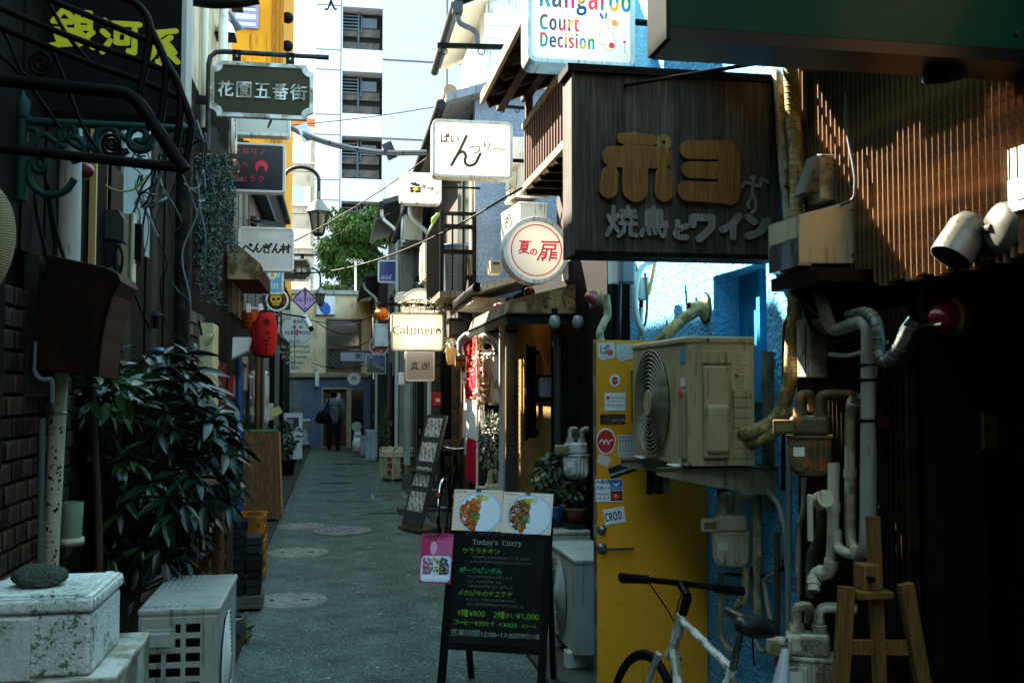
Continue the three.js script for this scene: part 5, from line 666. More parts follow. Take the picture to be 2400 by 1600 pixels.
const leafG=(()=>{const g=new THREE.BufferGeometry(),p=[],id=[],n=5;for(let i=0;i<=n;i++){const u=i/n,w=0.5*Math.pow(Math.sin(Math.PI*Math.pow(u*0.94+0.05,0.8)),0.8)*0.36,y=-0.16*u*u;p.push(-w,y+w*0.28,u,0,y,u,w,y+w*0.28,u);}for(let i=0;i<n;i++)for(const k of[0,1]){const a=i*3+k;id.push(a,a+3,a+1,a+1,a+3,a+4);}g.setAttribute('position',new THREE.Float32BufferAttribute(p,3));g.setIndex(id);g.computeVertexNormals();return g;})();
const leafM=(c,o={})=>M(c,{rough:0.4,transmission:0.12,thickness:0,...o});
const oneLeaf=(pos,dir,len,roll=0,wide=1)=>{const d=vv(dir).clone().normalize(),up=Math.abs(d.y)>0.95?V(1,0,0):V(0,1,0),x=up.clone().cross(d).normalize(),y=d.clone().cross(x);return new THREE.Matrix4().makeBasis(x,y,d).multiply(new THREE.Matrix4().makeRotationZ(roll)).multiply(new THREE.Matrix4().makeScale(len*wide,len,len)).setPosition(pos.x,pos.y,pos.z);};
function leafCloud(c,r,n,len,wide=1){const gs=[];for(let i=0;i<n;i++){const u=rnd(-1,1),a=rnd(0,6.283),q=Math.sqrt(1-u*u),k=Math.cbrt(rnd(0.15,1)),lump=0.8+0.35*Math.sin(a*3+u*4),pos=V(c[0]+r[0]*k*q*Math.cos(a)*lump,c[1]+r[1]*k*u,c[2]+r[2]*k*q*Math.sin(a)*lump);gs.push(leafG.clone().applyMatrix4(oneLeaf(pos,V(Math.cos(a)*q+rnd(-0.7,0.7),u*0.6+rnd(-0.7,0.5),Math.sin(a)*q+rnd(-0.7,0.7)),len*rnd(0.7,1.3),rnd(-1,1),wide)));}return gs;}
function potPlant(name,label,at,{pot,potM,leafC,r,n,len,stem=0.1,wide=1,saucer}){
const t=thing(name,label,'plant',null,at),[pr,ph]=pot;part(t,'pot',lathe([[0,0],[pr*0.72,0],[pr*0.95,ph*0.85],[pr*1.08,ph*0.86],[pr*1.08,ph],[pr*0.95,ph],[pr*0.9,ph*0.9],[0,ph*0.9]],24),potM);
if(saucer)part(t,'saucer',lathe([[0,-0.012],[pr*0.95,-0.012],[pr*1.15,0.03],[pr*1.1,0.03],[pr*0.92,-0.004],[0,-0.004]],24).translate(0,0,0),saucer);
const st=[];for(let i=0;i<6;i++){const a=i+rnd(0,1);st.push(tube([[0,ph*0.9,0],[Math.cos(a)*r[0]*0.3,ph+stem,Math.sin(a)*r[2]*0.3],[Math.cos(a)*r[0]*0.7,ph+stem+r[1]*rnd(0.6,1.5),Math.sin(a)*r[2]*0.7]],0.008,4,5));}part(t,'stem',st,M('#4a3f2c',{rough:0.8}));
part(t,'foliage',leafCloud([0,ph+stem+r[1],0],r,n,len,wide),leafM(leafC),{kind:'stuff'});return t;
}
// ================================================================= right wall, near: hoods, lamps, pipes, meters
const R=(px,py,X=1.84)=>WX(px,py,X);
{
const nz=-R(2008,560,FX).z,t=thing('exhaust_hood','beige sheet metal exhaust hood with grey curved mouth on the corrugated wall','exhaust hood'),fz=nz+0.26,yT=R(1990,478,FX).y,yB=R(1990,620,FX).y,x0=W(1828,600,nz+0.26).x,xm=W(1876,600,nz).x;
const prof=new THREE.Shape();prof.moveTo(FX,yB);prof.lineTo(xm,yB-0.005);prof.lineTo(xm,yT-0.06);prof.lineTo(FX,yT);part(t,'body',ext(prof,fz-nz,0.004).translate(0,0,-fz),M('#b9ad8c',{rough:0.4,tex:'streak',scale:1.5}));
const c=new THREE.Shape();c.moveTo(xm-0.001,yB-0.012);c.lineTo(x0,yB-0.012);c.quadraticCurveTo(x0-0.005,yT-0.09,xm-0.001,yT-0.058);part(t,'curved_mouth',ext(c,fz-nz-0.01,0.004).translate(0,0,-fz+0.005),M('#8d9192',{rough:0.35,metal:0.5,tex:'grime',scale:2}));
part(t,'grease_rail',bb(x0,FX,yB-0.045,yB-0.018,-fz,-nz-0.01),M('#2c2617',{rough:0.5}));for(const y of[yB+0.03,yT-0.03])part(t,'rivet',new THREE.SphereGeometry(0.006,8,6).translate(FX-0.02,y,-nz+0.004),P.steel);
}
{
const p=R(1880,680,1.75),q=R(1960,660,1.75),t=thing('black_shelf','black painted timber ledge below the exhaust hood','ledge');part(t,'board',[bb(1.66,1.9,p.y+0.0,p.y+0.05,-3.62,-3.25,0.004)],M('#191512',{rough:0.5,tex:'wood'}));part(t,'brace',beam(V(1.7,p.y-0.005,-3.5),V(1.89,p.y-0.16,-3.5),0.03,0.03),P.black);
}
{
const a=R(1905,415,1.82),t=thing('junction_box','beige plastic junction box with sloped lid above the exhaust hood','junction box');part(t,'box',bb(a.x+0.0,FX,a.y-0.1,a.y+0.08,a.z-0.05,a.z+0.06,0.012),M('#a9a488',{rough:0.45,tex:'grime',scale:3}));part(t,'hood_lid',slabTo([V(a.x-0.06,a.y-0.07,a.z-0.045),V(a.x-0.001,a.y-0.07,a.z-0.045),V(a.x-0.001,a.y+0.08,a.z-0.045)],V(0,0,0.1)),M('#6f6d64',{rough:0.5,tex:'grime'}));
single('power_cable','thin grey cable looping from the wall down to the exhaust hood','cable',tube([R(1982,215),R(1985,300),R(2003,400),R(2005,440),R(1995,470),R(1930,490),R(1890,500),R(1885,480)],0.006),P.greyCable);
single('power_cable','black cable running from the wooden board to the junction box','cable',tube([W(1812,428,4.1),R(1850,440),R(1875,460),R(1880,480)],0.006),P.cable);
}
{
const b=R(2362,535,FX),t=thing('spotlight','grey outdoor spotlight on a jointed arm with round wall base','spotlight'),g=M('#66665f',{rough:0.4,metal:0.4,tex:'grime',scale:3});
part(t,'wall_base',put(lathe([[0,0.05],[0.05,0.045],[0.075,0.02],[0.08,0],[0,0]],24),b.x-0.001,b.y,b.z,0,0,Math.PI/2),g);const j=W(2300,538,2.62);part(t,'arm',[bar(V(b.x-0.05,b.y,b.z),j,0.011),new THREE.SphereGeometry(0.026,14,10).translate(j.x,j.y,j.z)],g);
const h0=W(2272,535,2.66),h1=W(2228,606,2.66),d=h1.clone().sub(h0).normalize(),qn=new THREE.Quaternion().setFromUnitVectors(V(0,-1,0),d),head=lathe([[0.003,0.045],[0.045,0.03],[0.06,0],[0.062,-0.11],[0.056,-0.11],[0.05,-0.02],[0,-0.01]],26).applyQuaternion(qn).translate(h0.x,h0.y,h0.z);part(t,'lamp_head',head,g);part(t,'neck',bar(j,h0,0.018),g);
}
redLamp('dim red dome lamp on the dark wall at the far right',R(2225,745,2.02),[-1,0,0.15],0.055);
const wrapM=M('#b09a6a',{rough:0.65,tex:'grime',scale:5});
function wrapped(label,pts,r,n=60){const t=thing('wrapped_pipe',label,'pipe'),cv=new THREE.CatmullRomCurve3(pts.map(vv));part(t,'tape_wrap',new THREE.TubeGeometry(cv,80,r,12),wrapM);const rings=[];for(let i=0;i<n;i++){const u=(i+0.5)/n,p=cv.getPointAt(u),d=cv.getTangentAt(u);rings.push(new THREE.TorusGeometry(r*1.01,r*0.05,4,16).applyQuaternion(new THREE.Quaternion().setFromUnitVectors(V(0,0,1),d.clone().add(V(0,0.25,0.1)).normalize())).translate(p.x,p.y,p.z));}part(t,'tape_edge',rings,M('#7e6a42',{rough:0.7}),{kind:'stuff'});return t;}
wrapped('thick taped pipe bundle bending into the wall mounted air conditioner',[R(1690,1022,1.66),R(1760,1012,1.72),R(1815,985,1.8),R(1848,915,1.83),R(1858,800,1.83),R(1866,650,1.83),R(1868,400,1.83),R(1858,250,1.83),R(1852,140,1.83)],0.03,70);
wrapped('thinner taped pipe curving under the thick bundle into the air conditioner',[R(1690,1058,1.66),R(1730,1040,1.7),R(1790,1030,1.76),R(1830,1000,1.8),R(1850,960,1.81)],0.022,26);
single('vertical_pipe','ivory plastic conduit beside the taped bundle at the wooden board edge','pipe',pipe([R(1808,165,1.86),R(1825,175,1.86),R(1832,330,1.86),R(1862,640,1.86)],0.022),P.dirtyPvc);
wrapped('flared taped pipe sticking out of the blue wall above the air conditioner',[R(1540,805,1.6),R(1572,775,1.66),R(1600,748,1.74),R(1640,725,1.86)],0.03,22);
{const p=R(1648,722,1.885);single('pipe_collar','flared cream rubber collar where the taped pipe enters the blue wall','pipe collar',put(lathe([[0.03,0.09],[0.035,0.05],[0.06,0.01],[0.085,0],[0.02,0]],24),p.x+0.012,p.y,p.z,0,0,Math.PI/2),M('#c9b78a',{rough:0.6,tex:'grime',scale:4}));}
{const t=thing('waste_pipe','long grey plastic waste pipe with an upper elbow on the right wall','pipe');part(t,'pipe',pipe([R(1925,700,1.8),R(1948,778,1.8),R(2025,752,1.8),R(2036,770,1.8),R(2032,1285,1.8),R(2010,1305,1.8)],0.024,0.06),P.pvc);for(const y of[855,985,890])part(t,'pipe_band',new THREE.TorusGeometry(0.026,0.006,6,18).rotateX(Math.PI/2).translate(R(2033,y,1.8).x,R(2033,y,1.8).y,R(2033,y,1.8).z),P.black);part(t,'wall_bracket',beam(R(2033,982,1.8),R(2085,990,1.9),0.025,0.04),M('#3a2c1c',{tex:'rust'}));}
function ribbed(label,pts,r,m,n=40){const t=thing('flexible_hose',label,'hose'),cv=new THREE.CatmullRomCurve3(pts.map(vv));part(t,'hose',new THREE.TubeGeometry(cv,60,r*0.92,10),m);const g=[];for(let i=0;i<n;i++){const u=(i+0.5)/n,p=cv.getPointAt(u);g.push(new THREE.TorusGeometry(r*0.93,r*0.12,5,14).applyQuaternion(new THREE.Quaternion().setFromUnitVectors(V(0,0,1),cv.getTangentAt(u))).translate(p.x,p.y,p.z));}part(t,'ribs',g,m,{kind:'stuff'});return t;}
ribbed('grey foil wrapped hose making a V beside the waste pipe',[R(1990,742,1.82),R(2035,735,1.8),R(2058,765,1.78),R(2062,820,1.78),R(2075,848,1.78),R(2100,825,1.78),R(2138,755,1.8)],0.022,M('#6a6e6a',{rough:0.5,metal:0.3,tex:'grime',scale:5}),16);
ribbed('thin ribbed grey conduit running down the blue wall corner',[R(1852,1020,1.83),R(1850,1200,1.83),R(1848,1400,1.83),R(1846,1560,1.83)],0.012,M('#7c7f78',{rough:0.5}),90);
{const t=thing('grey_meter_box','tall grey wall box above the rusty gas meter','box'),a=R(1905,820,1.86);part(t,'case',bb(a.x-0.04,FX,a.y-0.11,a.y+0.12,a.z-0.06,a.z+0.05,0.008),M('#a5a294',{rough:0.45,tex:'grime',scale:3}));part(t,'lid_line',bb(a.x-0.0425,a.x-0.0405,a.y-0.09,a.y+0.1,a.z+0.02,a.z+0.025),P.black);}
{const a=R(1900,1112,1.76);gasMeter('yellowed gas meter with twin pipe bends, lit at its top',[a.x,a.y,a.z],-0.5,0.84,M('#a9935c',{rough:0.55,tex:'rust',scale:3}));}
{const a=R(1895,1640,1.74);gasMeter('ivory gas meter nearest the ground beside the easel',[a.x,a.y,a.z],-0.45,0.95,M('#bdb79f',{rough:0.5,tex:'grime',scale:3}));}
{const a=R(1712,1322,1.78);gasMeter('ivory gas meter in the shade under the air conditioner bracket',[a.x,a.y,a.z],-0.3,0.86);}
{const a=R(1350,1120,1.665);gasMeter('pale gas meter with tall pipe bend behind the jade plants',[a.x,a.y,a.z],-0.2,0.95,M('#b4b3ab',{rough:0.5,tex:'grime',scale:2}));}
{const a=R(1160,1210,1.52);gasMeter('small shaded gas meter behind the folded parasol poles',[a.x,a.y,a.z],-0.2,1.2);}
const sup=(label,pts,r,m=P.dirtyPvc)=>{const t=thing('gas_pipe',label,'pipe');part(t,'pipe',pipe(pts,r,r*2.4),m);for(let i=1;i<pts.length;i++){const a=pts[i-1],b=pts[i],c=a.clone().lerp(b,0.5),d=b.clone().sub(a).normalize();if(a.distanceTo(b)>0.08)part(t,'coupling',bar(c.clone().addScaledVector(d,-0.016),c.clone().addScaledVector(d,0.016),r*1.22),m);}return t;};
sup('jointed ivory gas pipe dropping from the yellowed meter with a tap',[R(1955,1085,1.8),R(1953,1290,1.8),R(1945,1350,1.8),R(1910,1335,1.78),R(1908,1385,1.76)],0.022,P.ivory);
sup('second ivory gas pipe running down beside the waste pipe',[R(2006,926,1.81),R(1993,970,1.82),R(1993,1250,1.82),R(2000,1290,1.81),R(2022,1295,1.8)],0.019,P.dirtyPvc);
sup('vertical ivory pipe right of the shaded meter on the blue wall',[R(1775,1140,1.86),R(1776,1480,1.86)],0.02);
sup('thin ivory pipe with tap below the shaded meter',[R(1748,1330,1.82),R(1748,1400,1.82),R(1728,1420,1.81)],0.017);
sup('curved grey conduit sagging from the air conditioner bracket',[R(1795,1150,1.85),R(1825,1180,1.85),R(1842,1250,1.85),R(1845,1330,1.85)],0.012,P.pvc);
single('coiled_hose','grey hose looping down against the dark blue wall','hose',tube([R(1838,1335,1.88),R(1795,1360,1.86),R(1800,1420,1.85),R(1810,1480,1.85),R(1795,1525,1.85),R(1775,1510,1.85),R(1768,1450,1.86)],0.011),P.pvc);
{const a=R(1940,1190,1.76);const t=thing('gas_tap','ivory gas tap with a long flat lever on the jointed pipe','valve');part(t,'body',put(new THREE.CylinderGeometry(0.032,0.032,0.05,18),a.x-0.02,a.y+0.03,a.z,Math.PI/2-0.3),P.ivory);part(t,'lever',bb(a.x-0.075,a.x-0.06,a.y-0.12,a.y+0.05,a.z-0.012,a.z+0.012,0.005),P.ivory);}
// ---------------------------------------------------------------- wall mounted air conditioner on brackets
const acZ=4.0,acX0=W(1612,940,acZ).x,acX1=W(1768,940,acZ).x,acTop=W(1640,788,acZ).y,acBot=W(1640,1092,acZ).y;
{
const t=acUnit('large beige wall mounted air conditioner with ringed fan guard beside the yellow door',[(acX0+acX1)/2,acBot-0.012,-acZ-0.39],-Math.PI/2,{w:0.78,d:acX1-acX0,h:acTop-acBot,feet:0.012,side:'valve',m:M('#a39673',{rough:0.42,tex:'streak',scale:2.2}),guard:M('#8d8a78',{rough:0.4,tex:'grime',scale:3})});
const hz=(acX1-acX0)/2,y=acTop-acBot;const sticker=(y0,y1,col,nm)=>part(t,nm,bb(0.31,0.365,y0,y1,hz+0.0005,hz+0.003),M(col,{rough:0.4}));
sticker(y-0.1,y-0.04,'#3f7f9c','energy_label');sticker(0.06,0.15,'#d6d6d0','paper_label');sticker(0.17,0.25,'#d6d6d0','paper_label');sticker(y-0.2,y-0.165,'#c4bfae','model_plate');part(t,'corner_strip',bb(0.3,0.375,0.04,y-0.22,hz+0.0,hz+0.012,0.008),M('#8f8362',{rough:0.45,tex:'streak'}));part(t,'red_mark',put(new THREE.CylinderGeometry(0.02,0.02,0.003,18),0.337,y*0.58,hz+0.0135,Math.PI/2),M('#b5432e'));
const b=thing('bracket','galvanised triangular wall bracket carrying the beige air conditioner','bracket'),y0=acBot-0.012;
for(const z of[-acZ-0.12,-acZ-0.66]){part(b,'arm',slabTo([V(acX0-0.1,y0-0.001,z),V(FX,y0-0.001,z),V(FX,y0-0.13,z),V(FX-0.12,y0-0.12,z),V(acX0-0.1,y0-0.035,z)],V(0,0,0.004)),M('#b3ab90',{rough:0.45,metal:0.3,tex:'streak'}));part(b,'upright',bb(FX-0.05,FX-0.001,y0-0.2,y0+0.5,z-0.02,z-0.002),M('#7f7c6e',{rough:0.5,metal:0.3,tex:'grime'}));part(b,'bolt',new THREE.CylinderGeometry(0.012,0.012,0.012,6).rotateX(Math.PI/2).translate(FX-0.04,y0-0.03,z+0.008),P.steel);part(b,'top_flange',bb(acX0-0.1,FX-0.001,y0-0.006,y0-0.0005,z+0.0045,z+0.04),M('#5d5a50',{metal:0.4,rough:0.5}));}
}
// ---------------------------------------------------------------- yellow door standing open, with stickers
{
const Z=4.95,x0=W(1396,1100,Z).x,yT=W(1400,797,Z).y,t=thing('yellow_door','yellow painted door standing open, covered with stickers','door');
const dt=canvasTex(512,1024,(c,w,h)=>{reseed(21);fill(c,w,h,'#e39a16');for(let i=0;i<900;i++){c.fillStyle=`rgba(${i % 2 ? '150,100,10' : '235,185,60'},${rnd(0.02, 0.1)})`;c.fillRect(rnd(-50,w),rnd(0,h),rnd(20,160),rnd(0.5,1.6));}for(let i=0;i<1500;i++){const y=h-Math.pow(rnd(),2)*h*0.2,x=rnd(0,w);if(fbm(x/w,y/h,12,24,3,3)>0.5){c.fillStyle=`rgba(25,24,10,${rnd(0.1, 0.45)})`;c.fillRect(x,y,rnd(1,5),rnd(1,4));}}for(let i=0;i<150;i++){c.strokeStyle=`rgba(60,45,10,${rnd(0.15, 0.5)})`;c.lineWidth=rnd(0.6,1.6);c.beginPath();const x=rnd(0,w),y=rnd(150,h);c.moveTo(x,y);c.lineTo(x+rnd(-30,30),y+rnd(-12,12));c.stroke();}});
const face=quad([x0,0.03,-Z+0.0205],[FX-0.01,0.03,-Z+0.0205],[FX-0.01,yT,-Z+0.0205],[x0,yT,-Z+0.0205]);
part(t,'front_face',face,new THREE.MeshPhysicalMaterial({map:dt,roughness:0.45,clearcoat:0.15,side:THREE.DoubleSide}),{keep:true});part(t,'leaf',bb(x0,FX-0.01,0.03,yT,-Z-0.02,-Z+0.02),M('#6f5a2a',{rough:0.6,tex:'wood'}));part(t,'edge_trim',bb(x0-0.006,x0-0.0005,0.03,yT+0.003,-Z-0.022,-Z+0.023),M('#8a8573',{rough:0.45,metal:0.4,tex:'grime',scale:4}));
const S=128,tex=canvasTex(S*4,S*4,(c)=>{
const cell=(i,fn)=>{c.save();c.beginPath();c.rect((i % 4)*S,Math.floor(i/4)*S,S,S);c.clip();c.translate((i % 4)*S,Math.floor(i/4)*S);fn();c.restore();};reseed(4);c.textAlign='left';
const scr=(n,col)=>{c.fillStyle=col;for(let i=0;i<n;i++)c.fillRect(rnd(6,118),rnd(6,118),rnd(2,16),rnd(1,4));};
cell(0,()=>{fill(c,S,S,'#c9c9c4');scr(60,'#8f8f90');c.strokeStyle='#5a5a62';ink(c,'ぱ',14,16,70,7);c.fillStyle='#c0504a';c.beginPath();c.arc(88,70,22,0,7);c.fill();});cell(1,()=>{fill(c,S,S,'#bfc0bd');scr(90,'#93908e');scr(30,'#c07870');});
cell(2,()=>{fill(c,S,S,'#e8e9e6');c.fillStyle='#17181a';c.font='bold 34px sans-serif';c.fillText('ALL',34,34);c.font='bold 27px sans-serif';c.fillText('CAPS',24,62);c.strokeStyle='#17181a';c.lineWidth=1.4;c.strokeText('EVERY',18,90);c.font='900 27px sans-serif';c.fillText('UNIKE',16,120);});
cell(3,()=>{fill(c,S,S,'#e4ddd2');c.fillStyle='#b53a26';c.beginPath();c.ellipse(64,70,34,40,0,0,7);c.fill();c.fillStyle='#2a1a18';c.fillRect(46,40,36,10);c.fillStyle='#f0e6d8';c.fillRect(44,62,14,10);c.fillRect(70,62,14,10);});
cell(4,()=>{fill(c,S,S,'#e9e8e6');c.fillStyle='#c9202c';c.beginPath();c.arc(24,36,11,0,7);c.fill();c.fillStyle='#4a4a4c';c.font='26px serif';c.save();c.scale(0.72,1);c.fillText('ne for All,',54,44);c.fillText('All for Japan.',14,96);c.restore();c.fillRect(10,58,108,2);});
cell(5,()=>{fill(c,S,S,'#1c1618');scr(60,'#6a4a44');scr(30,'#5a7a90');scr(30,'#a05a4a');c.strokeStyle='#b8b0a0';ink(c,'の大',60,60,34,4);});cell(6,()=>{c.clearRect(0,0,S,S);fill(c,S,S,'#ecebe8');c.fillStyle='#c22230';c.beginPath();c.arc(64,66,56,0,7);c.fill();c.strokeStyle='#efe2de';c.lineWidth=7;c.beginPath();c.moveTo(22,76);c.quadraticCurveTo(40,40,52,78);c.quadraticCurveTo(66,40,78,80);c.quadraticCurveTo(96,50,106,64);c.stroke();});
cell(7,()=>{fill(c,S,S,'#c8cac6');c.strokeStyle='#3c4042';for(let i=0;i<6;i++)ink(c,'かのしとりい',8+i*20,6,18,2.6,{vertical:true});});cell(8,()=>{fill(c,S,S,'#cfd3cf');scr(30,'#8d9290');c.strokeStyle='#22262a';c.lineWidth=11;c.beginPath();c.arc(64,60,36,0.3,2.8);c.stroke();scr(20,'#3a3e40');});cell(9,()=>{fill(c,S,S,'#cdc9bc');scr(20,'#a9a498');});
cell(10,()=>{fill(c,S,S,'#15171a');c.fillStyle='#d9dcdc';c.font='bold 23px sans-serif';c.save();c.scale(0.66,1.7);c.fillText('Remember 3.11',6,58);c.restore();c.fillStyle='#a0a4a4';for(let i=0;i<12;i++)c.fillRect(4+i*10,2,5,10);});
cell(11,()=>{fill(c,S,S,'#dfe6e9');c.strokeStyle='#1d4a78';ink(c,'大船渡',3,4,23,2.8,{gap:0.02});c.save();ink(c,'スポット',3,40,17,3,{gap:0.06});c.restore();c.fillStyle='#1d4a78';c.font='bold 13px sans-serif';c.fillText('OFUNATO',2,88);c.font='bold 19px sans-serif';c.fillText('S P O T',4,114);c.fillStyle='#2f6a9c';c.fillRect(70,6,54,56);c.fillStyle='#e2ebf0';c.beginPath();c.moveTo(76,24);c.quadraticCurveTo(96,34,118,18);c.quadraticCurveTo(104,46,90,40);c.fill();c.fillRect(72,48,50,3);c.fillStyle='#3a2a26';c.fillRect(70,66,54,56);c.fillStyle='#b5302c';c.beginPath();c.arc(94,94,22,0,7);c.fill();c.fillStyle='#e0c060';c.beginPath();c.arc(94,94,7,0,7);c.fill();});
cell(12,()=>{fill(c,S,S,'#e6e9e8');c.fillStyle='#1b1d1f';c.save();c.scale(0.62,1.5);c.font='bold 62px sans-serif';c.fillText('CROD',8,66);c.restore();});
});
const sm=new THREE.MeshPhysicalMaterial({map:tex,roughness:0.5,side:THREE.DoubleSide});
[['torn_sticker',1398,803,1440,846,0,'torn'],['torn_sticker',1442,806,1483,849,1,'torn'],['sticker',1484,815,1518,858,2],['round_sticker',1426,876,1451,906,3,'round'],['sticker',1414,920,1463,962,4],['sticker',1404,970,1463,994,5],['round_sticker',1395,1002,1440,1063,6,'round'],['sticker',1446,1018,1487,1071,7],['round_sticker',1494,1016,1528,1069,8,'round'],['torn_sticker',1398,1066,1427,1089,9,0,-0.4],['sticker',1424,1084,1488,1112,10,0,0.3],['sticker',1393,1121,1457,1175,11],['sticker',1413,1188,1462,1226,12,0,0.15]].forEach(([nm,px0,py0,px1,py1,cell,kind,rz=0],i)=>{
const a=W(px0,py1,Z),b=W(px1,py0,Z),w=b.x-a.x,h=b.y-a.y,sh=kind==='round'?new THREE.Shape().absellipse(0,0,w/2,h/2,0,Math.PI*2):kind==='torn'?shapeOf([[-w/2,-h*0.3],[-w*0.2,-h/2],[w*0.1,-h*0.38],[w*0.45,-h*0.3],[w/2,h*0.1],[w*0.4,h/2],[-w*0.48,h*0.48]]):rrect(w,h,0.002),g=new THREE.ShapeGeometry(sh),p=g.attributes.position,uv=g.attributes.uv,cx=cell % 4,cy=Math.floor(cell/4);
for(let k=0;k<p.count;k++)uv.setXY(k,(cx+clamp(p.getX(k)/w+0.5,0.02,0.98))/4,1-(cy+1-clamp(p.getY(k)/h+0.5,0.02,0.98))/4);
part(t,nm,g.rotateZ(rz).translate((a.x+b.x)/2,(a.y+b.y)/2,-Z+0.0225+0.0004*(i % 3)),sm,{keep:true});
});
const kb=W(1408,1240,Z),lv=W(1408,1283,Z),lv2=W(1478,1282,Z);
part(t,'deadbolt',put(lathe([[0,0.026],[0.014,0.026],[0.018,0.012],[0.024,0.008],[0.026,0],[0,0]],22),kb.x,kb.y,-Z+0.0215,Math.PI/2),M('#7e7b74',{metal:0.8,rough:0.3}));
const h=part(t,'handle',[put(lathe([[0,0.012],[0.026,0.012],[0.028,0],[0,0]],24),lv.x,lv.y,-Z+0.0215,Math.PI/2),bar(V(lv.x,lv.y,-Z+0.03),V(lv.x,lv.y,-Z+0.065),0.01),beam(V(lv.x,lv.y,-Z+0.065),V(lv2.x,lv2.y,-Z+0.05),0.016,0.012)],M('#7e7b74',{metal:0.8,rough:0.3}));
const a=W(1480,985,Z),b=W(1532,878,Z);part(t,'plastic_cover',bb(a.x,b.x,a.y,b.y,-Z+0.021,-Z+0.035,0.005),M('#b9b77c',{rough:0.35,clearcoat:0.4}));part(t,'cover_frame',[bb(a.x-0.008,a.x-0.001,a.y,b.y+0.02,-Z+0.021,-Z+0.03),bb(a.x-0.008,b.x,b.y+0.001,b.y+0.02,-Z+0.0211,-Z+0.031)],M('#8a6a1a'));
const c0=W(1515,1108,4.75);const rg=thing('rag','limp teal rags and a printed slip pegged under the air conditioner','cloth');for(let i=0;i<4;i++){const p=V(c0.x+i*0.032,c0.y,c0.z-i*0.012);part(rg,i===3?'printed_slip':'cloth_strip',quad([p.x,p.y-0.11+0.01*(i % 2),p.z],[p.x+0.034,p.y-0.108,p.z+0.012*(i % 2?1:-1)],[p.x+0.034,p.y+0.02,p.z],[p.x,p.y+0.02,p.z]),M(i===3?'#9fb0aa':['#2d4a4c','#46625e','#3a5450'][i],{rough:0.8,tex:'grime',scale:5}));}
}
// ---------------------------------------------------------------- conduits and meter above the door
{
const Z=5.6;single('black_pipe','black pole running down behind the yellow door top','pipe',bar(W(1446,600,Z),W(1440,1000,Z),0.03),P.blackMetal);
const m=thing('electric_meter','clear cased electric meter hanging under the wooden board','electric meter'),a=W(1434,662,5.2),b=W(1490,600,5.2);part(m,'back_plate',bb(a.x,b.x,a.y,b.y+0.08,-5.28,-5.2),M('#d7d6d0'));part(m,'dial_case',bb(a.x+0.03,b.x-0.02,a.y-0.012,b.y+0.05,-5.199,-5.12,0.02),M('#8f9aa0',{rough:0.1,transmission:0.5,thickness:0}));part(m,'dial',bb(a.x+0.05,b.x-0.04,a.y+0.03,b.y,-5.16,-5.15),M('#e3e0da'));part(m,'red_tag',bb(a.x+0.07,b.x-0.055,a.y+0.09,a.y+0.12,-5.149,-5.145),P.red);
const wire=(label,pts,r,mm)=>single('conduit',label,'conduit',tube(pts,r,8,9),mm);wire('white curved conduit looping beside the electric meter',[W(1530,612,5.3),W(1508,622,5.3),W(1492,660,5.3),W(1489,710,5.3),W(1496,755,5.3),W(1510,778,5.3)],0.017,M('#b9bcb8'));
wire('grey cable hanging left of the white curved conduit',[W(1512,640,5.5),W(1517,700,5.5),W(1513,755,5.5),W(1500,785,5.5)],0.008,P.greyCable);wire('yellowish cable bundle under the right end of the wooden board',[W(1535,610,5.4),W(1530,640,5.4),W(1520,690,5.4)],0.012,M('#a8925a'));wire('bent ivory pipe end rising behind the yellow door',[W(1410,805,5.5),W(1406,780,5.5),W(1416,755,5.5),W(1424,735,5.5),W(1420,690,5.5)],0.022,P.dirtyPvc);
const c=W(1497,702,5.5),d=W(1522,648,5.5);const q=thing('junction_box','flat grey junction box beside the white conduit on the blue wall','junction box');part(q,'box',bb(c.x,d.x,c.y,d.y,-5.6,-5.5,0.008),M('#8f989a',{rough:0.5}));part(q,'cable_gland',bar(V(c.x+0.03,c.y-0.04,-5.55),V(c.x+0.03,c.y+0.002,-5.55),0.012),P.black);
single('steel_post','bright steel conduit below the grey junction box','pipe',bar(W(1500,800,5.7),W(1504,700,5.7),0.014),P.galv);
}
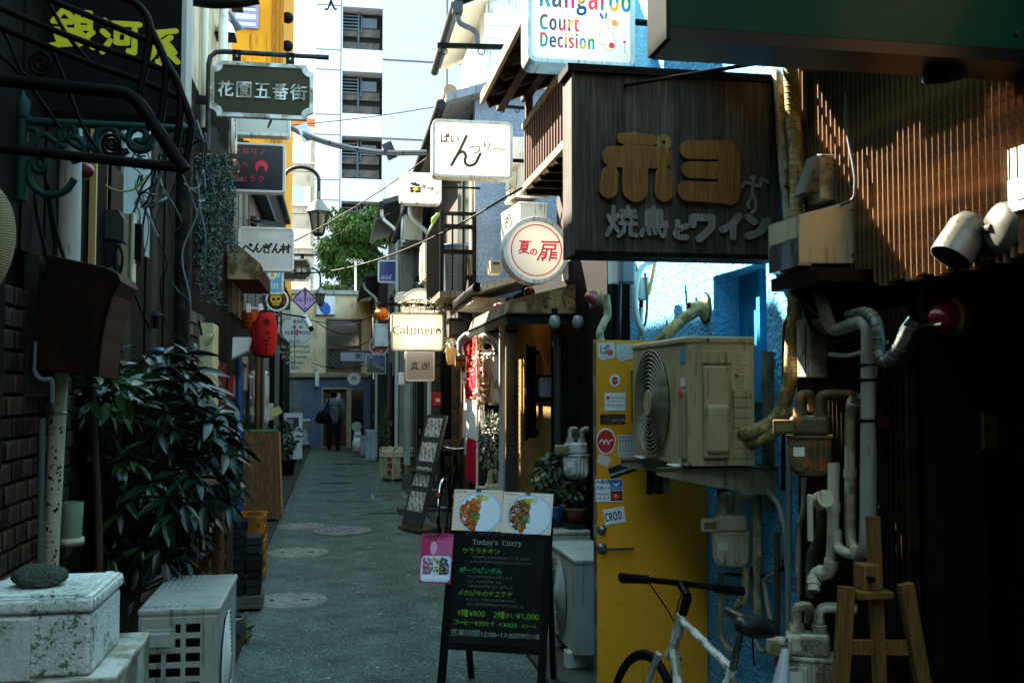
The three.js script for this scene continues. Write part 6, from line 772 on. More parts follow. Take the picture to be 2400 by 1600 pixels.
// ---------------------------------------------------------------- under the brown awning: board, lamps, meters, planters, ground units
{
const Z=8.3,a=W(1233,1032,Z),b=W(1258,808,Z);const t=thing('hinged_board','tall black board standing off the ochre wall on iron brackets','board');part(t,'panel',bb(a.x,a.x+0.02,a.y,b.y,-Z-0.1,-Z,0.003),P.black);part(t,'front_edge',bb(a.x+0.021,b.x,a.y+0.02,b.y-0.01,-Z-0.08,-Z-0.02),P.darkWood);for(const y of[a.y+0.06,(a.y+b.y)/2,b.y-0.07])part(t,'iron_bracket',bb(b.x,1.7,y-0.02,y+0.02,-Z-0.06,-Z-0.03),P.black);
const m0=W(1266,932,7.7),m1=W(1296,884,7.7);const em=thing('electric_meter','small clear electric meter on the ochre wall beside the grey pillar','electric meter');part(em,'case',bb(m0.x,m1.x,m0.y,m1.y,-7.8,-7.7,0.02),M('#8d9396',{rough:0.15,transmission:0.3,thickness:0}));part(em,'back_plate',bb(m0.x-0.01,m1.x+0.05,m0.y-0.03,m1.y+0.02,-7.83,-7.801),P.black);
for(const[px,label]of[[1300,'left clear bulb lamp under the brown awning edge'],[1355,'right clear bulb lamp under the brown awning edge']]){const c=W(px,752,6.9),q=thing('bulb_lamp',label,'lamp');part(q,'glass',put(lathe([[0,-0.06],[0.035,-0.045],[0.045,-0.01],[0.035,0.03],[0.02,0.04]],16),c.x,c.y,c.z),M('#9aa0a0',{rough:0.05,transmission:0.6,thickness:0}));part(q,'holder',bar(V(c.x,c.y+0.03,c.z),V(c.x,c.y+0.09,c.z),0.022),P.black);}
redLamp('red dome lamp on a cream base at the right end of the brown awning',W(1392,697,6.34),[-1,0.05,0.3],0.045);redLamp('small red lamp above the far left corner of the brown awning',W(1168,720,8.4),[-0.6,0.2,0.6],0.035);redLamp('small red lamp on the top slope of the brown awning',W(1240,684,7.6),[-0.6,0.2,0.6],0.035);
single('service_pipe','dark grey downpipe between the ochre wall and lattice door','pipe',bar(V(1.66,2.3,-7.4),V(1.66,0.05,-7.4),0.032),M('#2b2e2f',{rough:0.5}));
single('service_pipe','pale grey downpipe on the corner of the low banner shop','pipe',bar(V(1.545,0.05,-9.3),V(1.545,2.55,-9.3),0.03),M('#a9b0b4',{rough:0.4}));
acUnit('white ground air conditioner beside the chalkboard with a spiral fan guard',[1.57,0.0,-6.25],-Math.PI/2,{w:0.76,d:0.3,h:0.57,feet:0.13,m:M('#a4a69b',{rough:0.45,tex:'streak',scale:1.5}),guard:M('#999b93',{rough:0.4})});
acUnit('dusty white ground air conditioner carrying the potted jade plants',[1.60,0.0,-7.16],-Math.PI/2,{w:0.74,d:0.3,h:0.58,feet:0.16,m:M('#a9a899',{rough:0.5,tex:'streak',scale:2})});
reseed(61);
const p1=W(1300,1212,7.0),p2=W(1345,1215,6.95);potPlant('jade_plant','jade plant in a blue plastic pot on the dusty air conditioner',[p1.x,0.742,p1.z],{pot:[0.085,0.15],potM:M('#26507f',{rough:0.4,tex:'grime'}),leafC:'#39503a',r:[0.17,0.15,0.15],n:260,len:0.055,stem:0.06,wide:1.7});potPlant('jade_plant','small jade plant in a terracotta pot with green saucer',[p2.x,0.757,p2.z+0.06],{pot:[0.08,0.13],potM:M('#7a4a38',{rough:0.8,tex:'grime'}),leafC:'#4a5a40',r:[0.13,0.1,0.1],n:120,len:0.05,stem:0.05,wide:1.7,saucer:P.green});
}
// ================================================================= right row beyond the grey pillar
{
acUnit('white wall air conditioner with a black scribble, lit on its left',[1.72,W(1160,950,10).y,-10.4],-Math.PI/2,{w:0.78,d:0.29,h:0.56,feet:0.03,m:M('#d3d4c9',{rough:0.45,tex:'streak'})});
const g=W(1163,908,9.99);single('scribble','black spray scribble on the side of the white air conditioner','graffiti',[[0,0.15],[0.04,0.02],[0.05,0.13],[0.09,-0.01],[0.1,0.08],[0.13,-0.06],[0.14,0.03],[0.17,-0.1],[0.19,-0.03],[0.2,-0.12]].map((p,i,a)=>i?beam(V(g.x-0.1+a[i-1][0],g.y+a[i-1][1],g.z+0.002),V(g.x-0.1+p[0],g.y+p[1],g.z+0.002),0.002,0.02,V(0,0,1)):null).filter(Boolean),P.black);
const d=thing('flexible_duct','shiny ribbed aluminium duct bending over the red banner','duct'),pts=[W(1085,832,10.6),W(1083,806,10.6),W(1097,790,10.5),W(1122,788,10.3),W(1150,792,10),W(1164,802,9.9),W(1170,832,9.9)],cv=new THREE.CatmullRomCurve3(pts);part(d,'duct',new THREE.TubeGeometry(cv,50,0.055,14),M('#b9b6ac',{metal:0.85,rough:0.28}));for(let i=0;i<26;i++){const u=i<13?i/13*0.3:0.72+(i-13)/13*0.28,p=cv.getPointAt(u);part(d,'rib',new THREE.TorusGeometry(0.057,0.006,5,18).applyQuaternion(new THREE.Quaternion().setFromUnitVectors(V(0,0,1),cv.getTangentAt(u))).translate(p.x,p.y,p.z),P.steel);}
const bX=1.42,b=thing('red_banner','red and white cloth banner hanging sunlit by the timber door','banner'),z0=-10.78,z1=-10.12,yt=2.25,yb=0.75;const cl=(y0,y1,a,c)=>{const g=new THREE.PlaneGeometry(z1-z0,y1-y0,10,6),p=g.attributes.position;for(let i=0;i<p.count;i++)p.setXYZ(i,bX+0.03*Math.sin(p.getX(i)*22+p.getY(i))+a,(y0+y1)/2+p.getY(i),(z0+z1)/2+p.getX(i));g.computeVertexNormals();return g;};
part(b,'red_cloth',cl(1.62,yt,0,0),M('#c4142c',{rough:0.8}));part(b,'white_stripe',cl(1.2,1.618,0,0),M('#e8e3d8',{rough:0.8}));part(b,'lower_cloth',cl(yb,1.198,0,0),M('#c4142c',{rough:0.8}));part(b,'pole',[bar(V(bX,0.4,z1+0.02),V(bX,yt+0.08,z1+0.02),0.012),bar(V(bX,yt+0.02,z1+0.02),V(bX,yt+0.02,z0),0.01)],M('#d9d6cc'));
const box_=(label,px,py,w,h,Z,X)=>{const c=W(px,py,Z),t=thing('mailbox',label,'mailbox');part(t,'case',bb(X??c.x-w/2,(X??c.x-w/2)+w,c.y-h/2,c.y+h/2,c.z-0.12,c.z+0.0,0.01),M('#b0141f',{rough:0.35}));part(t,'flap',bb((X??c.x-w/2)+0.02,(X??c.x-w/2)+w-0.02,c.y+h*0.18,c.y+h*0.42,c.z+0.001,c.z+0.008),M('#8f0f18',{rough:0.35}));part(t,'white_label',bb((X??c.x-w/2)+w*0.35,(X??c.x-w/2)+w-0.02,c.y-h*0.2,c.y+h*0.05,c.z+0.001,c.z+0.003),P.white);};box_('bright red mailbox with white label beside the sunlit banner',1096,925,0.15,0.19,11,1.42);box_('dark red mailbox in the shade left of the bark covered post',1024,935,0.12,0.18,13.4);
reseed(15);
const hp=W(1064,845,12);{const t=thing('hanging_planter','cream hanging flower pot with trailing flowers near the duct','plant',null,[hp.x,hp.y-0.05,hp.z]);part(t,'pot',lathe([[0,0],[0.08,0],[0.11,0.2],[0.1,0.2],[0,0.17]],20),M('#d3a868',{rough:0.6}));part(t,'foliage',leafCloud([0,0.25,0],[0.16,0.1,0.12],150,0.05),leafM('#7a7a3c'),{kind:'stuff'});part(t,'hanger',bar(V(0,0.2,0),V(0,0.5,0),0.004),P.cable);}
const vine=(label,c,r,n,len,col,extra)=>{const t=thing('climbing_plant',label,'plant',null,c);part(t,'foliage',leafCloud([0,r[1],0],r,n,len),leafM(col),{kind:'stuff'});part(t,'stem',[tube([[0,0,0],[0.02,r[1],0.01],[-0.02,r[1]*2,0]],0.007)],M('#5a4a30'));if(extra)part(t,'blossom',leafCloud([0,r[1],0],r,extra,len*0.8,1.6),leafM('#e8dcc0'),{kind:'stuff'});};{const c=W(1128,960,10.0);vine('flowering vine with pale blossoms over the red banner',[1.42,c.y,c.z],[0.1,0.38,0.12],170,0.05,'#8a6a2a',60);const e=W(1150,1105,9.6);vine('silvery leaved shrub against the wall below the scribbled unit',[1.48,e.y,e.z],[0.12,0.3,0.14],320,0.045,'#7f8c78');}
{const t=thing('climbing_plant','sparse flowering vine twined along the black sign arm','plant'),a=W(930,712,11.35),b2=W(1110,712,11.35);const g=[],f=[];for(let i=0;i<150;i++){const p=a.clone().lerp(b2,rnd());p.y+=rnd(-0.1,0.06);p.z+=rnd(-0.06,0.06);(i % 3?g:f).push(leafG.clone().applyMatrix4(oneLeaf(p,V(rnd(-1,1),rnd(-1,0.4),rnd(-1,1)),rnd(0.03,0.06),rnd(-1,1))));}part(t,'stem',tube([a,a.clone().lerp(b2,0.3).add(V(0,0.05,0.02)),a.clone().lerp(b2,0.6).add(V(0,-0.04,-0.02)),b2],0.006),M('#6b5a3a'));part(t,'foliage',g,leafM('#8a8a55'),{kind:'stuff'});part(t,'blossom',f,leafM('#e8e0c4'),{kind:'stuff'});}
const of=W(1129,718,10.7);{const t=thing('orange_box','small orange and cream alarm box at the end of the sign arm','box');part(t,'case',bb(of.x-0.045,of.x+0.01,of.y-0.06,of.y+0.06,of.z-0.05,of.z,0.006),M('#d8581e',{rough:0.4}));part(t,'side',bb(of.x+0.011,of.x+0.045,of.y-0.06,of.y+0.06,of.z-0.05,of.z,0.006),M('#d8b070'));}
{const c=W(894,750,11.4),t=thing('pumpkin_lantern','orange plastic pumpkin lantern hanging from the sign arm','lantern',null,[c.x,c.y,c.z]);for(let k=0;k<10;k++){const a=k*0.628;part(t,'lobe',new THREE.SphereGeometry(0.055,12,10).scale(0.75,1.0,0.75).rotateY(a).translate(Math.cos(a)*0.048,0.06,Math.sin(a)*0.048),M('#e8780c',{rough:0.35,transmission:0.3,thickness:0}));}part(t,'rim',lathe([[0.05,0.11],[0.055,0.135],[0.045,0.135],[0.04,0.11]],18),M('#d86a0c'));part(t,'handle',tube([[-0.05,0.13,0],[-0.03,0.19,0],[0.03,0.19,0],[0.05,0.13,0]],0.004),P.cable);}
acUnit('weathered white air conditioner high on the wall beside the blue grey render',[W(1195,590,10.2).x+0.15,W(1190,596,9.9).y,-10.25],-Math.PI/2+0.1,{w:0.75,d:0.28,h:0.5,feet:0.04,far:true,m:M('#d8d6cc',{rough:0.45,tex:'streak'})});
acUnit('second weathered air conditioner stacked above near the timber balcony',[W(1215,440,10.2).x+0.1,W(1200,455,9.9).y,-10.25],-Math.PI/2+0.1,{w:0.7,d:0.28,h:0.42,feet:0.04,far:true,m:M('#c9c8bd',{rough:0.45,tex:'streak'})});
acUnit('air conditioner mounted on the white sided house under its tiled eave',[W(1105,215,12.3).x+0.1,W(1105,215,12.3).y,-12.5],-Math.PI/2,{w:0.7,d:0.3,h:0.5,feet:0.03,far:true,m:P.white});
acUnit('pale air conditioner on a bracket above the purple sign',[W(967,570,16).x,W(967,570,16).y,-16.2],-Math.PI/2,{w:0.75,d:0.28,h:0.52,feet:0.03,far:true});
acUnit('rounded cream air conditioner left of the iron balcony',[W(1000,655,13.2).x+0.1,W(1000,655,13.2).y,-13.6],-Math.PI/2,{w:0.7,d:0.25,h:0.5,feet:0.03,far:true,m:M('#d9c3a0',{rough:0.5})});
acUnit('small far air conditioner in front of the round red sign',[W(893,815,20).x,W(893,815,20).y,-20.3],-Math.PI/2,{w:0.7,d:0.26,h:0.45,feet:0.03,far:true,m:P.white});
{const a=W(1190,320,10),t=thing('metal_cabinet','white ribbed metal cabinet right of the bright hiragana sign','cabinet');part(t,'case',bb(W(1203,350,10).x,W(1232,350,10).x,W(1215,382,10).y,a.y,-10.3,-10),M('#dcd9cf',{rough:0.5}));for(let i=0;i<6;i++)part(t,'rib',bb(W(1204+i*5,350,10).x,W(1206.5+i*5,350,10).x,W(1215,380,10).y,a.y-0.01,-9.999,-9.99),M('#c9c5b8'));}
const lz=W(1018,530,12.4);single('toy_lizard','lime green toy lizard clinging to the iron balcony bars','toy',[tube([W(1025,505,12.3),W(1015,515,12.3),W(1020,535,12.3),W(1018,555,12.3)],0.025),tube([W(1018,520,12.3),W(1008,535,12.3),W(1006,542,12.3)],0.012),tube([W(1019,540,12.3),W(1026,550,12.3)],0.012),new THREE.SphereGeometry(0.035,10,8).translate(W(1026,505,12.3).x,W(1026,505,12.3).y,-12.3)],M('#8fd01e',{rough:0.4}));
{const t=thing('sign_arm','black iron arm with two empty rings in front of the white house','sign arm');const a=W(1025,106,8.6),b2=W(1215,108,8.6);part(t,'arm',beam(a,V(1.9,b2.y,b2.z),0.035,0.04),P.black);for(const px of[1040,1128]){const c=W(px,120,8.6);part(t,'ring',new THREE.TorusGeometry(0.03,0.005,6,20).translate(c.x,c.y,c.z),P.black);}}
{const t=thing('sign_arm','short black iron arm on the blue grey wall above the bright sign','sign arm');const a=W(1172,248,10.5),b2=W(1240,254,10.5);part(t,'arm',beam(a,b2,0.03,0.03),P.black);for(const px of[1177,1212]){const c=W(px,258,10.5);part(t,'ring',new THREE.TorusGeometry(0.025,0.005,6,18).translate(c.x,c.y,c.z),P.black);}}
}
// ================================================================= left wall, near: iron cage, scroll bracket, vent hood, pipes
const onZ=(Z,pts)=>pts.map(([x,y,dz=0])=>W(x,y,Z+dz));
const spiral=(px,py,r0,r1,turns,a0,Z)=>{const p=[],n=Math.ceil(turns*14);for(let i=0;i<=n;i++){const u=i/n,a=a0+turns*6.283*u,r=r0+(r1-r0)*u;p.push(W(px+Math.cos(a)*r,py+Math.sin(a)*r,Z));}return p;};
{
const Z=3.6,t=thing('iron_cage','rust brown iron railing cage projecting over the upper left corner','railing'),m=M('#1e1815',{rough:0.6,metal:0.2,tex:'rust',scale:3});
part(t,'lower_rail',pipe(onZ(Z,[[-60,182],[310,219],[432,400]]),0.023,0.05),m);part(t,'bottom_rail',pipe(onZ(Z,[[-60,340],[412,392],[432,398]]),0.018,0.04),m);
for(const q of[[[-40,2],[155,82],[335,145],[388,166]],[[-40,48],[205,146],[330,190],[425,232]],[[95,-10],[240,50],[348,96]]])part(t,'rail',tube(onZ(Z+0.05,q),0.012,8),m);
for(const q of[[[285,-8],[325,14],[350,62],[342,140],[327,216]],[[350,62],[385,140],[388,190],[375,285]],[[385,140],[420,210],[418,300],[402,392]],[[420,210],[440,262],[448,300],[432,396]]])part(t,'stanchion',tube(onZ(Z+0.03,q),0.014,10),m);
for(const q of[[[105,-8],[155,80],[210,146]],[[-20,110],[60,190],[140,300]],[[118,110],[155,200],[190,290],[235,362]],[[0,60],[25,110],[48,165],[65,180]]])part(t,'brace',tube(onZ(Z+0.08,q),0.007,8),m);
part(t,'scroll',tube(spiral(95,146,30,5,2.2,0.4,Z+0.06),0.007,3),m);part(t,'scroll',tube(spiral(262,336,27,6,2.0,0.4,Z+0.06),0.007,3),m);
}
{
const Z=4.0,t=thing('scroll_bracket','dark green cast iron scroll bracket with pointed tip under the black sign','bracket'),m=M('#173430',{rough:0.4,metal:0.2});
part(t,'post',[bar(W(48,470,Z),W(52,262,Z),0.022),put(lathe([[0,0.09],[0.012,0.06],[0.03,0.04],[0.022,0.0],[0.03,-0.02],[0.02,-0.03]],14),W(52,262,Z).x,W(52,262,Z).y,-Z)],m);part(t,'arm',[bar(W(56,284,Z),W(430,302,Z),0.016),bar(W(430,302,Z),W(468,306,Z),0.02,0.002,12)],m);part(t,'tip_collar',new THREE.SphereGeometry(0.024,14,10).translate(W(424,301,Z).x,W(424,301,Z).y,-Z),m);
for(const[x,y,r0,r1,tr,a]of[[160,312,24,6,1.4,2.2],[258,326,40,10,1.1,1.2],[326,322,34,7,1.35,0.6],[168,352,36,24,0.75,3.2],[118,402,58,50,0.62,0.3],[95,382,22,6,1.3,1.0]])part(t,'scroll',tube(spiral(x,y,r0,r1,tr,a,Z),0.014,3,9),m);
for(const q of[[[60,350],[100,316],[125,330],[150,346]],[[150,320],[185,346],[215,340],[232,300]],[[282,318],[306,334],[340,350],[360,316]],[[66,300],[84,306],[86,330],[64,352]],[[206,338],[232,360],[262,372],[300,352]]])part(t,'scroll_stem',tube(onZ(Z,q),0.013,8,9),m);
}
{
const Z=4.1,t=thing('vent_hood','rusty brown sheet metal vent hood with drooping mouth on the left wall','exhaust hood'),pts=[[112,600],[205,620],[250,630],[272,642],[279,660],[262,690],[246,745],[236,800],[228,880],[68,862],[78,800]].map(([x,y])=>{const p=W(x,y,Z);return[p.x,p.y];});
part(t,'body',ext(pts,0.34,0.006).translate(0,0,-Z-0.34),M('#2a211c',{rough:0.5,metal:0.3,tex:'rust',scale:1.5}));part(t,'mouth',ext([[277,662],[264,690],[249,745],[239,800],[232,870],[226,870],[232,800],[242,745],[256,690],[268,664]].map(([x,y])=>{const p=W(x,y,Z-0.002);return[p.x,p.y];}),0.36).translate(0,0,-Z-0.345),P.void);part(t,'wall_plate',bb(LX,W(84,750,Z).x,W(80,930,Z).y,W(112,596,Z).y,-Z-0.36,-Z-0.02),M('#2c2b28',{rough:0.6,metal:0.2,tex:'grime'}));
}
single('vertical_pipe','wide ivory vertical duct behind the scroll bracket','pipe',bar(W(158,640,4.6),W(166,150,4.6),0.05,0.05,18),M('#a7a294',{rough:0.5,tex:'streak',scale:2}));
ribbed('cream ribbed hose curving in from the left edge',onZ(3.55,[[-90,430],[-45,445],[-10,480],[5,540],[-5,605],[-35,660],[-80,690]]),0.04,M('#a79d7c',{rough:0.6,tex:'grime',scale:3}),60);
{const t=thing('downpipe','cream vertical downpipe spattered with dark spots beside the leafy plant','pipe');part(t,'pipe',bar(W(116,1330,4.4),W(141,850,4.4),0.033,0.033,18),M('#a39d83',{rough:0.5,tex:'streak',scale:3}));part(t,'clamp',[new THREE.TorusGeometry(0.039,0.006,6,20).rotateX(Math.PI/2).translate(W(131,968,4.4).x,W(131,968,4.4).y,-4.4),box(0.03,0.03,0.03,W(112,962,4.4).x,W(112,962,4.4).y,-4.4)],P.steel);part(t,'dark_spots',[...Array(60)].map((_,i)=>{const u=rnd(),p=W(116,1330,4.4).lerp(W(141,850,4.4),u*0.8),a=rnd(-0.6,1.0),s=rnd(0.002,0.007);return new THREE.SphereGeometry(s,5,4).translate(p.x+0.033*Math.sin(a),p.y,p.z+0.033*Math.cos(a));}),P.void,{kind:'stuff'});}
single('vertical_pipe','thin dark green pipe at the foot of the brick wall','pipe',bar(W(92,1330,4.15),W(98,980,4.15),0.012),M('#39463f',{rough:0.5}));
{const t=thing('meter_box','black electric meter box under the vent hood','box'),a=W(105,872,4.3),b=W(164,796,4.3);part(t,'case',bb(a.x,b.x,a.y,b.y,-4.4,-4.3,0.015),M('#17191a',{rough:0.5}));part(t,'dial',new THREE.CylinderGeometry(0.025,0.025,0.01,20).rotateX(Math.PI/2).translate(a.x+0.04,(a.y+b.y)/2,-4.298),M('#202425',{rough:0.2}));part(t,'conduit',pipe(onZ(4.1,[[83,800],[80,875],[96,892],[122,886],[122,945]]),0.009,0.03),P.greyCable);}
{const t=thing('meter_box','grey electric meter with angular hood hung high on the left wall','electric meter'),a=W(234,620,5.4),b=W(290,492,5.4);part(t,'hood',slabTo([V(a.x,(a.y+b.y)/2,-5.4),V(b.x,(a.y+b.y)/2-0.02,-5.4),V(b.x,b.y-0.05,-5.4),V(b.x-0.03,b.y,-5.4),V(a.x,b.y,-5.4)],V(0,0,-0.12)),M('#2b3133',{rough:0.45}));part(t,'lower_case',bb(a.x,b.x-0.03,a.y,(a.y+b.y)/2-0.001,-5.5,-5.41,0.01),M('#222729',{rough:0.45}));part(t,'cable',tube(onZ(5.38,[[252,616],[262,640],[280,640],[286,600],[276,575],[268,600],[270,640]]),0.007),P.cable);}
{const t=thing('meter_board','ivory mounting board behind the grey electric meter','board'),a=W(252,668,5.7),b=W(308,500,5.7);part(t,'board',bb(a.x,b.x,a.y,b.y,-5.72,-5.7,0.004),M('#a59c7e',{rough:0.6,tex:'streak'}));part(t,'side_edge',bb(b.x,b.x+0.012,a.y-0.01,b.y+0.005,-5.78,-5.69),P.ivory);part(t,'black_box',bb(b.x-0.005,b.x+0.05,b.y-0.25,b.y-0.05,-5.79,-5.725,0.008),P.black);}
{const t=thing('tag','white printed card tag hanging on a cord beside the vent hood','tag'),a=W(262,740,5.0),b=W(285,701,5.0);part(t,'card',bb(a.x,b.x,a.y,b.y,-5.003,-5),M('#cfd8d2',{rough:0.5}));part(t,'print',[box(0.012,0.028,0.001,(a.x+b.x)/2,a.y+0.028,-4.9992),box(0.008,0.01,0.001,(a.x+b.x)/2,b.y-0.02,-4.9992)],P.black);part(t,'cord',bar(V((a.x+b.x)/2,b.y,-5),V((a.x+b.x)/2,b.y+0.09,-5.02),0.004),P.cable);}
redLamp('crimson dome lamp on the left wall behind the scroll bracket',W(196,400,4.7),[1,-0.1,0.6],0.035);
{const t=thing('dark_pole','tall dark brown iron pole standing by the left wall','pole','none');delete t.userData.group;const b=W(425,700,7.75);part(t,'shaft',bar(V(b.x,0.02,-7.75),V(b.x+0.005,3.9,-7.75),0.062,0.062,22),M('#241f1b',{rough:0.6,metal:0.2,tex:'grime',bump:'stucco',bs:0.003,scale:3}));part(t,'base_collar',lathe([[0.063,0.12],[0.09,0.1],[0.1,0]],20).translate(b.x,0,-7.75),P.blackMetal);}
reseed(101);
for(let i=0;i<30;i++){const x=rnd(300,470),y=rnd(270,470),Z=rnd(5.5,6.9),n=6,p=[[x,y]];for(let k=1;k<n;k++)p.push([clamp(p[k-1][0]+rnd(-50,50),290,480),p[k-1][1]+rnd(-30,110),rnd(-0.15,0.15)]);single('loose_cable',i % 5===4?'grey cable tangled among the black ones on the left wall':['tangled black cable on the left wall between meter and dark pole','dark green tinted cable tangled by the dark pole'][i % 2],'cable',tube(onZ(Z,p),rnd(0.003,0.007),8,6),i % 5===4?P.greyCable:i % 2?M('#20332f',{rough:0.4}):P.cable,'tangled cables on the left wall');}
single('loose_cable','thin pale yellow cable drooping from the crimson lamp','cable',tube(onZ(5.4,[[215,405],[240,430],[280,448],[320,440],[345,410]]),0.005),M('#8a8a3e',{rough:0.5}));
for(const[q,l]of[[[[75,400],[85,500],[110,610],[125,700],[150,790]],'long black cable crossing the face of the vent hood'],[[[105,410],[120,520],[128,580],[122,625]],'grey black cable entering the top of the vent hood'],[[[112,430],[128,530],[150,610]],'black cable beside the ivory duct']])single('loose_cable',l,'cable',tube(onZ(4.2,q),0.008,8),P.cable);
const span=(label,a,b,sag,r,m=P.cable)=>single('overhead_wire',label,'wire',tube([0,0.2,0.4,0.6,0.8,1].map((u)=>a.clone().lerp(b,u).add(V(0,-sag*4*u*(1-u),0))),r,6,6),m);
span('thin wire rising from the dark tiled eave across the street lamp to the right',W(560,300,12),W(1075,240,11.5),0.05,0.005);span('taut wire climbing from the village sign up to the right eave',W(690,565,13),W(1000,370,12),0.05,0.008,M('#4a3a2c'));span('heavy sagging cable from the left signs up to the iron balcony',W(690,640,15),W(1240,430,8.6),0.22,0.011);span('faint wire below the left street lamp',W(745,560,14.5),W(960,475,15),0.06,0.005);span('high thin wire over the left signs',W(545,505,12),W(672,535,13),0.03,0.005,P.greyCable);
for(const[a,b,l]of[[[720,748],[880,740],'upper wire slung before the cream end house'],[[735,750],[840,780],'double wire dropping right across the cream end house'],[[780,806],[870,795],'lower wire before the cream end house'],[[730,850],[870,850],'sagging wire above the end doorway']])span(l,W(...a,26),W(...b,26),0.15,0.012);
{const t=thing('overhead_conduit','long sagging conduit with two tin rat guards between left and right eaves','conduit'),c=onZ(11.5,[[670,290],[720,315],[780,335],[850,350],[910,355],[1000,355]]);part(t,'conduit',tube(c,0.02,8,8),M('#6d6f70',{rough:0.45,metal:0.3}));part(t,'second_conduit',tube(c.map((p)=>p.clone().add(V(0,-0.035,0.01))),0.014,8,8),M('#4a4c4e',{rough:0.5}));for(const[px,py,m]of[[715,310,'#9aa3a8'],[913,353,'#3d444a']]){const p=W(px,py,11.5);part(t,'guard_plate',box(0.14,0.2,0.004).rotateZ(0.5).rotateY(0.5).translate(p.x,p.y,p.z),M(m,{metal:0.6,rough:0.35}));}for(const[px,py]of[[772,332],[838,348],[945,356]]){const p=W(px,py,11.5);part(t,'strap',new THREE.TorusGeometry(0.03,0.006,5,14).rotateY(Math.PI/2).translate(p.x,p.y-0.01,p.z),P.black);}}
{
reseed(55);const t=thing('icicle_lights','dark green bundle of unlit icicle fairy lights hanging on the left','fairy lights'),wires=[],bulbs=[],tips=[];
for(let s=0;s<40;s++){const x0=rnd(462,530),len=rnd(150,420)*(1-Math.abs(x0-496)/80),Z=9.0+rnd(-0.15,0.15),pts=[];for(let k=0;k<=7;k++)pts.push(W(x0+(x0-495)*k/10+rnd(-5,5)+6*Math.sin(k+s),365+len*k/7,Z));wires.push(tube(pts,0.0035,4,4));const cv=new THREE.CatmullRomCurve3(pts);for(let k=0;k<len/4.5;k++){const p=cv.getPoint(rnd()),d=V(rnd(-1,1),rnd(-0.9,0.5),rnd(-0.3,1)).normalize(),q=p.clone().addScaledVector(d,0.035);bulbs.push(bar(p,q,0.0045,0.0055,5));tips.push(bar(q,q.clone().addScaledVector(d,0.018),0.004,0.001,4));}}
part(t,'wire_strand',wires,M('#10201d',{rough:0.5}),{kind:'stuff'});part(t,'bulb_holder',bulbs,M('#1d3a36',{rough:0.4}),{kind:'stuff'});part(t,'bulb',tips,M('#7c8a84',{rough:0.2}),{kind:'stuff'});
}
{const t=acUnit('dark sided air conditioner on iron brackets behind the metal street sign',[W(512,360,9.3).x-0.05,W(512,366,9.3).y,-9.7],Math.PI/2,{w:0.78,d:0.27,h:0.55,feet:0.03,far:true,m:M('#55564f',{rough:0.6,tex:'grime',scale:2})});for(let i=0;i<17;i++)part(t,'slot',bb(-0.393,-0.391,0.06+i*0.03,0.075+i*0.03,-0.13,-0.03),P.void);for(const[py,k]of[[362,0],[390,1],[417,2]]){const a=W(480,py,9.2),b=W(556+5*k,py+2,9.2);single('iron_bracket',['topmost of three pale iron brackets beside the navy sign','middle of three pale iron brackets beside the navy sign','lowest of three pale iron brackets beside the navy sign'][k],'bracket',bb(a.x,b.x,a.y-0.02,a.y+0.02,-9.2-0.04,-9.2),M('#8a8a74',{rough:0.5,metal:0.3,tex:'rust'}));}}
{const c=W(528,85,10),t=thing('convex_mirror','shiny dome shaped vent cap on a white box high on the left','vent cap',null,[c.x,c.y,c.z]);part(t,'dome',new THREE.SphereGeometry(0.13,24,14,0,6.283,0,Math.PI/2).scale(0.75,1.2,1),P.chrome);part(t,'mouth',bb(-0.09,0.1,-0.02,0.002,-0.12,0.12),P.black);part(t,'back_box',bb(-0.2,-0.1,0,0.28,-0.14,0.14,0.01),P.white);const d=onZ(10.5,[[508,-10],[520,20],[532,55]]);single('corrugated_duct','cream ribbed duct coming down at the top left','duct',tube(d,0.06,8,12),M('#b7ab8c',{rough:0.5,tex:'grime'}));single('duct_cowl','dark angular duct cowl beside the yellow building window','vent',[put(new THREE.ConeGeometry(0.1,0.25,4),W(542,45,10.5).x,W(542,45,10.5).y,-10.5,0,0.6,0.5)],M('#3a4248',{rough:0.4}));single('dark_eave','black curved eave edge at the very top left of the alley','eave',tube(onZ(8.2,[[452,0],[500,6],[560,4],[605,-4]]),0.05,8,8),P.black);}
{const a=W(770,12,12);const t=thing('iron_finial','black wrought iron finial curling down at the top edge','finial');for(const s of[-1,1])part(t,'curl',tube(onZ(12,[[776-s*4,-10],[775+s*3,8],[776+s*8,20],[775+s*14,22]]),0.012,8),P.black);part(t,'spike',bar(W(775,-10,12),W(774,26,12),0.006,0.002),P.black);}
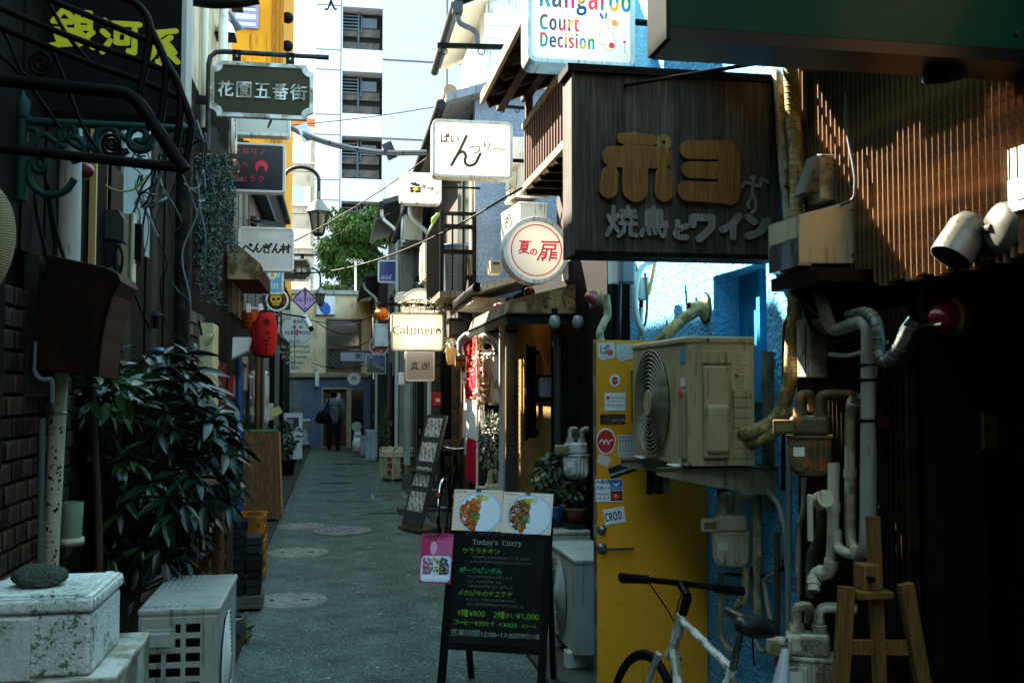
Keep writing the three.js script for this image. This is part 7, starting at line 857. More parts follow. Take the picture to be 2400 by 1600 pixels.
// ================================================================= foreground left: foam box, units, plant, trellis
{
reseed(301);const X1=-0.79,X0=-1.27,Z0=3.55,Z1=4.03,yb=W(100,1592,Z0).y,t=thing('foam_box','large mouldy white foam box with lid, a stone weighing it down','box'),fm=M('#e9eae4',{rough:0.8,tex:'foam',scale:0.9,bump:'stucco',bs:0.0015,bscale:4}),yl=W(100,1443,Z0).y,yt=W(100,1418,Z0).y+0.022;
const bd=new RoundedBoxGeometry(X1-X0-0.02,yl-yb,Z1-Z0-0.02,3,0.018).translate((X0+X1)/2,(yl+yb)/2,-(Z0+Z1)/2);part(t,'tub',bd,fm);
part(t,'handhold',bb(-1.14,-0.985,yb-0.001,yb+0.2,-Z0+0.004,-Z0+0.011,0.006),M('#d3d6cd',{rough:0.85,tex:'foam',scale:1.7}));
part(t,'lid',[bb(X0,X1,yl+0.002,yt,-Z1,-Z0,0.02)],fm);part(t,'lid_rim',[bb(X0+0.03,X1-0.03,yt-0.004,yt+0.008,-Z0-0.05,-Z0-0.02,0.005),bb(X1-0.06,X1-0.03,yt-0.004,yt+0.007,-Z1+0.03,-Z0-0.051,0.005)],fm);
const g=new THREE.IcosahedronGeometry(1,4),p=g.attributes.position;for(let i=0;i<p.count;i++){const v=V(p.getX(i),p.getY(i),p.getZ(i)),k=0.78+0.5*fbm((v.x+1.3)/3,(v.y+v.z*0.7+2)/4,6,6,8,4);p.setXYZ(i,v.x*k*0.098,v.y*k*0.042,v.z*k*0.075);}const sp=W(92,1362,3.78);g.computeVertexNormals();const st=single('stone','rough grey green stone resting on the foam box lid','stone',g.translate(sp.x,yt+0.032,-3.78),M('#4e574e',{rough:0.95,tex:'stuccoC',bump:'stucco',bs:0.01,scale:5}));
const u=acUnit('white air conditioner under the foam box, only its top and side in view',[(X0+X1)/2-0.0,yb-0.6,-3.86],0.0,{w:0.62,d:0.62,h:0.54,feet:0.06,fan:false,m:M('#b9bab0',{rough:0.4,tex:'grime',scale:1.5})});part(u,'front_groove',bb(-0.28,0.28,0.5,0.508,0.311,0.315),P.black);part(u,'side_handle',bb(0.1,0.24,0.42,0.47,0.311,0.322,0.005),P.white);
}
{
const Zn=4.62,x0=W(322,1500,Zn).x,x1=W(510,1500,Zn).x,yt=W(420,1426,Zn).y;acUnit('aged white air conditioner with slotted side and ribbed lid on the left pavement',[(x0+x1)/2,yt-0.72,-Zn-0.41],Math.PI/2,{w:0.8,d:x1-x0,h:0.66,feet:0.06,side:'grid',rows:9,m:M('#9fa298',{rough:0.42,tex:'streak',scale:1.4}),guard:M('#b9bcb4',{rough:0.4})});
}
{
reseed(17);const c=W(330,1090,5.55),t=thing('umbrella_plant','big dark glossy leaved umbrella plant filling the lower left','plant',null,[c.x-0.1,0.02,c.z]);const o=V(-0.02,c.y-0.02,0).add(V(0.1,0,0));
part(t,'pot',lathe([[0,0],[0.15,0],[0.19,0.26],[0.2,0.26],[0.2,0.3],[0.17,0.3],[0.165,0.25],[0,0.25]],26),M('#2d2a26',{rough:0.7}));
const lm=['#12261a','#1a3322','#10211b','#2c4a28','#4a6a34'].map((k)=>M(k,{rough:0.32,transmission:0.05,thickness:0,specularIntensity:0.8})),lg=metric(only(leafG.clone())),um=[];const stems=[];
for(let i=0;i<280;i++){const a=rnd(0,6.283),u=rnd(-0.95,1),q=Math.sqrt(1-u*u*0.8),k=Math.cbrt(rnd(0.25,1)),p=V(Math.cos(a)*q*0.56*k,u*0.62*k,Math.sin(a)*q*0.42*k);if(p.y<-0.25)p.x*=0.75;um.push(p);}
um.sort((p,q)=>q.z-p.z);const rest=[];let n=0;
um.forEach((p,i)=>{const out=p.clone().multiply(V(1,0.5,1.2)).add(V(0,0.35,0.15)).normalize(),at=p.clone().add(o);stems.push(tube([V(p.x*0.2,0.3+(o.y-0.3)*0.5+p.y*0.3,p.z*0.2),V(p.x*0.6,at.y-0.08,p.z*0.6),at],0.006,4,5));const x=V(0,1,0).cross(out).normalize(),y=out.clone().cross(x),k=7+Math.floor(rnd(0,3)),L=rnd(0.1,0.16);
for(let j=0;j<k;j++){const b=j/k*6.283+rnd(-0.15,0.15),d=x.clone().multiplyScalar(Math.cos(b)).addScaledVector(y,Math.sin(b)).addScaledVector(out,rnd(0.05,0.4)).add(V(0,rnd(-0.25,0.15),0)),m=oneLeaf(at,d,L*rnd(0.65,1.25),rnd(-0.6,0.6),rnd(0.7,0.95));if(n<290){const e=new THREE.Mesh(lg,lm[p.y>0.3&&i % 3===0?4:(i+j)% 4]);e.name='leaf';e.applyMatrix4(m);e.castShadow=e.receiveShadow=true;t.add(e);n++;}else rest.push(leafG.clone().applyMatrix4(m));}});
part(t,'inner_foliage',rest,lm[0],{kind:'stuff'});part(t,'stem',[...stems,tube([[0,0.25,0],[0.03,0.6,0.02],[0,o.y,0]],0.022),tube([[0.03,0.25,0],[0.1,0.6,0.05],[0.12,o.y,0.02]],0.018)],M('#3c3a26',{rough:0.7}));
const c2=W(215,905,5.0),t2=thing('leafy_plant','lighter green leafy plant behind the vent hood and cream downpipe','plant',null,[c2.x,0.4,c2.z]);part(t2,'foliage',leafCloud([0.02,c2.y-0.42,0],[0.2,0.15,0.18],150,0.11),leafM('#2b4a24',{rough:0.3}),{kind:'stuff'});part(t2,'stem',[tube([[0,0,0],[0.05,0.4,0],[0.0,c2.y-0.4,0]],0.018),tube(onZ(4.9,[[160,815],[180,830],[185,850],[205,872],[250,872]]).map((p)=>p.sub(V(c2.x,0.4,c2.z))),0.018)],M('#6a5040',{rough:0.8,tex:'oldwood'}));
}
{const a=W(236,1160,5.6),b=W(288,890,5.6);single('weathered_board','weathered pale grey board standing behind the umbrella plant','board',bb(a.x,b.x,a.y-0.3,b.y,-5.63,-5.6,0.004),M('#7f8a86',{rough:0.9,tex:'oldwood'}));}
{const a=W(150,1262,4.7),b=W(182,1200,4.7);const t=thing('plastic_basin','pale green translucent plastic container behind the downpipe','container');part(t,'body',lathe([[0,0],[0.045,0.005],[0.05,0.16],[0.048,0.16]],18).translate((a.x+b.x)/2,a.y,a.z),M('#8fa088',{rough:0.35,transmission:0.3,thickness:0}));part(t,'base',lathe([[0,-0.03],[0.055,-0.03],[0.055,0.004],[0,0.004]],18).translate((a.x+b.x)/2,a.y,a.z),P.ivory);}
{
const Z=5.75,a=W(432,1400,Z),b=W(512,1150,Z),t=thing('wooden_trellis','brown wooden trellis screen of crossing slats behind the left air conditioner','trellis'),m=M('#7a5433',{rough:0.7,tex:'wood',scale:3}),w=b.x-a.x,y0=0.12,y1=b.y;
for(let i=0;i<5;i++)part(t,'upright_slat',bb(a.x+i*w/5,a.x+i*w/5+0.022,y0,y1,-Z-0.008,-Z,0.002),m);for(let i=0;i<11;i++)part(t,'cross_slat',bb(a.x,b.x-0.03,y0+0.03+i*(y1-y0)/11,y0+0.055+i*(y1-y0)/11,-Z+0.0005,-Z+0.008,0.002),m);
part(t,'corner_post',bb(b.x-0.028,b.x+0.01,y0,y1+0.01,-Z-0.03,-Z+0.01,0.003),m);part(t,'top_cap',bb(a.x-0.01,b.x+0.03,y1+0.011,y1+0.03,-Z-0.62,-Z+0.02,0.003),m);part(t,'far_post',bb(b.x-0.02,b.x+0.02,y0,y1+0.01,-Z-0.62,-Z-0.58),m);
for(let i=0;i<13;i++){const y=y0+i*(y1-y0)/13;part(t,'diagonal_slat',beam(V(b.x+0.012,y,-Z-0.03),V(b.x+0.012,Math.min(y+0.4,y1),-Z-0.03-Math.min(0.4,y1-y)),0.008,0.028,V(0,0,1)),m);part(t,'diagonal_slat',beam(V(b.x+0.022,y,-Z-0.58),V(b.x+0.022,Math.min(y+0.4,y1),-Z-0.58+Math.min(0.4,y1-y)),0.008,0.028,V(0,0,1)),m);}
const p=W(535,1115,6.3);single('white_stake','thin white plastic stake beside the trellis corner','stake',bb(p.x-0.01,p.x+0.01,0.1,p.y,-6.31,-6.29),P.white);
}
{
const bg=metric(only(new RoundedBoxGeometry(0.115,0.062,0.21,1,0.008))),bm=['#2b2e30','#34373a','#25282a'].map((c)=>M(c,{rough:0.9,tex:'concrete',bump:'stucco',scale:4})),b=W(575,1400,8.05);reseed(9);
for(let r=0;r<9;r++)for(let k=0;k<(r>6?1:2);k++){const m=new THREE.Mesh(bg,bm[Math.floor(rnd(0,3))]);m.name=numbered('paving_brick');m.userData={label:`${r > 6 ? 'dark grey paving brick,' : k ? 'right hand dark grey brick,' : 'left hand dark grey brick,'} ${['lowest', 'second', 'third', 'fourth', 'fifth', 'sixth', 'seventh', 'second from top', 'topmost'][r]} course of the stack by the yellow crates`,category:'brick',group:'grey paving bricks stacked by the yellow crates'};m.position.set(b.x-0.06+k*0.12+rnd(-0.012,0.012),0.13+0.032+r*0.0635,-8.1+rnd(-0.012,0.012));m.rotation.y=rnd(-0.06,0.06);m.castShadow=m.receiveShadow=true;scene.add(m);}
single('concrete_block','rough concrete block under the stack of grey bricks','block',bb(b.x-0.14,b.x+0.13,0.03,0.128,-8.24,-7.97,0.01),P.concrete);
}
function crate(label,x,y,z,w,h,d){
const t=thing('bottle_crate',label,'crate',null,[x,y,z]),m=M('#a86a10',{rough:0.5,tex:'grime',scale:3});
for(const s of[-1,1]){for(const[a,b]of[[0,0.05],[h*0.52,h*0.62],[h-0.05,h]]){part(t,'side_band',bb(-w/2,w/2,a,b,s*d/2-0.006,s*d/2+0.006,0.003),m);part(t,'end_band',bb(s*w/2-0.006,s*w/2+0.006,a,b,-d/2+0.0065,d/2-0.0065,0.003),m);}for(const q of[-1,-0.33,0.33,1])part(t,'upright',bb(q*(w/2-0.02)-0.018,q*(w/2-0.02)+0.018,0.004,h-0.004,s*d/2-0.0075,s*d/2+0.0075,0.003),m);}
part(t,'floor',bb(-w/2+0.01,w/2-0.01,0.005,0.02,-d/2+0.01,d/2-0.01),m);return t;
}
{const c=W(584,1250,9.4);crate('lower yellow bottle crate behind the stacked grey bricks',c.x-0.01,0.04,-9.4,0.3,0.27,0.4);crate('upper yellow bottle crate, its rim level with the trellis top',c.x-0.01,0.318,-9.4,0.3,0.27,0.4);}
{const c=WY(548,1418,0.25),t=thing('tin_can','round grey metal ashtray tin on the mossy kerb','tin',null,[W(547,1415,6.6).x,0.17,-6.6]);part(t,'body',lathe([[0,0],[0.062,0],[0.062,0.1],[0.056,0.1],[0.055,0.03],[0,0.03]],24),M('#5b6263',{rough:0.45,metal:0.4}));part(t,'lid',[new THREE.TorusGeometry(0.058,0.006,6,26).rotateX(Math.PI/2).translate(0,0.1,0),new THREE.CylinderGeometry(0.05,0.05,0.006,24).translate(0,0.09,0)],P.steel);}
for(let i=0;i<3;i++)single('kerb_stone',['nearest mossy kerb stone beside the left air conditioner','middle mossy kerb stone under the grey tin','far mossy kerb stone before the concrete block'][i],'kerb',bb(-0.86,-0.6,0,0.165,-6.02-i*0.56,-5.5-i*0.56,0.02),M('#4c4a36',{rough:0.95,tex:'stuccoC',bump:'stucco',bs:0.01,scale:2.5}));
reseed(88);for(const[px,py,n,l]of[[575,1345,50,'green weed tuft growing by the yellow crates'],[560,1490,60,'low green weeds along the mossy kerb'],[600,1310,14,'broad round leaf weed at the road edge']]){const c=WY(px,py,0.02),t=thing('weed',l,'weed',null,[c.x,0.0,c.z]);part(t,'leaves',[...Array(n)].map(()=>leafG.clone().applyMatrix4(oneLeaf(V(rnd(-0.07,0.07),rnd(0,0.03),rnd(-0.16,0.16)),V(rnd(-1,1),rnd(0.3,1.6),rnd(-1,1)),rnd(0.03,0.09),rnd(-1,1),n<20?2.4:1))),leafM(n<20?'#6fa08c':'#4f6f2a'),{kind:'stuff'});}
// ================================================================= left, middle distance
{const Z=13.2,a=W(570,1012,Z),b=W(650,1012,Z),t=thing('leaning_panel','tall plywood panel with green edge leaning against the blue pole','panel');part(t,'panel',slabTo([V(a.x,0.06,-Z+0.05),V(b.x+0.05,0.06,-Z),V(b.x,a.y,-Z-0.12),V(a.x,a.y,-Z-0.1)],V(0,0,-0.02)),M('#8a6a45',{rough:0.7,tex:'wood',scale:[1,3]}));part(t,'edge_strip',beam(V(b.x+0.065,0.06,-Z),V(b.x+0.012,a.y,-Z-0.12),0.03,0.03),M('#c2a07a',{tex:'wood',scale:2}));part(t,'top_strip',beam(V(a.x,a.y+0.012,-Z-0.1),V(b.x,a.y+0.012,-Z-0.12),0.03,0.025),M('#3f7a6a'));part(t,'shadow_gap_foot',bb(a.x,b.x,0.03,0.059,-Z-0.03,-Z+0.04),P.black);}
single('blue_pole','bright blue painted drain pole behind the leaning panel','pole',bar(V(W(562,900,12.6).x,0.03,-12.6),V(W(560,840,12.6).x,W(560,838,12.6).y,-12.6),0.038,0.038,16),M('#1f58a0',{rough:0.45,tex:'grime'}));
single('brown_pole','glossy brown pole beyond the red lantern','pole',bar(V(W(604,900,13.6).x,0.03,-13.6),V(W(604,840,13.6).x,2.7,-13.6),0.035,0.035,14),M('#4a3420',{rough:0.25}));
function paperLantern(label,px,y0,y1,wpx,Z,text){
const a=W(px,y1,Z),b=W(px,y0,Z),h=b.y-a.y,r=(W(px+wpx/2,y0,Z).x-a.x),t=thing('paper_lantern',label,'lantern',null,[a.x,a.y,-Z]),prof=[];const n=40;for(let i=0;i<=n;i++){const u=i/n,q=Math.pow(Math.sin(Math.PI*clamp(0.07+u*0.86)),0.32);prof.push([r*(q*0.98+0.022*Math.abs(Math.sin(u*n*0.5*Math.PI))),h*(0.04+0.92*u)]);}
part(t,'paper_body',lathe(prof,30),M('#c21d18',{rough:0.8,transmission:0.35,thickness:0}));part(t,'top_hoop',lathe([[r*0.62,h*0.96],[r*0.62,h*1.0],[r*0.5,h*1.0],[r*0.5,h*0.96]],22),P.black);part(t,'bottom_hoop',lathe([[r*0.62,h*0.04],[r*0.62,0],[r*0.5,0],[r*0.5,h*0.04]],22),P.black);part(t,'hook',bar(V(0,h,0),V(0,h+0.12,0),0.005),P.cable);
[...text].forEach((ch,i)=>{const s=r*0.72,g=strokes3D(ch,s,s*0.13,0.004),p=g.attributes.position;for(let k=0;k<p.count;k++){const x=p.getX(k)-s/2+r*0.12,z=p.getZ(k)+r*1.0,A=x/r;p.setXYZ(k,Math.sin(A)*z,p.getY(k),Math.cos(A)*z);}g.computeVertexNormals();part(t,'character',g.translate(0,h*0.83-s-i*s*1.15,0),P.black);});return t;
}
paperLantern('red paper lantern with black katakana hanging below the drab awning',622,728,838,57,11.5,'ホッピ丨');paperLantern('second red paper lantern half hidden left of the first',604,752,832,40,12.1,'ビ丨');
{const c=W(588,748,12.4),t=thing('wire_lamp','orange lamp in a hexagonal wire basket beside the lanterns','lamp',null,[c.x,c.y-0.12,c.z]);part(t,'shade',lathe([[0.09,0],[0.11,0.1],[0.1,0.22]],20),M('#c8561a',{rough:0.6,transmission:0.3,thickness:0}));for(let i=0;i<5;i++)part(t,'wire_ring',new THREE.TorusGeometry(0.095+0.012*Math.sin(i),0.005,5,20).rotateX(Math.PI/2).translate(0,0.02+i*0.05,0),P.black);for(let i=0;i<10;i++)part(t,'wire',bar(V(Math.cos(i*0.628)*0.1,0,Math.sin(i*0.628)*0.1),V(Math.cos(i*0.628+0.3)*0.11,0.22,Math.sin(i*0.628+0.3)*0.11),0.004,0.004,5),P.black);const g=W(610,722,11.9);single('lantern_bar','white bar with two clamps holding the lanterns under the awning','bar',[bar(W(576,722,11.9),W(618,722,11.9),0.012),box(0.05,0.1,0.05,W(582,722,11.9).x,W(582,722,11.9).y,-11.9,0.008),box(0.05,0.1,0.05,g.x,g.y,-11.9,0.008)],P.white);}
{const c=W(564,815,11.6),t=thing('white_light_box','small white slanted light box under the drab awning','light box');part(t,'body',slabTo([W(543,838,11.6),W(580,820,11.6),W(586,800,11.6),W(586,790,11.6),W(545,790,11.6)],V(0,0,-0.15)),M('#d9d8d0',{rough:0.5}));part(t,'base_trim',beam(W(541,842,11.59),W(584,822,11.59),0.02,0.02),M('#8a8270'));}
{const t=thing('spot_lamp','pair of small clip spot lamps near the icicle lights','lamp');for(const[px,py]of[[441,822],[478,800]]){const c=W(px,py,8.8);part(t,'lamp_head',put(lathe([[0.012,0.1],[0.03,0.08],[0.055,0],[0.05,0]],18),c.x,c.y,c.z,0.9,0.4,-0.6),M(px<450?'#9fa8a8':'#b0a878',{rough:0.3,metal:0.3}));part(t,'stem',bar(V(c.x-0.02,c.y+0.05,c.z),V(c.x-0.05,c.y+0.18,c.z-0.02),0.01),P.black);}}
{const c=W(369,832,6.8);single('blue_plate','round blue enamel lamp shade hanging on the left wall','lamp shade',put(lathe([[0,0.02],[0.035,0.018],[0.058,0],[0.05,-0.004]],20),c.x,c.y,c.z,1.2,0,0.1),M('#41618a',{rough:0.3}));const d=W(365,752,6.8);single('wall_lantern','small black hat shaped wall lantern above the blue shade','lamp',[put(lathe([[0.07,0],[0.02,0.03],[0,0.035]],16),d.x,d.y+0.03,d.z),bar(V(d.x,d.y-0.05,d.z),V(d.x,d.y+0.03,d.z),0.018)],P.black);}
{const a=W(235,842,5.5),b=W(265,794,5.5);const t=thing('red_notice','dark red notice with white characters on the left wall','notice');part(t,'board',bb(a.x,b.x,a.y,b.y,-5.52,-5.5),M('#5e1518',{rough:0.5}));[...'米酒'].forEach((ch,i)=>part(t,'character',strokes3D(ch,0.05,0.006,0.002).translate(a.x+0.01+i*0.035,b.y-0.1,-5.4995),P.white));}
function streetLamp(label,px,yTop,lanternY,Z,wallPx,wallPy,k){
const c=W(px,lanternY,Z),t=thing('street_lamp',label,'street lamp'),m=M('#2c2e2d',{rough:0.4,metal:0.4,tex:'grime'}),top=W(px,yTop,Z),w=W(wallPx,wallPy,Z),R1=0.19*k;const arc=[];for(let i=0;i<=12;i++){const a=Math.PI*(1-i/12*1.0);arc.push(V((w.x+c.x)/2-(w.x-c.x)/2*-Math.cos(a),w.y+(top.y-w.y)*Math.sin(a),-Z));}const rad=Math.abs(c.x-w.x)/2;part(t,'arm',[tube([...arc.map((p,i)=>V(lerp_(w.x,c.x,(1-Math.cos(Math.PI*i/12))/2),w.y+(top.y-w.y)*Math.sin(Math.PI*i/12),-Z)),V(c.x,c.y+0.3*k,-Z)],0.026*k,4,12)],m);part(t,'wall_stay',bar(V(w.x,w.y,-Z),V(LX,w.y-0.05,-Z),0.024*k),m);
const hex=(r0,r1,y0,y1)=>new THREE.CylinderGeometry(r1,r0,y1-y0,6,1,true).translate(c.x,(y0+y1)/2+c.y,-Z);part(t,'roof',[new THREE.CylinderGeometry(0.05*k,R1,0.17*k,6).translate(c.x,c.y+0.13*k,-Z),bar(V(c.x,c.y+0.2*k,-Z),V(c.x,c.y+0.34*k,-Z),0.03*k)],M('#6d6a60',{rough:0.35,metal:0.5}));part(t,'glass',hex(0.085*k,0.15*k,-0.26*k,0.04*k),M('#9a988a',{rough:0.1,transmission:0.7,thickness:0}));
for(let i=0;i<6;i++){const a=i*Math.PI/3+0.0;part(t,'glazing_bar',bar(V(c.x+Math.sin(a)*0.087*k,c.y-0.26*k,-Z+Math.cos(a)*0.087*k),V(c.x+Math.sin(a)*0.153*k,c.y+0.045*k,-Z+Math.cos(a)*0.153*k),0.012*k,0.012*k,6),m);}part(t,'base',[new THREE.CylinderGeometry(0.092*k,0.06*k,0.04*k,6).translate(c.x,c.y-0.28*k,-Z)],m);part(t,'bulb',bar(V(c.x,c.y-0.2*k,-Z),V(c.x,c.y-0.02*k,-Z),0.035*k),M('#e8e6da',{rough:0.2}));for(const s of[-1,1])part(t,'tail_curl',tube([V(c.x,c.y-0.3*k,-Z),V(c.x+s*0.02*k,c.y-0.34*k,-Z),V(c.x+s*0.045*k,c.y-0.36*k,-Z),V(c.x+s*0.06*k,c.y-0.34*k,-Z)],0.008*k),m);return t;
}
const lerp_=(a,b,t)=>a+(b-a)*t;
streetLamp('black street lamp with six sided lantern on a curved arm before the white tower',746,393,504,14.3,664,420,1);
streetLamp('second smaller street lamp beyond the purple diamond sign',750,628,692,24,700,650,0.86);
// ================================================================= the alley behind the viewer (shade and reflections), canopy over the corrugated wall
{const m=M('#3b3733',{rough:0.9,tex:'concrete'});single('building','dark left row going on behind the viewer','building',bb(-5.5,LX,0,5.6,-0.39,14),m);single('building','dark right row going on behind the viewer','building',bb(FX+0.1,6,0,5.6,-0.49,14),m);single('building','dark house closing the alley behind the viewer','building',bb(-6,6,0,6.5,14.1,18),m);}
{const t=thing('canopy','ragged black canopy above the corrugated wall behind the green sign','canopy');part(t,'roof_sheet',slabTo([V(1.5,3.2,-3.95),V(1.5,3.2,-2.6),V(1.9,3.35,-2.6),V(1.9,3.35,-3.95)],V(0,0.02,0)),P.black);reseed(2);for(let i=0;i<8;i++)part(t,'valance_flap',bb(1.485,1.495,3.14-rnd(0,0.12),3.215,-3.9+i*0.157,-3.9+i*0.157+0.15),P.black);}
// ================================================================= figures by smooth joined limbs
function limbs(bones,c,half,res,k=0.035){
const mc=new MarchingCubes(res,P.black,false,false,40000),p=V(0,0,0),B=bones.map(([a,b,r,s])=>{const A=vv(a),d=vv(b).clone().sub(A);return[A,d,d.lengthSq()||1e-6,r,s??r];});mc.isolation=0;
for(let z=0;z<res;z++)for(let y=0;y<res;y++)for(let x=0;x<res;x++){p.set((x-res/2)/(res/2)*half[0]+c[0],(y-res/2)/(res/2)*half[1]+c[1],(z-res/2)/(res/2)*half[2]+c[2]);let D=9;for(const[A,d,L,r,s]of B){const q=p.clone().sub(A),t=clamp(q.dot(d)/L),e=q.addScaledVector(d,-t).length()-(r+(s-r)*t),h=clamp(0.5+0.5*(D-e)/k);D=D+(e-D)*h-k*h*(1-h);}mc.field[z*res*res+y*res+x]=-D;}
mc.update();const g=new THREE.BufferGeometry(),n=mc.count;g.setAttribute('position',new THREE.BufferAttribute(mc.positionArray.slice(0,n*3),3));g.setAttribute('normal',new THREE.BufferAttribute(mc.normalArray.slice(0,n*3),3));
const q=g.attributes.position,nn=g.attributes.normal;for(let i=0;i<n;i++){q.setXYZ(i,q.getX(i)*half[0]+c[0],q.getY(i)*half[1]+c[1],q.getZ(i)*half[2]+c[2]);const v=V(nn.getX(i)/half[0],nn.getY(i)/half[1],nn.getZ(i)/half[2]).normalize();nn.setXYZ(i,v.x,v.y,v.z);}return metric(g);
}
{
const c=WY(781,1056,0),t=thing('person','person in a checked shirt and dark trousers walking away with head bowed','person',null,[c.x,0,c.z]);
const legs=[[[-0.09,0.88,0],[-0.11,0.47,-0.02],0.1,0.068],[[-0.11,0.47,-0.02],[-0.11,0.09,0.05],0.066,0.045],[[0.09,0.88,0],[0.1,0.47,0.0],0.1,0.068],[[0.1,0.47,0],[0.12,0.09,0.02],0.066,0.045]],tors=[[[0,0.93,0],[0,1.18,0.02],0.14,0.135],[[-0.07,1.3,0.02],[0.07,1.3,0.02],0.13,0.13],[[-0.19,1.37,0.01],[0.19,1.37,0.01],0.06,0.06]],arms=[[[-0.2,1.36,0.01],[-0.28,1.1,0.04],0.062,0.05],[[-0.28,1.1,0.04],[-0.27,0.88,-0.08],0.047,0.034],[[0.2,1.36,0.01],[0.28,1.1,0.05],0.062,0.05],[[0.28,1.1,0.05],[0.31,0.87,-0.02],0.047,0.034]];
const fingers=[];for(const s of[-1,1]){const w=s<0?[-0.27,0.86,-0.09]:[0.31,0.85,-0.03];fingers.push([w,[w[0],w[1]-0.07,w[2]],0.03,0.032]);for(let i=0;i<4;i++){const z=w[2]-0.03+i*0.02;fingers.push([[w[0],w[1]-0.07,z],[w[0]-s*0.01,w[1]-0.12+Math.abs(i-1.4)*0.01,z],0.01,0.009],[[w[0]-s*0.01,w[1]-0.12+Math.abs(i-1.4)*0.01,z],[w[0]-s*0.025,w[1]-0.15+Math.abs(i-1.4)*0.012,z],0.009,0.008]);}fingers.push([[w[0],w[1]-0.03,w[2]-0.03],[w[0]-s*0.02,w[1]-0.09,w[2]-0.055],0.013,0.009]);}
const head=[[[0,1.42,0],[0,1.5,-0.05],0.055,0.052],[[0,1.56,-0.07],[0,1.6,-0.1],0.085,0.08],[[0,1.535,-0.135],[0,1.52,-0.15],0.05,0.04],[[0,1.56,-0.185],[0,1.55,-0.2],0.012],[[-0.082,1.56,-0.08],[-0.09,1.545,-0.075],0.018],[[0.082,1.56,-0.08],[0.09,1.545,-0.075],0.018]];
part(t,'body',limbs([...legs,...tors,...arms,...head,...fingers],[0,0.85,-0.03],[0.45,0.88,0.3],88,0.022),M('#8a6552',{rough:0.6}));
part(t,'hair',limbs([[[0,1.585,-0.055],[0,1.625,-0.095],0.089,0.08],[[0,1.53,-0.03],[0,1.56,-0.05],0.065,0.075]],[0,1.6,-0.07],[0.14,0.14,0.15],36,0.02),M('#0d0c0c',{rough:0.5}));
const up=(b,d)=>b.map(([a,e,r,s])=>[a,e,r+d,(s??r)+d]);part(t,'shirt',limbs([...up(tors,0.022),...up(arms.map(([a,e,r,s])=>(e[1]<1?[a,V(...a).lerp(V(...e),0.92).toArray(),r,s]:[a,e,r,s])),0.016),[[0,0.88,0.01],[0,1.0,0.02],0.165,0.16]],[0,1.1,0],[0.42,0.4,0.28],64,0.03),new THREE.MeshPhysicalMaterial({roughness:0.9,side:THREE.DoubleSide,map:rep(canvasTex(64,64,(q)=>{fill(q,64,64,'#55606c');q.fillStyle='rgba(25,30,38,.75)';for(let i=0;i<4;i++){q.fillRect(i*16,0,7,64);q.fillRect(0,i*16,64,7);}q.fillStyle='rgba(190,200,210,.6)';for(let i=0;i<4;i++){q.fillRect(i*16+10,0,2,64);q.fillRect(0,i*16+10,64,2);}}),6)}));{const mp=t.children.at(-1).material.map;mp.wrapS=mp.wrapT=THREE.RepeatWrapping;}
part(t,'trousers',limbs([...up(legs,0.018),[[-0.05,0.92,0],[0.05,0.92,0],0.14,0.14]],[0,0.52,0],[0.32,0.56,0.24],60,0.03),M('#16181d',{rough:0.85}));for(const s of[-1,1])part(t,'shoe',limbs([[[s*0.115,0.05,0.06],[s*0.13,0.035,-0.13],0.048,0.04]],[s*0.12,0.05,-0.04],[0.1,0.09,0.18],30),M('#0c0b0b',{rough:0.4}));
const bag=thing('shoulder_bag','bulky black shoulder bag at the left hip of the walking person','bag',null,[c.x-0.26,0.78,c.z+0.08]);part(bag,'body',limbs([[[-0.13,0.1,0],[0.14,0.08,0.02],0.12,0.11],[[-0.1,0.22,0],[0.1,0.2,0],0.1,0.1]],[0,0.15,0],[0.34,0.28,0.22],40,0.05),M('#101013',{rough:0.7,tex:'grime',scale:4}));part(bag,'strap',tube([[-0.08,0.25,0.05],[0.05,0.45,0.14],[0.12,0.62,0.13],[0.14,0.7,0.02]],0.018),P.black);
}
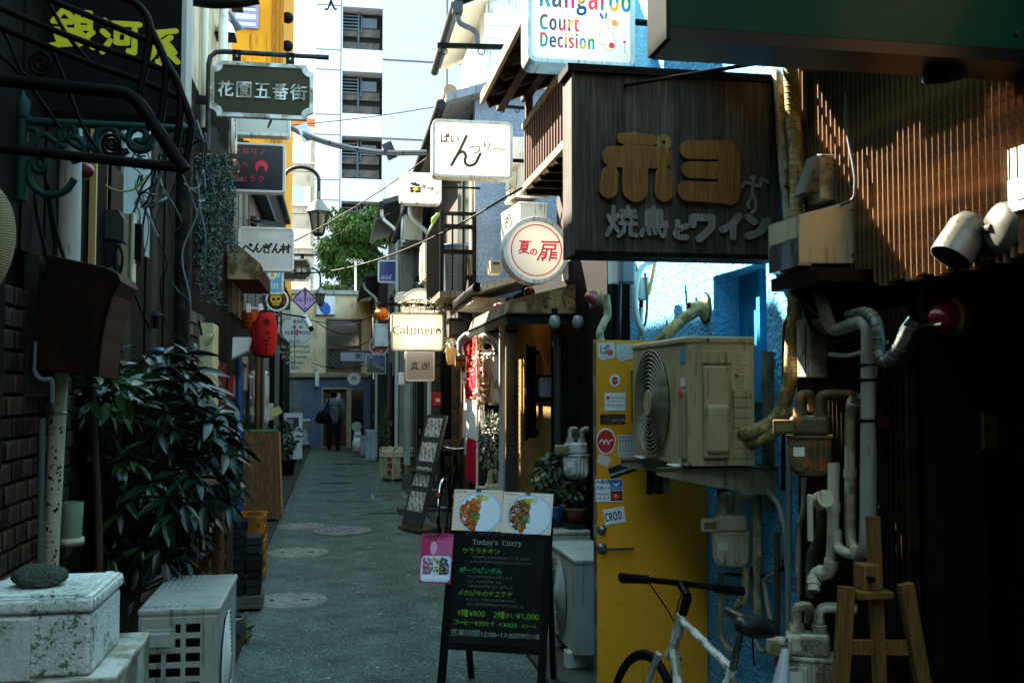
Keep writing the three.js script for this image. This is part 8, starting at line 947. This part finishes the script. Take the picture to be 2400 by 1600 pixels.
// ================================================================= bicycles (front towards local +x, ground at y = 0)
function bicycle(label,at,ry,lean,o){
const t=thing('bicycle',label,'bicycle',null,at);t.rotation.set(0,ry,lean??0,'YXZ');if(lean)t.rotation.set(lean,ry,0,'YXZ');t.scale.setScalar(1);const fm=o.frame,r=0.33,st=o.steer??0,hx=0.33,T=(g)=>g.translate(-hx,0,0).rotateY(st).translate(hx,0,0);
for(const s of[-1,1]){const x=s*0.52,tr=(g)=>{g.translate(x,r,0);return s>0?T(g):g;},w=part(t,'wheel',tr(bar([0,0,-0.04],[0,0,0.04],0.018)),P.steel);part(w,'tyre',tr(new THREE.TorusGeometry(r-0.015,o.tyre??0.014,10,56)),P.rubber);part(w,'rim',tr(new THREE.TorusGeometry(r-0.036,0.008,6,48)),o.rim??P.steel);const sp=[];for(let i=0;i<24;i++){const a=i/24*6.283;sp.push(tr(bar([Math.cos(a+0.3)*0.018,Math.sin(a+0.3)*0.018,i % 2?0.02:-0.02],[Math.cos(a)*(r-0.04),Math.sin(a)*(r-0.04),0],0.0012,0.0012,4)));}part(w,'spokes',sp,P.steel,{kind:'stuff'});if(o.fender)part(t,'fender',tr(new THREE.TorusGeometry(r+0.018,0.024,4,40,2.6).rotateZ(s>0?0.5:0.7)),P.chrome);}
const H0=[0.31,0.86,0],H1=[0.35,0.72,0],BB=[-0.08,0.27,0],SL=[-0.21,0.79,0];const fr=part(t,'frame',[bar(o.low?[0.33,0.78,0]:[0.318,0.84,0],o.low?[-0.1,0.42,0]:SL,0.016),bar(H1,BB,0.019),bar(SL,BB,0.017),bar(H0,H1,0.021),...[-1,1].flatMap((s)=>[bar([SL[0],SL[1]-0.04,s*0.02],[-0.52,r,s*0.055],0.008),bar([BB[0],BB[1],s*0.03],[-0.52,r,s*0.055],0.01)])],fm);
part(t,'fork',[T(bar([0.352,0.715,0],[0.37,0.68,0],0.02)),...[-1,1].map((s)=>T(bar([0.372,0.69,s*0.045],[0.52,r,s*0.05],0.014,0.009)))],o.fork??fm);part(t,'stem',[T(bar([0.31,0.86,0],[0.29,0.93,0],0.018)),T(bar([0.29,0.935,0],[0.36,0.965,0],0.016))],P.blackMetal);
const hb=o.low?[[0.1,1.06,-0.27],[0.25,1.06,-0.25],[0.34,0.98,-0.1],[0.34,0.98,0.1],[0.25,1.06,0.25],[0.1,1.06,0.27]]:[[0.34,0.97,-0.27],[0.36,0.97,-0.05],[0.36,0.97,0.05],[0.34,0.97,0.27]];part(t,'handlebar',T(tube(hb,0.012)),o.low?P.chrome:P.blackMetal);for(const s of[0,1]){const a=vv(hb[s?hb.length-1:0]),b=a.clone().lerp(vv(hb[s?hb.length-2:1]),o.low?0.7:0.55);part(t,'grip',T(bar(a,b,0.017)),P.rubber);part(t,'brake_lever',T(tube([[b.x,b.y-0.005,b.z],[b.x+0.04,b.y-0.02,b.z+(s?0.03:-0.03)],[a.x+0.04,a.y-0.025,a.z*0.9]],0.006)),P.steel);part(t,'brake_cable',T(tube([[b.x+0.03,b.y,b.z],[0.46,0.93,b.z*0.5],[0.42,0.8,0.03],[0.37,0.7,0.02]],0.003)),P.cable);}
part(t,'seat_post',bar(SL,[-0.245,0.93,0],0.013),P.steel);part(t,'saddle',limbs([[[-0.35,0.965,-0.045],[-0.35,0.965,0.045],0.03],[[-0.33,0.965,0],[-0.12,0.965,0],0.03,0.018]],[-0.25,0.96,0],[0.2,0.08,0.13],36,0.04),o.saddle??P.rubber);
part(t,'crank',[bar([BB[0],BB[1],-0.06],[BB[0],BB[1],0.06],0.02),bar([BB[0],BB[1],0.06],[BB[0]+0.1,BB[1]-0.13,0.065],0.01),bar([BB[0],BB[1],-0.06],[BB[0]-0.1,BB[1]+0.13,-0.065],0.01),new THREE.TorusGeometry(0.08,0.006,5,24).translate(BB[0],BB[1],0.045)],P.steel);
if(o.basket){const g=[],q=12;for(let i=0;i<=q;i++){const u=i/q;for(const s of[-1,1]){g.push(bar([0.4+0.24*u,0.78,s*0.13],[0.38+0.3*u,1.06,s*0.17],0.003,0.003,4));g.push(bar([s>0?0.64:0.4,0.78,-0.13+0.26*u],[s>0?0.68:0.38,1.06,-0.17+0.34*u],0.003,0.003,4));}}for(let k=0;k<6;k++){const e=0.13+0.04*k/5,y=0.78+0.28*k/5,x0=0.4-0.02*k/5,x1=0.64+0.04*k/5;g.push(tube([[x0,y,-e],[x1,y,-e],[x1,y,e],[x0,y,e]],0.004,6,5,true));}part(t,'basket',g,M('#5d4c38',{rough:0.5}),{kind:'stuff'});part(t,'rack',[bar([-0.2,0.72,0.05],[-0.72,0.72,0.06],0.008),bar([-0.2,0.72,-0.05],[-0.72,0.72,-0.06],0.008),bar([-0.7,0.72,0.06],[-0.53,r,0.06],0.006),bar([-0.7,0.72,-0.06],[-0.53,r,-0.06],0.006)],P.chrome);part(t,'reflector',put(new THREE.CylinderGeometry(0.028,0.028,0.02,16),-0.87,0.52,0,0,0,1.3),P.red);}
return t;
}
bicycle('white framed flat bar bicycle leaning by the yellow door in the foreground',[1.19,0,-3.42],Math.PI/2,0.16,{frame:M('#c9c6bd',{rough:0.3,tex:'grime',scale:4}),fork:M('#aab0ac',{rough:0.35,tex:'grime',scale:4}),steer:0.12,rim:P.blackMetal,saddle:M('#1c2a2a',{rough:0.35,tex:'grime',scale:5})});
bicycle('black city bicycle with chrome fenders and wire basket, seen from behind',[1.38,0,-12.2],Math.PI/2-0.28,0.02,{frame:P.blackMetal,low:true,fender:true,basket:true,tyre:0.02});
// ================================================================= things standing along the right side
{
const a=W(968,1228,11.9),b=W(1042,975,11.9),t=thing('plank_menu','tall grey plank sign leaning with white menu papers pasted on it','menu board'),d=b.clone().sub(a),n=V(-d.y,d.x,0).normalize();a.y=0.06;part(t,'plank',beam(a,b,0.42,0.035,V(-1,0.3,0)).translate(0,0,-0.2),M('#6b6a64',{rough:0.8,tex:'oldwood',scale:2}));
const q=a.clone().lerp(b,0.5);for(let i=0;i<4;i++){const u=0.14+i*0.22,p=a.clone().lerp(b,u),e=a.clone().lerp(b,u+0.17);part(t,'menu_paper',beam(p.clone().addScaledVector(n,0.02),e.clone().addScaledVector(n,0.02),0.32,0.003,V(-1,0.3,0)).translate(0,0,-0.2),M('#d2d4d0',{rough:0.6,tex:'grime',scale:6}));}part(t,'tray',bb(a.x-0.04,a.x+0.42,0.02,0.06,-12.35,-11.85,0.004),M('#8a7a58',{rough:0.7,tex:'wood'}));part(t,'shelf_lip',beam(a.clone().lerp(b,0.48).addScaledVector(n,0.04),a.clone().lerp(b,0.5).addScaledVector(n,0.04),0.4,0.06,V(-1,0.3,0)).translate(0,0,-0.2),M('#8a877c',{tex:'oldwood'}));
for(const k of t.children)k.geometry.translate(-a.x,0,12.1).rotateY(0.5).translate(a.x,0,-12.1);
}
for(let i=0;i<5;i++){const x0=W(1082+i*10,1212,10.6),x1=W(1116+i*8,1030,10.6),t=thing('folded_parasol',['leftmost','second from left','middle','second from right','rightmost'][i]+' folded black parasol pole in the bundle beside the city bicycle','parasol','folded black parasol poles');part(t,'pole',bar(x0.setY(0.03),x1,0.012),M('#2c3236',{metal:0.6,rough:0.35}));part(t,'lower_sleeve',bar(x0,x0.clone().lerp(x1,0.5),0.018),P.blackMetal);part(t,'cap',bar(x0.clone().lerp(x1,0.93),x1.clone().add(V(0.01,0.06,0)),0.03,0.022),M('#4a5458',{rough:0.5}));part(t,'joint',bar(x0.clone().lerp(x1,0.48),x0.clone().lerp(x1,0.52),0.022),P.steel);}
{
const c=WY(931,1128,0),t=thing('sake_barrel','straw wrapped sake barrel tied with rope, red and black characters on its side','barrel',null,[c.x,0.02,c.z-0.2]),m=M('#b5ad8c',{rough:0.85,tex:'streak',bump:'oldwood',bs:0.004,scale:2.5});part(t,'body',lathe([[0,0],[0.27,0],[0.31,0.06],[0.32,0.3],[0.3,0.5],[0.27,0.56],[0.1,0.58],[0,0.57]],30),m);
for(let i=0;i<4;i++){const A=i*0.785+0.3,rp=[];for(let k=0;k<=14;k++){const u=k/14;rp.push(u<0.35?[Math.cos(A)*0.33,u/0.35*0.54,Math.sin(A)*0.33]:u<0.65?[Math.cos(A)*0.33*(0.5-(u-0.35)/0.3)*2,0.59,Math.sin(A)*0.33*(0.5-(u-0.35)/0.3)*2]:[-Math.cos(A)*0.33,(1-(u-0.65)/0.35)*0.54,-Math.sin(A)*0.33]);}part(t,'rope',tube(rp,0.013,3,6),M('#b8ad86',{rough:0.9}));}part(t,'rope_ring',new THREE.TorusGeometry(0.318,0.014,6,36).rotateX(Math.PI/2).translate(0,0.45,0),M('#b8ad86',{rough:0.9}));
[['米',-0.5,0.34,1],['酒',-0.5,0.22,1],['米',-0.5,0.1,1],['真',0.3,0.34],['酒',0.3,0.22],['米',0.3,0.1]].forEach(([ch,A,y,red])=>part(t,'character',strokes3D(ch,0.11,0.014,0.004).translate(-0.055,y,0.318).rotateY(A),red?M('#7a2420',{rough:0.8}):P.black));
}
reseed(71);potPlant('shrub','feathery yellow green shrub in a pot behind the sake barrel',(()=>{const c=WY(915,1095,0);return[c.x+0.05,0.02,c.z];})(),{pot:[0.16,0.25],potM:P.darkWood,leafC:'#5a6a24',r:[0.33,0.52,0.3],n:750,len:0.075,stem:0.12,wide:0.8});
{const c=W(985,1130,14);single('stone_trough','small grey stone trough on the right kerb behind the plank sign','trough',slabTo([V(c.x-0.12,0.12,-14.1),V(c.x+0.3,0.12,-14.1),V(c.x+0.34,0.32,-14.1),V(c.x-0.2,0.32,-14.1)],V(0,0,0.25)),P.concrete);for(const[px,py,Z,l]of[[975,1185,12.9,'flat grey kerb slab left of the bicycle wheel'],[950,1205,12.4,'broken slab lying nearest the drain grate']]){const p=WY(px,py,0);single('paving_slab',l,'slab',bb(p.x-0.1,p.x+0.5,0,0.09,p.z-0.25,p.z+0.1,0.015),P.concrete);}}
// ================================================================= far right and far left by the end house
for(const[px,y1,w,h,Z,col,l]of[[868,1080,0.22,0.72,23,'#a9c0cc','tall pale blue bin nearest on the far right'],[852,1070,0.16,0.5,24,'#9fb0b0','grey white slim bin behind the tall pale blue one'],[838,1060,0.22,0.42,25.5,'#c6d2d6','stack of white boxes beside the end house glass door']]){const c=WY(px,y1,0),t=thing('storage_bin',l,'bin',null,[c.x,0.02,c.z]),m=M(col,{rough:0.45,tex:'streak'});part(t,'body',bb(-w/2,w/2,0,h-0.06,-0.2,0.1,0.01),m);part(t,'lid',bb(-w/2-0.01,w/2+0.01,h-0.059,h,-0.21,0.11,0.01),m);part(t,'front_line',bb(-0.004,0.004,0.03,h-0.08,0.1005,0.104),P.greyCable);}
{const c=W(838,1010,26),t=thing('figurine','white statuette with a dish beside the end house glass door','figurine',null,[c.x,c.y-0.5,c.z]);t.scale.setScalar(0.65);part(t,'body',[lathe([[0,0],[0.2,0.02],[0.22,0.3],[0.14,0.5],[0,0.52]],18),new THREE.SphereGeometry(0.15,16,12).translate(0,0.66,0)],M('#d0d2cc',{rough:0.4}));part(t,'dish',put(new THREE.CylinderGeometry(0.2,0.2,0.03,22),-0.05,0.95,0.05,1.2),M('#76806a',{rough:0.4}));part(t,'pink_cup',lathe([[0,-0.1],[0.07,-0.1],[0.08,0.08],[0,0.08]],14).translate(0.15,0.1,0.2),M('#c04a78'));}
{const a=WY(712,1052,0),t=thing('wheeled_bin','pale grey wheeled bin at the far left before the end house','bin',null,[a.x,0,a.z]);part(t,'body',bb(-0.16,0.16,0.12,0.8,-0.25,0.1,0.02),M('#aab6b8',{rough:0.4,tex:'grime'}));part(t,'lid',bb(-0.17,0.17,0.801,0.85,-0.26,0.11,0.015),M('#b6c2c4',{rough:0.4}));for(const s of[-1,1])part(t,'wheel',bar([s*0.12,0.06,0.05],[s*0.16,0.06,0.05],0.06,0.06,16),P.rubber);}
for(const[px,y0,y1,w,Z,l]of[[686,970,1050,0.42,23.5,'white poster board with dark picture before the wheeled bin'],[668,985,1065,0.34,23,'dark framed menu board behind the dark potted bush']]){const c=W(px,y1,Z),d=W(px,y0,Z),t=thing('poster_board',l,'menu board',null,[c.x,0.02,-Z]);part(t,'panel',bb(-w/2,w/2,0.1,d.y,-0.03,0,0.005),M(Z>23.2?'#d3d9da':'#8a9088',{rough:0.5}));part(t,'picture',bb(-w*0.35,w*0.3,d.y-0.32,d.y-0.1,0.001,0.006),M('#3a4652',{rough:0.4,tex:'grime',scale:5}));for(const s of[-1,1])part(t,'leg',bar([s*w*0.4,0,-0.15],[s*w*0.4,0.3,-0.02],0.014),P.black);}
reseed(43);potPlant('bush','dark bushy plant in a black tub on the left past the leaning panel',(()=>{return[-0.98,0.02,-20.3];})(),{pot:[0.2,0.3],potM:P.black,leafC:'#1d3320',r:[0.3,0.36,0.3],n:420,len:0.08,stem:0.05});{const c=WY(693,1082,0);single('bottle','white plastic bottle standing beside the dark bushy tub','bottle',lathe([[0,0],[0.07,0],[0.06,0.26],[0.03,0.3],[0.03,0.34],[0,0.34]],16).translate(c.x,0.01,c.z),M('#d2d8dc',{rough:0.4,tex:'grime'}));}
{reseed(29);const c=W(690,835,19),t=thing('chandelier','crystal chandelier of clear drops hanging outside the left bars','chandelier',null,[c.x,c.y,c.z]),g=[];for(let r=0;r<6;r++)for(let i=0;i<26;i++){const a=i/26*6.283+r,q=[0.08,0.24,0.27,0.22,0.15,0.07][r];g.push(new THREE.OctahedronGeometry(0.018).scale(0.7,1.5,0.7).translate(Math.cos(a)*q,0.28-r*0.1+rnd(-0.02,0.02),Math.sin(a)*q));}part(t,'drop',g,M('#d9e2e4',{rough:0.05,transmission:0.6,thickness:0}),{kind:'stuff'});for(let r=1;r<5;r++)part(t,'ring',new THREE.TorusGeometry([0,0.24,0.27,0.22,0.15][r],0.004,5,26).rotateX(Math.PI/2).translate(0,0.29-r*0.1,0),P.blackMetal);part(t,'chain',bar([0,-0.2,0],[0,0.6,0],0.008),P.black);}
{const a=W(718,744,17.5),t=thing('security_camera','white security camera pointing down the alley beside the round bar sign','security camera');part(t,'housing',bar(W(713,742,17.7),W(728,768,17.5),0.048,0.048,16),M('#c9cbc8',{rough:0.3}));part(t,'lens',bar(W(728,768,17.51),W(730,772,17.46),0.04,0.04,16),P.black);part(t,'mount',bar(a,V(LX,a.y+0.1,a.z),0.015),P.blackMetal);const b=W(671,738,17.8);const u=thing('junction_box','square grey plastic box over the round bar sign','junction box');part(u,'box',box(0.16,0.16,0.08,b.x,b.y,b.z,0.01),M('#a9a79c',{rough:0.5}));part(u,'pipe',bar(V(LX,b.y,b.z),V(b.x,b.y,b.z),0.025),P.galv);const w=W(742,888,29.5);single('wall_light','white tube wall light beside the end house door','lamp',bb(w.x-0.06,w.x+0.06,w.y-0.22,w.y+0.2,-29.95,-29.82,0.02),M('#d5dcdf',{rough:0.3}));const m=W(635,930,16.5);const o=thing('oval_mirror','tall white framed mirror on the left wall past the brown pole','mirror');part(o,'glass',box(0.02,0.75,0.5,LX+0.1,m.y,-16.3,0.005),M('#7a8c90',{metal:0.9,rough:0.08}));part(o,'frame',ext((()=>{const s=rrect(0.56,0.82,0.1);s.holes.push(rrect(0.5,0.76,0.08,THREE.Path));return s;})(),0.03).rotateY(Math.PI/2).translate(LX+0.095,m.y,-16.3),P.white);}
{const t=thing('antenna','white roof aerial on a mast above the cream end house','antenna'),a=W(833,720,31),b=W(833,612,31);part(t,'mast',bar(a,b,0.03),P.white);for(let i=0;i<5;i++)part(t,'element',beam(V(b.x-0.25+i*0.1,b.y+0.05,-30.8),V(b.x-0.1+i*0.1,b.y-0.02,-31.3),0.02,0.01),P.galv);part(t,'boom',beam(V(b.x-0.3,b.y+0.03,-31),V(b.x+0.35,b.y-0.05,-31),0.03,0.02),P.galv);}
// ================================================================= tree behind the end house
function tree(label,px,py,Z,r,n,len,col){
const c=W(px,py,Z),t=thing('tree',label,'tree',null,[c.x,0,-Z]);part(t,'trunk',[tube([[0,0,0],[0.1,c.y*0.4,0],[0,c.y-r[1]*0.4,0.1]],0.16),...[...Array(7)].map((_,i)=>tube([[0,c.y-r[1]*0.6,0],[Math.cos(i)*r[0]*0.4,c.y,Math.sin(i)*r[0]*0.4],[Math.cos(i)*r[0]*0.75,c.y+r[1]*0.4*Math.sin(i*2),Math.sin(i)*r[0]*0.7]],0.05))],M('#3c3226',{rough:0.9}));
const gs=[];for(let k=0;k<40;k++){const a=rnd(0,6.283),u=rnd(-0.85,0.95),q=Math.sqrt(1-u*u),f=rnd(0.45,0.95),p=[Math.cos(a)*q*r[0]*f,c.y+u*r[1]*f,Math.sin(a)*q*r[0]*f],s=rnd(0.24,0.42)*r[0];for(let i=0;i<n/40;i++){const b=rnd(0,6.283),v=rnd(-1,1),w=Math.sqrt(1-v*v),R_=Math.cbrt(rnd(0.2,1))*s;gs.push(leafG.clone().applyMatrix4(oneLeaf(V(p[0]+Math.cos(b)*w*R_,p[1]+v*R_*0.9,p[2]+Math.sin(b)*w*R_),V(Math.cos(b)*0.6+rnd(-0.4,0.4),-0.7+rnd(-0.5,0.3),Math.sin(b)*0.6+rnd(-0.4,0.4)),len*rnd(0.7,1.3),rnd(-1,1))));}}part(t,'crown',gs,leafM(col,{transmission:0.1,rough:0.9,specularIntensity:0.1}),{kind:'stuff'});
}
reseed(12);tree('green leafy tree in front of the white tower above the end house',838,580,40,[1.5,2.1],13000,0.18,'#26401a');tree('small tree top peeping over the end house roof',780,682,38,[0.5,0.35],700,0.16,'#26401a');
// ================================================================= easel and umbrella at the right front
{
const Z=2.95,m=M('#9a6f34',{rough:0.55,tex:'wood',scale:3}),t=thing('easel','brown wooden easel standing in the dark right foreground','easel'),l=W(1985,1375,Z),r=W(2122,1368,Z),k=(px,py,dz=0)=>W(px,py,Z+dz);
part(t,'left_leg',beam(k(1985,1375),k(1960,1780),0.03,0.045,V(1,0,0)),m);part(t,'right_leg',beam(k(2122,1368),k(2195,1780),0.03,0.045,V(1,0,0)),m);part(t,'mast',beam(k(2046,1210,0.03),k(2068,1740,0.02),0.03,0.035,V(1,0,0)),m);part(t,'cross_bar',beam(k(1985,1515,0.028),k(2150,1518,0.028),0.022,0.045),m);const c=k(2038,1352);part(t,'canvas_clamp',bb(c.x-0.03,c.x+0.035,c.y-0.04,c.y+0.04,-Z-0.045,-Z+0.02,0.003),m);part(t,'ledge',bb(c.x-0.055,c.x+0.06,c.y-0.062,c.y-0.0405,-Z-0.05,-Z+0.045,0.003),m);part(t,'wing_knob',new THREE.CylinderGeometry(0.009,0.009,0.03,10).rotateX(Math.PI/2).translate(c.x-0.012,c.y,-Z+0.03),P.black);part(t,'rear_leg',beam(k(2050,1330,0.04),k(2085,1660,0.6),0.025,0.03,V(1,0,0)),m);
const a=W(1842,1520,3.1),b=W(1815,1730,3.05),u=thing('umbrella','folded white plastic umbrella leaning by the lowest gas meter','umbrella');part(u,'canopy',[bar(b.clone().lerp(a,0.1),a,0.055,0.012,8)],M('#c9ced6',{rough:0.3,transmission:0.3,thickness:0}));for(let i=0;i<4;i++)part(u,'rib',bar(b.clone().lerp(a,0.1).add(V(-0.05+i*0.032,0,0.04)),a,0.003),P.steel);part(u,'tip',bar(a,a.clone().lerp(b,-0.12),0.006),P.steel);part(u,'handle',bar(b.clone().lerp(a,-0.2),b.clone().lerp(a,0.1),0.008),P.white);
}
// ================================================================= litter, extra lines and small fittings
reseed(404);{const g=[];for(let i=0;i<260;i++){const z=rnd(-4.5,-26),e=rnd()<0.6,x=e?(rnd()<0.5?rnd(-0.72,-0.5):rnd(0.95,1.3)):rnd(-0.5,1),s=rnd(0.004,0.018);g.push(box(s*2,0.004,s,x,0.012,z).translate(0,0,0));}struct('road_litter',g,M('#b9b7a8',{rough:0.9,tex:'grime',scale:9}),{kind:'stuff'});}
const fit=(label,pts,r,m)=>single('thin_pipe',label,'pipe',pipe(pts,r,r*3,8),m??P.dirtyPvc);
fit('thin black pipe left of the yellowed gas meter',[R(1836,1150,1.86),R(1838,760,1.86),R(1862,720,1.86)],0.009,P.blackMetal);fit('thin dark conduit crossing behind the two lower gas meters',[R(1700,1345,1.87),R(1800,1350,1.87),R(1838,1330,1.87),R(1842,1240,1.87)],0.008,P.blackMetal);
fit('narrow cream pipe linking the yellowed meter down to the lowest meter',[R(1885,1120,1.84),R(1885,1200,1.84),R(1872,1230,1.84),R(1872,1395,1.84)],0.012);fit('rusty thin pipe on the dark wall right of the waste pipe',[R(2062,880,1.87),R(2066,1180,1.87),R(2058,1290,1.87)],0.01,P.rustPipe);fit('cream elbow pipe joining the waste pipe foot behind the easel',[R(1962,1240,1.8),R(1962,1285,1.8),R(1995,1300,1.8),R(2018,1292,1.8)],0.019,P.ivory);
for(const[label,q,X,r]of[['black cable sagging between the exhaust hood and waste pipe',[[1880,705],[1900,760],[1945,800],[2010,790]],1.8,0.006],['white cable pair clipped above the ribbed wall slits',[[1945,830],[1990,832],[2040,818],[2080,800]],1.84,0.008],['thin teal wire running beside the foil wrapped hose',[[2060,745],[2072,800],[2070,850],[2090,820],[2115,770],[2135,742]],1.78,0.006],['black cable hooking from the red lamp to the waste pipe',[[2210,760],[2150,775],[2120,840],[2090,900],[2055,920]],1.86,0.007],['dangling grey wire beside the ivory meter under the bracket',[[1762,1330],[1770,1400],[1764,1480],[1768,1560]],1.85,0.004]])single('wall_cable',label,'cable',tube(q.map(([x,y])=>R(x,y,X)),r),label[0]==='w'?P.white:/teal/.test(label)?M('#3c6a62'):P.cable);
{const put2=(name,label,cat,px0,py0,px1,py1,Z,d,m,extra)=>{const a=W(px0,py1,Z),b=W(px1,py0,Z),t=thing(name,label,cat);part(t,'body',bb(a.x,b.x,a.y,b.y,-Z-d,-Z,0.008),m);if(extra)extra(t,a,b,-Z);return t;};
put2('notice','white paper notice pinned beside the red banner','notice',1084,872,1104,900,11.2,0.01,P.white,(t,a,b,z)=>part(t,'print',bb(a.x+0.01,b.x-0.02,a.y+0.04,a.y+0.06,z+0.001,z+0.003),P.red));
put2('orange_notice','small orange notice high on the timber door','notice',1092,855,1103,880,11.4,0.01,M('#d8701c'));put2('flower_box','pale timber flower box under the cream hanging pot','box',1068,830,1092,858,11.6,0.1,P.paleWood,(t,a,b,z)=>part(t,'slat',bb(a.x,b.x,(a.y+b.y)/2-0.01,(a.y+b.y)/2+0.01,z,z+0.01),P.brownWood));
put2('lit_glass_panel','pale frosted glass panel set in the timber door','glass panel',1083,960,1100,1025,11.7,0.03,M('#d9dccb',{rough:0.2}),(t,a,b,z)=>part(t,'frame',[bb(a.x-0.03,a.x,a.y-0.03,b.y+0.03,z-0.03,z+0.02),bb(b.x,b.x+0.03,a.y-0.03,b.y+0.03,z-0.03,z+0.02)],M('#b07a40',{tex:'wood',scale:3})));
put2('white_tank','white upright water heater by the dark red mailbox','water heater',1004,1000,1024,1070,13.6,0.2,M('#b5b9b4',{tex:'grime'}),(t,a,b,z)=>part(t,'pipe_cap',bar(V((a.x+b.x)/2,b.y,z-0.1),V((a.x+b.x)/2,b.y+0.12,z-0.1),0.05),P.ivory));put2('grey_cabinet','narrow grey meter cabinet left of the grey kanji sign','cabinet',934,872,948,902,14.5,0.12,P.white,(t,a,b,z)=>part(t,'lid',bb(a.x+0.01,b.x-0.01,a.y+0.01,b.y-0.01,z,z+0.006),M('#c9ccc6')));
put2('storefront_post','tall weathered white post left of the dark doorway','post',946,900,962,1090,17,0.15,M('#9da5a0',{tex:'streak',rough:0.9}),(t,a,b,z)=>part(t,'base',bb(a.x-0.02,b.x+0.02,0.03,0.3,z-0.17,z+0.02),P.concrete));put2('black_duct','black duct box over the timber door near the silver duct','duct',1052,745,1100,790,11.6,0.3,M('#4a463f',{tex:'grime'}),(t,a,b,z)=>part(t,'grille',bb(a.x+0.03,b.x-0.03,a.y+0.04,b.y-0.04,z,z+0.01),M('#b9b4a6',{tex:'mesh',scale:3})));
put2('speaker_box','brown mailbox under the weathered air conditioners','box',1150,610,1176,640,9.9,0.2,M('#8a7c66',{tex:'streak'}),(t,a,b,z)=>part(t,'slot',bb(a.x+0.02,b.x-0.02,b.y-0.04,b.y-0.025,z,z+0.004),P.black));}
{reseed(9);const t=thing('potted_flowers','low pots of greenery at the foot of the pale downpipe','plant',null,[1.42,0.03,-9.9]);for(let i=0;i<3;i++){part(t,'pot',lathe([[0,0],[0.07,0],[0.09,0.14],[0.075,0.14],[0,0.12]],16).translate(i*0.04-0.05,0,-0.25+i*0.25),M(['#7a4a38','#3a4a44','#8a8478'][i],{rough:0.8}));part(t,'foliage',leafCloud([i*0.04-0.05,0.25,-0.25+i*0.25],[0.12,0.12,0.12],90,0.06),leafM(['#33502a','#4a5e30','#2a4426'][i]),{kind:'stuff'});}}
{const wb=(label,px0,py0,px1,py1,Z,col,roof)=>{const a=W(px0,py1,Z),b=W(px1,py0,Z),t=thing('wall_box',label,'box'),m=M(col,{rough:0.5,tex:'streak',scale:2});part(t,'case',bb(LX-0.02,b.x,a.y,b.y,-Z-0.25,-Z,0.008),m);if(roof)part(t,'pitched_lid',slabTo([V(LX,b.y,-Z+0.01),V(b.x+0.02,b.y,-Z+0.01),V(b.x-0.04,b.y+0.09,-Z+0.01),V(LX,b.y+0.12,-Z+0.01)],V(0,0,-0.27)),m);part(t,'front_panel',bb(b.x,b.x+0.006,a.y+0.04,b.y-0.04,-Z-0.22,-Z-0.03),M('#6d6f68',{rough:0.4}));};
wb('ivory wall heater box behind the blue pole',566,835,577,915,13.4,'#a9a48c');wb('small white meter box with pitched lid beside the blue pole',570,885,586,935,14.2,'#c9c8be',1);wb('small red cabinet on the left wall before the blue pole',531,880,546,935,11.7,'#8a1a14');wb('white switch box past the oval mirror',625,945,640,985,17.5,'#b9bbb2');
const p=W(645,965,17);const n=thing('price_tag','tilted pale yellow card hanging past the brown pole','card');part(n,'card',box(0.2,0.13,0.008).rotateZ(0.5).translate(p.x,p.y,p.z),M('#b9b878',{rough:0.7}));part(n,'string',bar(V(p.x,p.y,p.z),V(p.x-0.05,p.y+0.25,p.z),0.004),P.cable);
fit('dark jointed drain pipe between the yellowed meter and the waste pipe',[R(1925,1140,1.84),R(1925,1260,1.84),R(1900,1300,1.84),R(1900,1400,1.84)],0.02,M('#5d5a50',{rough:0.5,tex:'grime',scale:4}));fit('thin pale pipe close behind the waste pipe',[R(2052,800,1.87),R(2052,1260,1.87)],0.009,P.pvc);fit('short cream pipe between the two shaded meters',[R(1690,1345,1.84),R(1690,1500,1.84),R(1720,1530,1.84)],0.013);fit('grimy cream pipe dropping left of the lowest gas meter',[R(1822,1250,1.86),R(1822,1560,1.86)],0.014,M('#8a8166',{rough:0.6,tex:'rust',scale:3}));}
seatAll();
renderer.render(scene,camera);
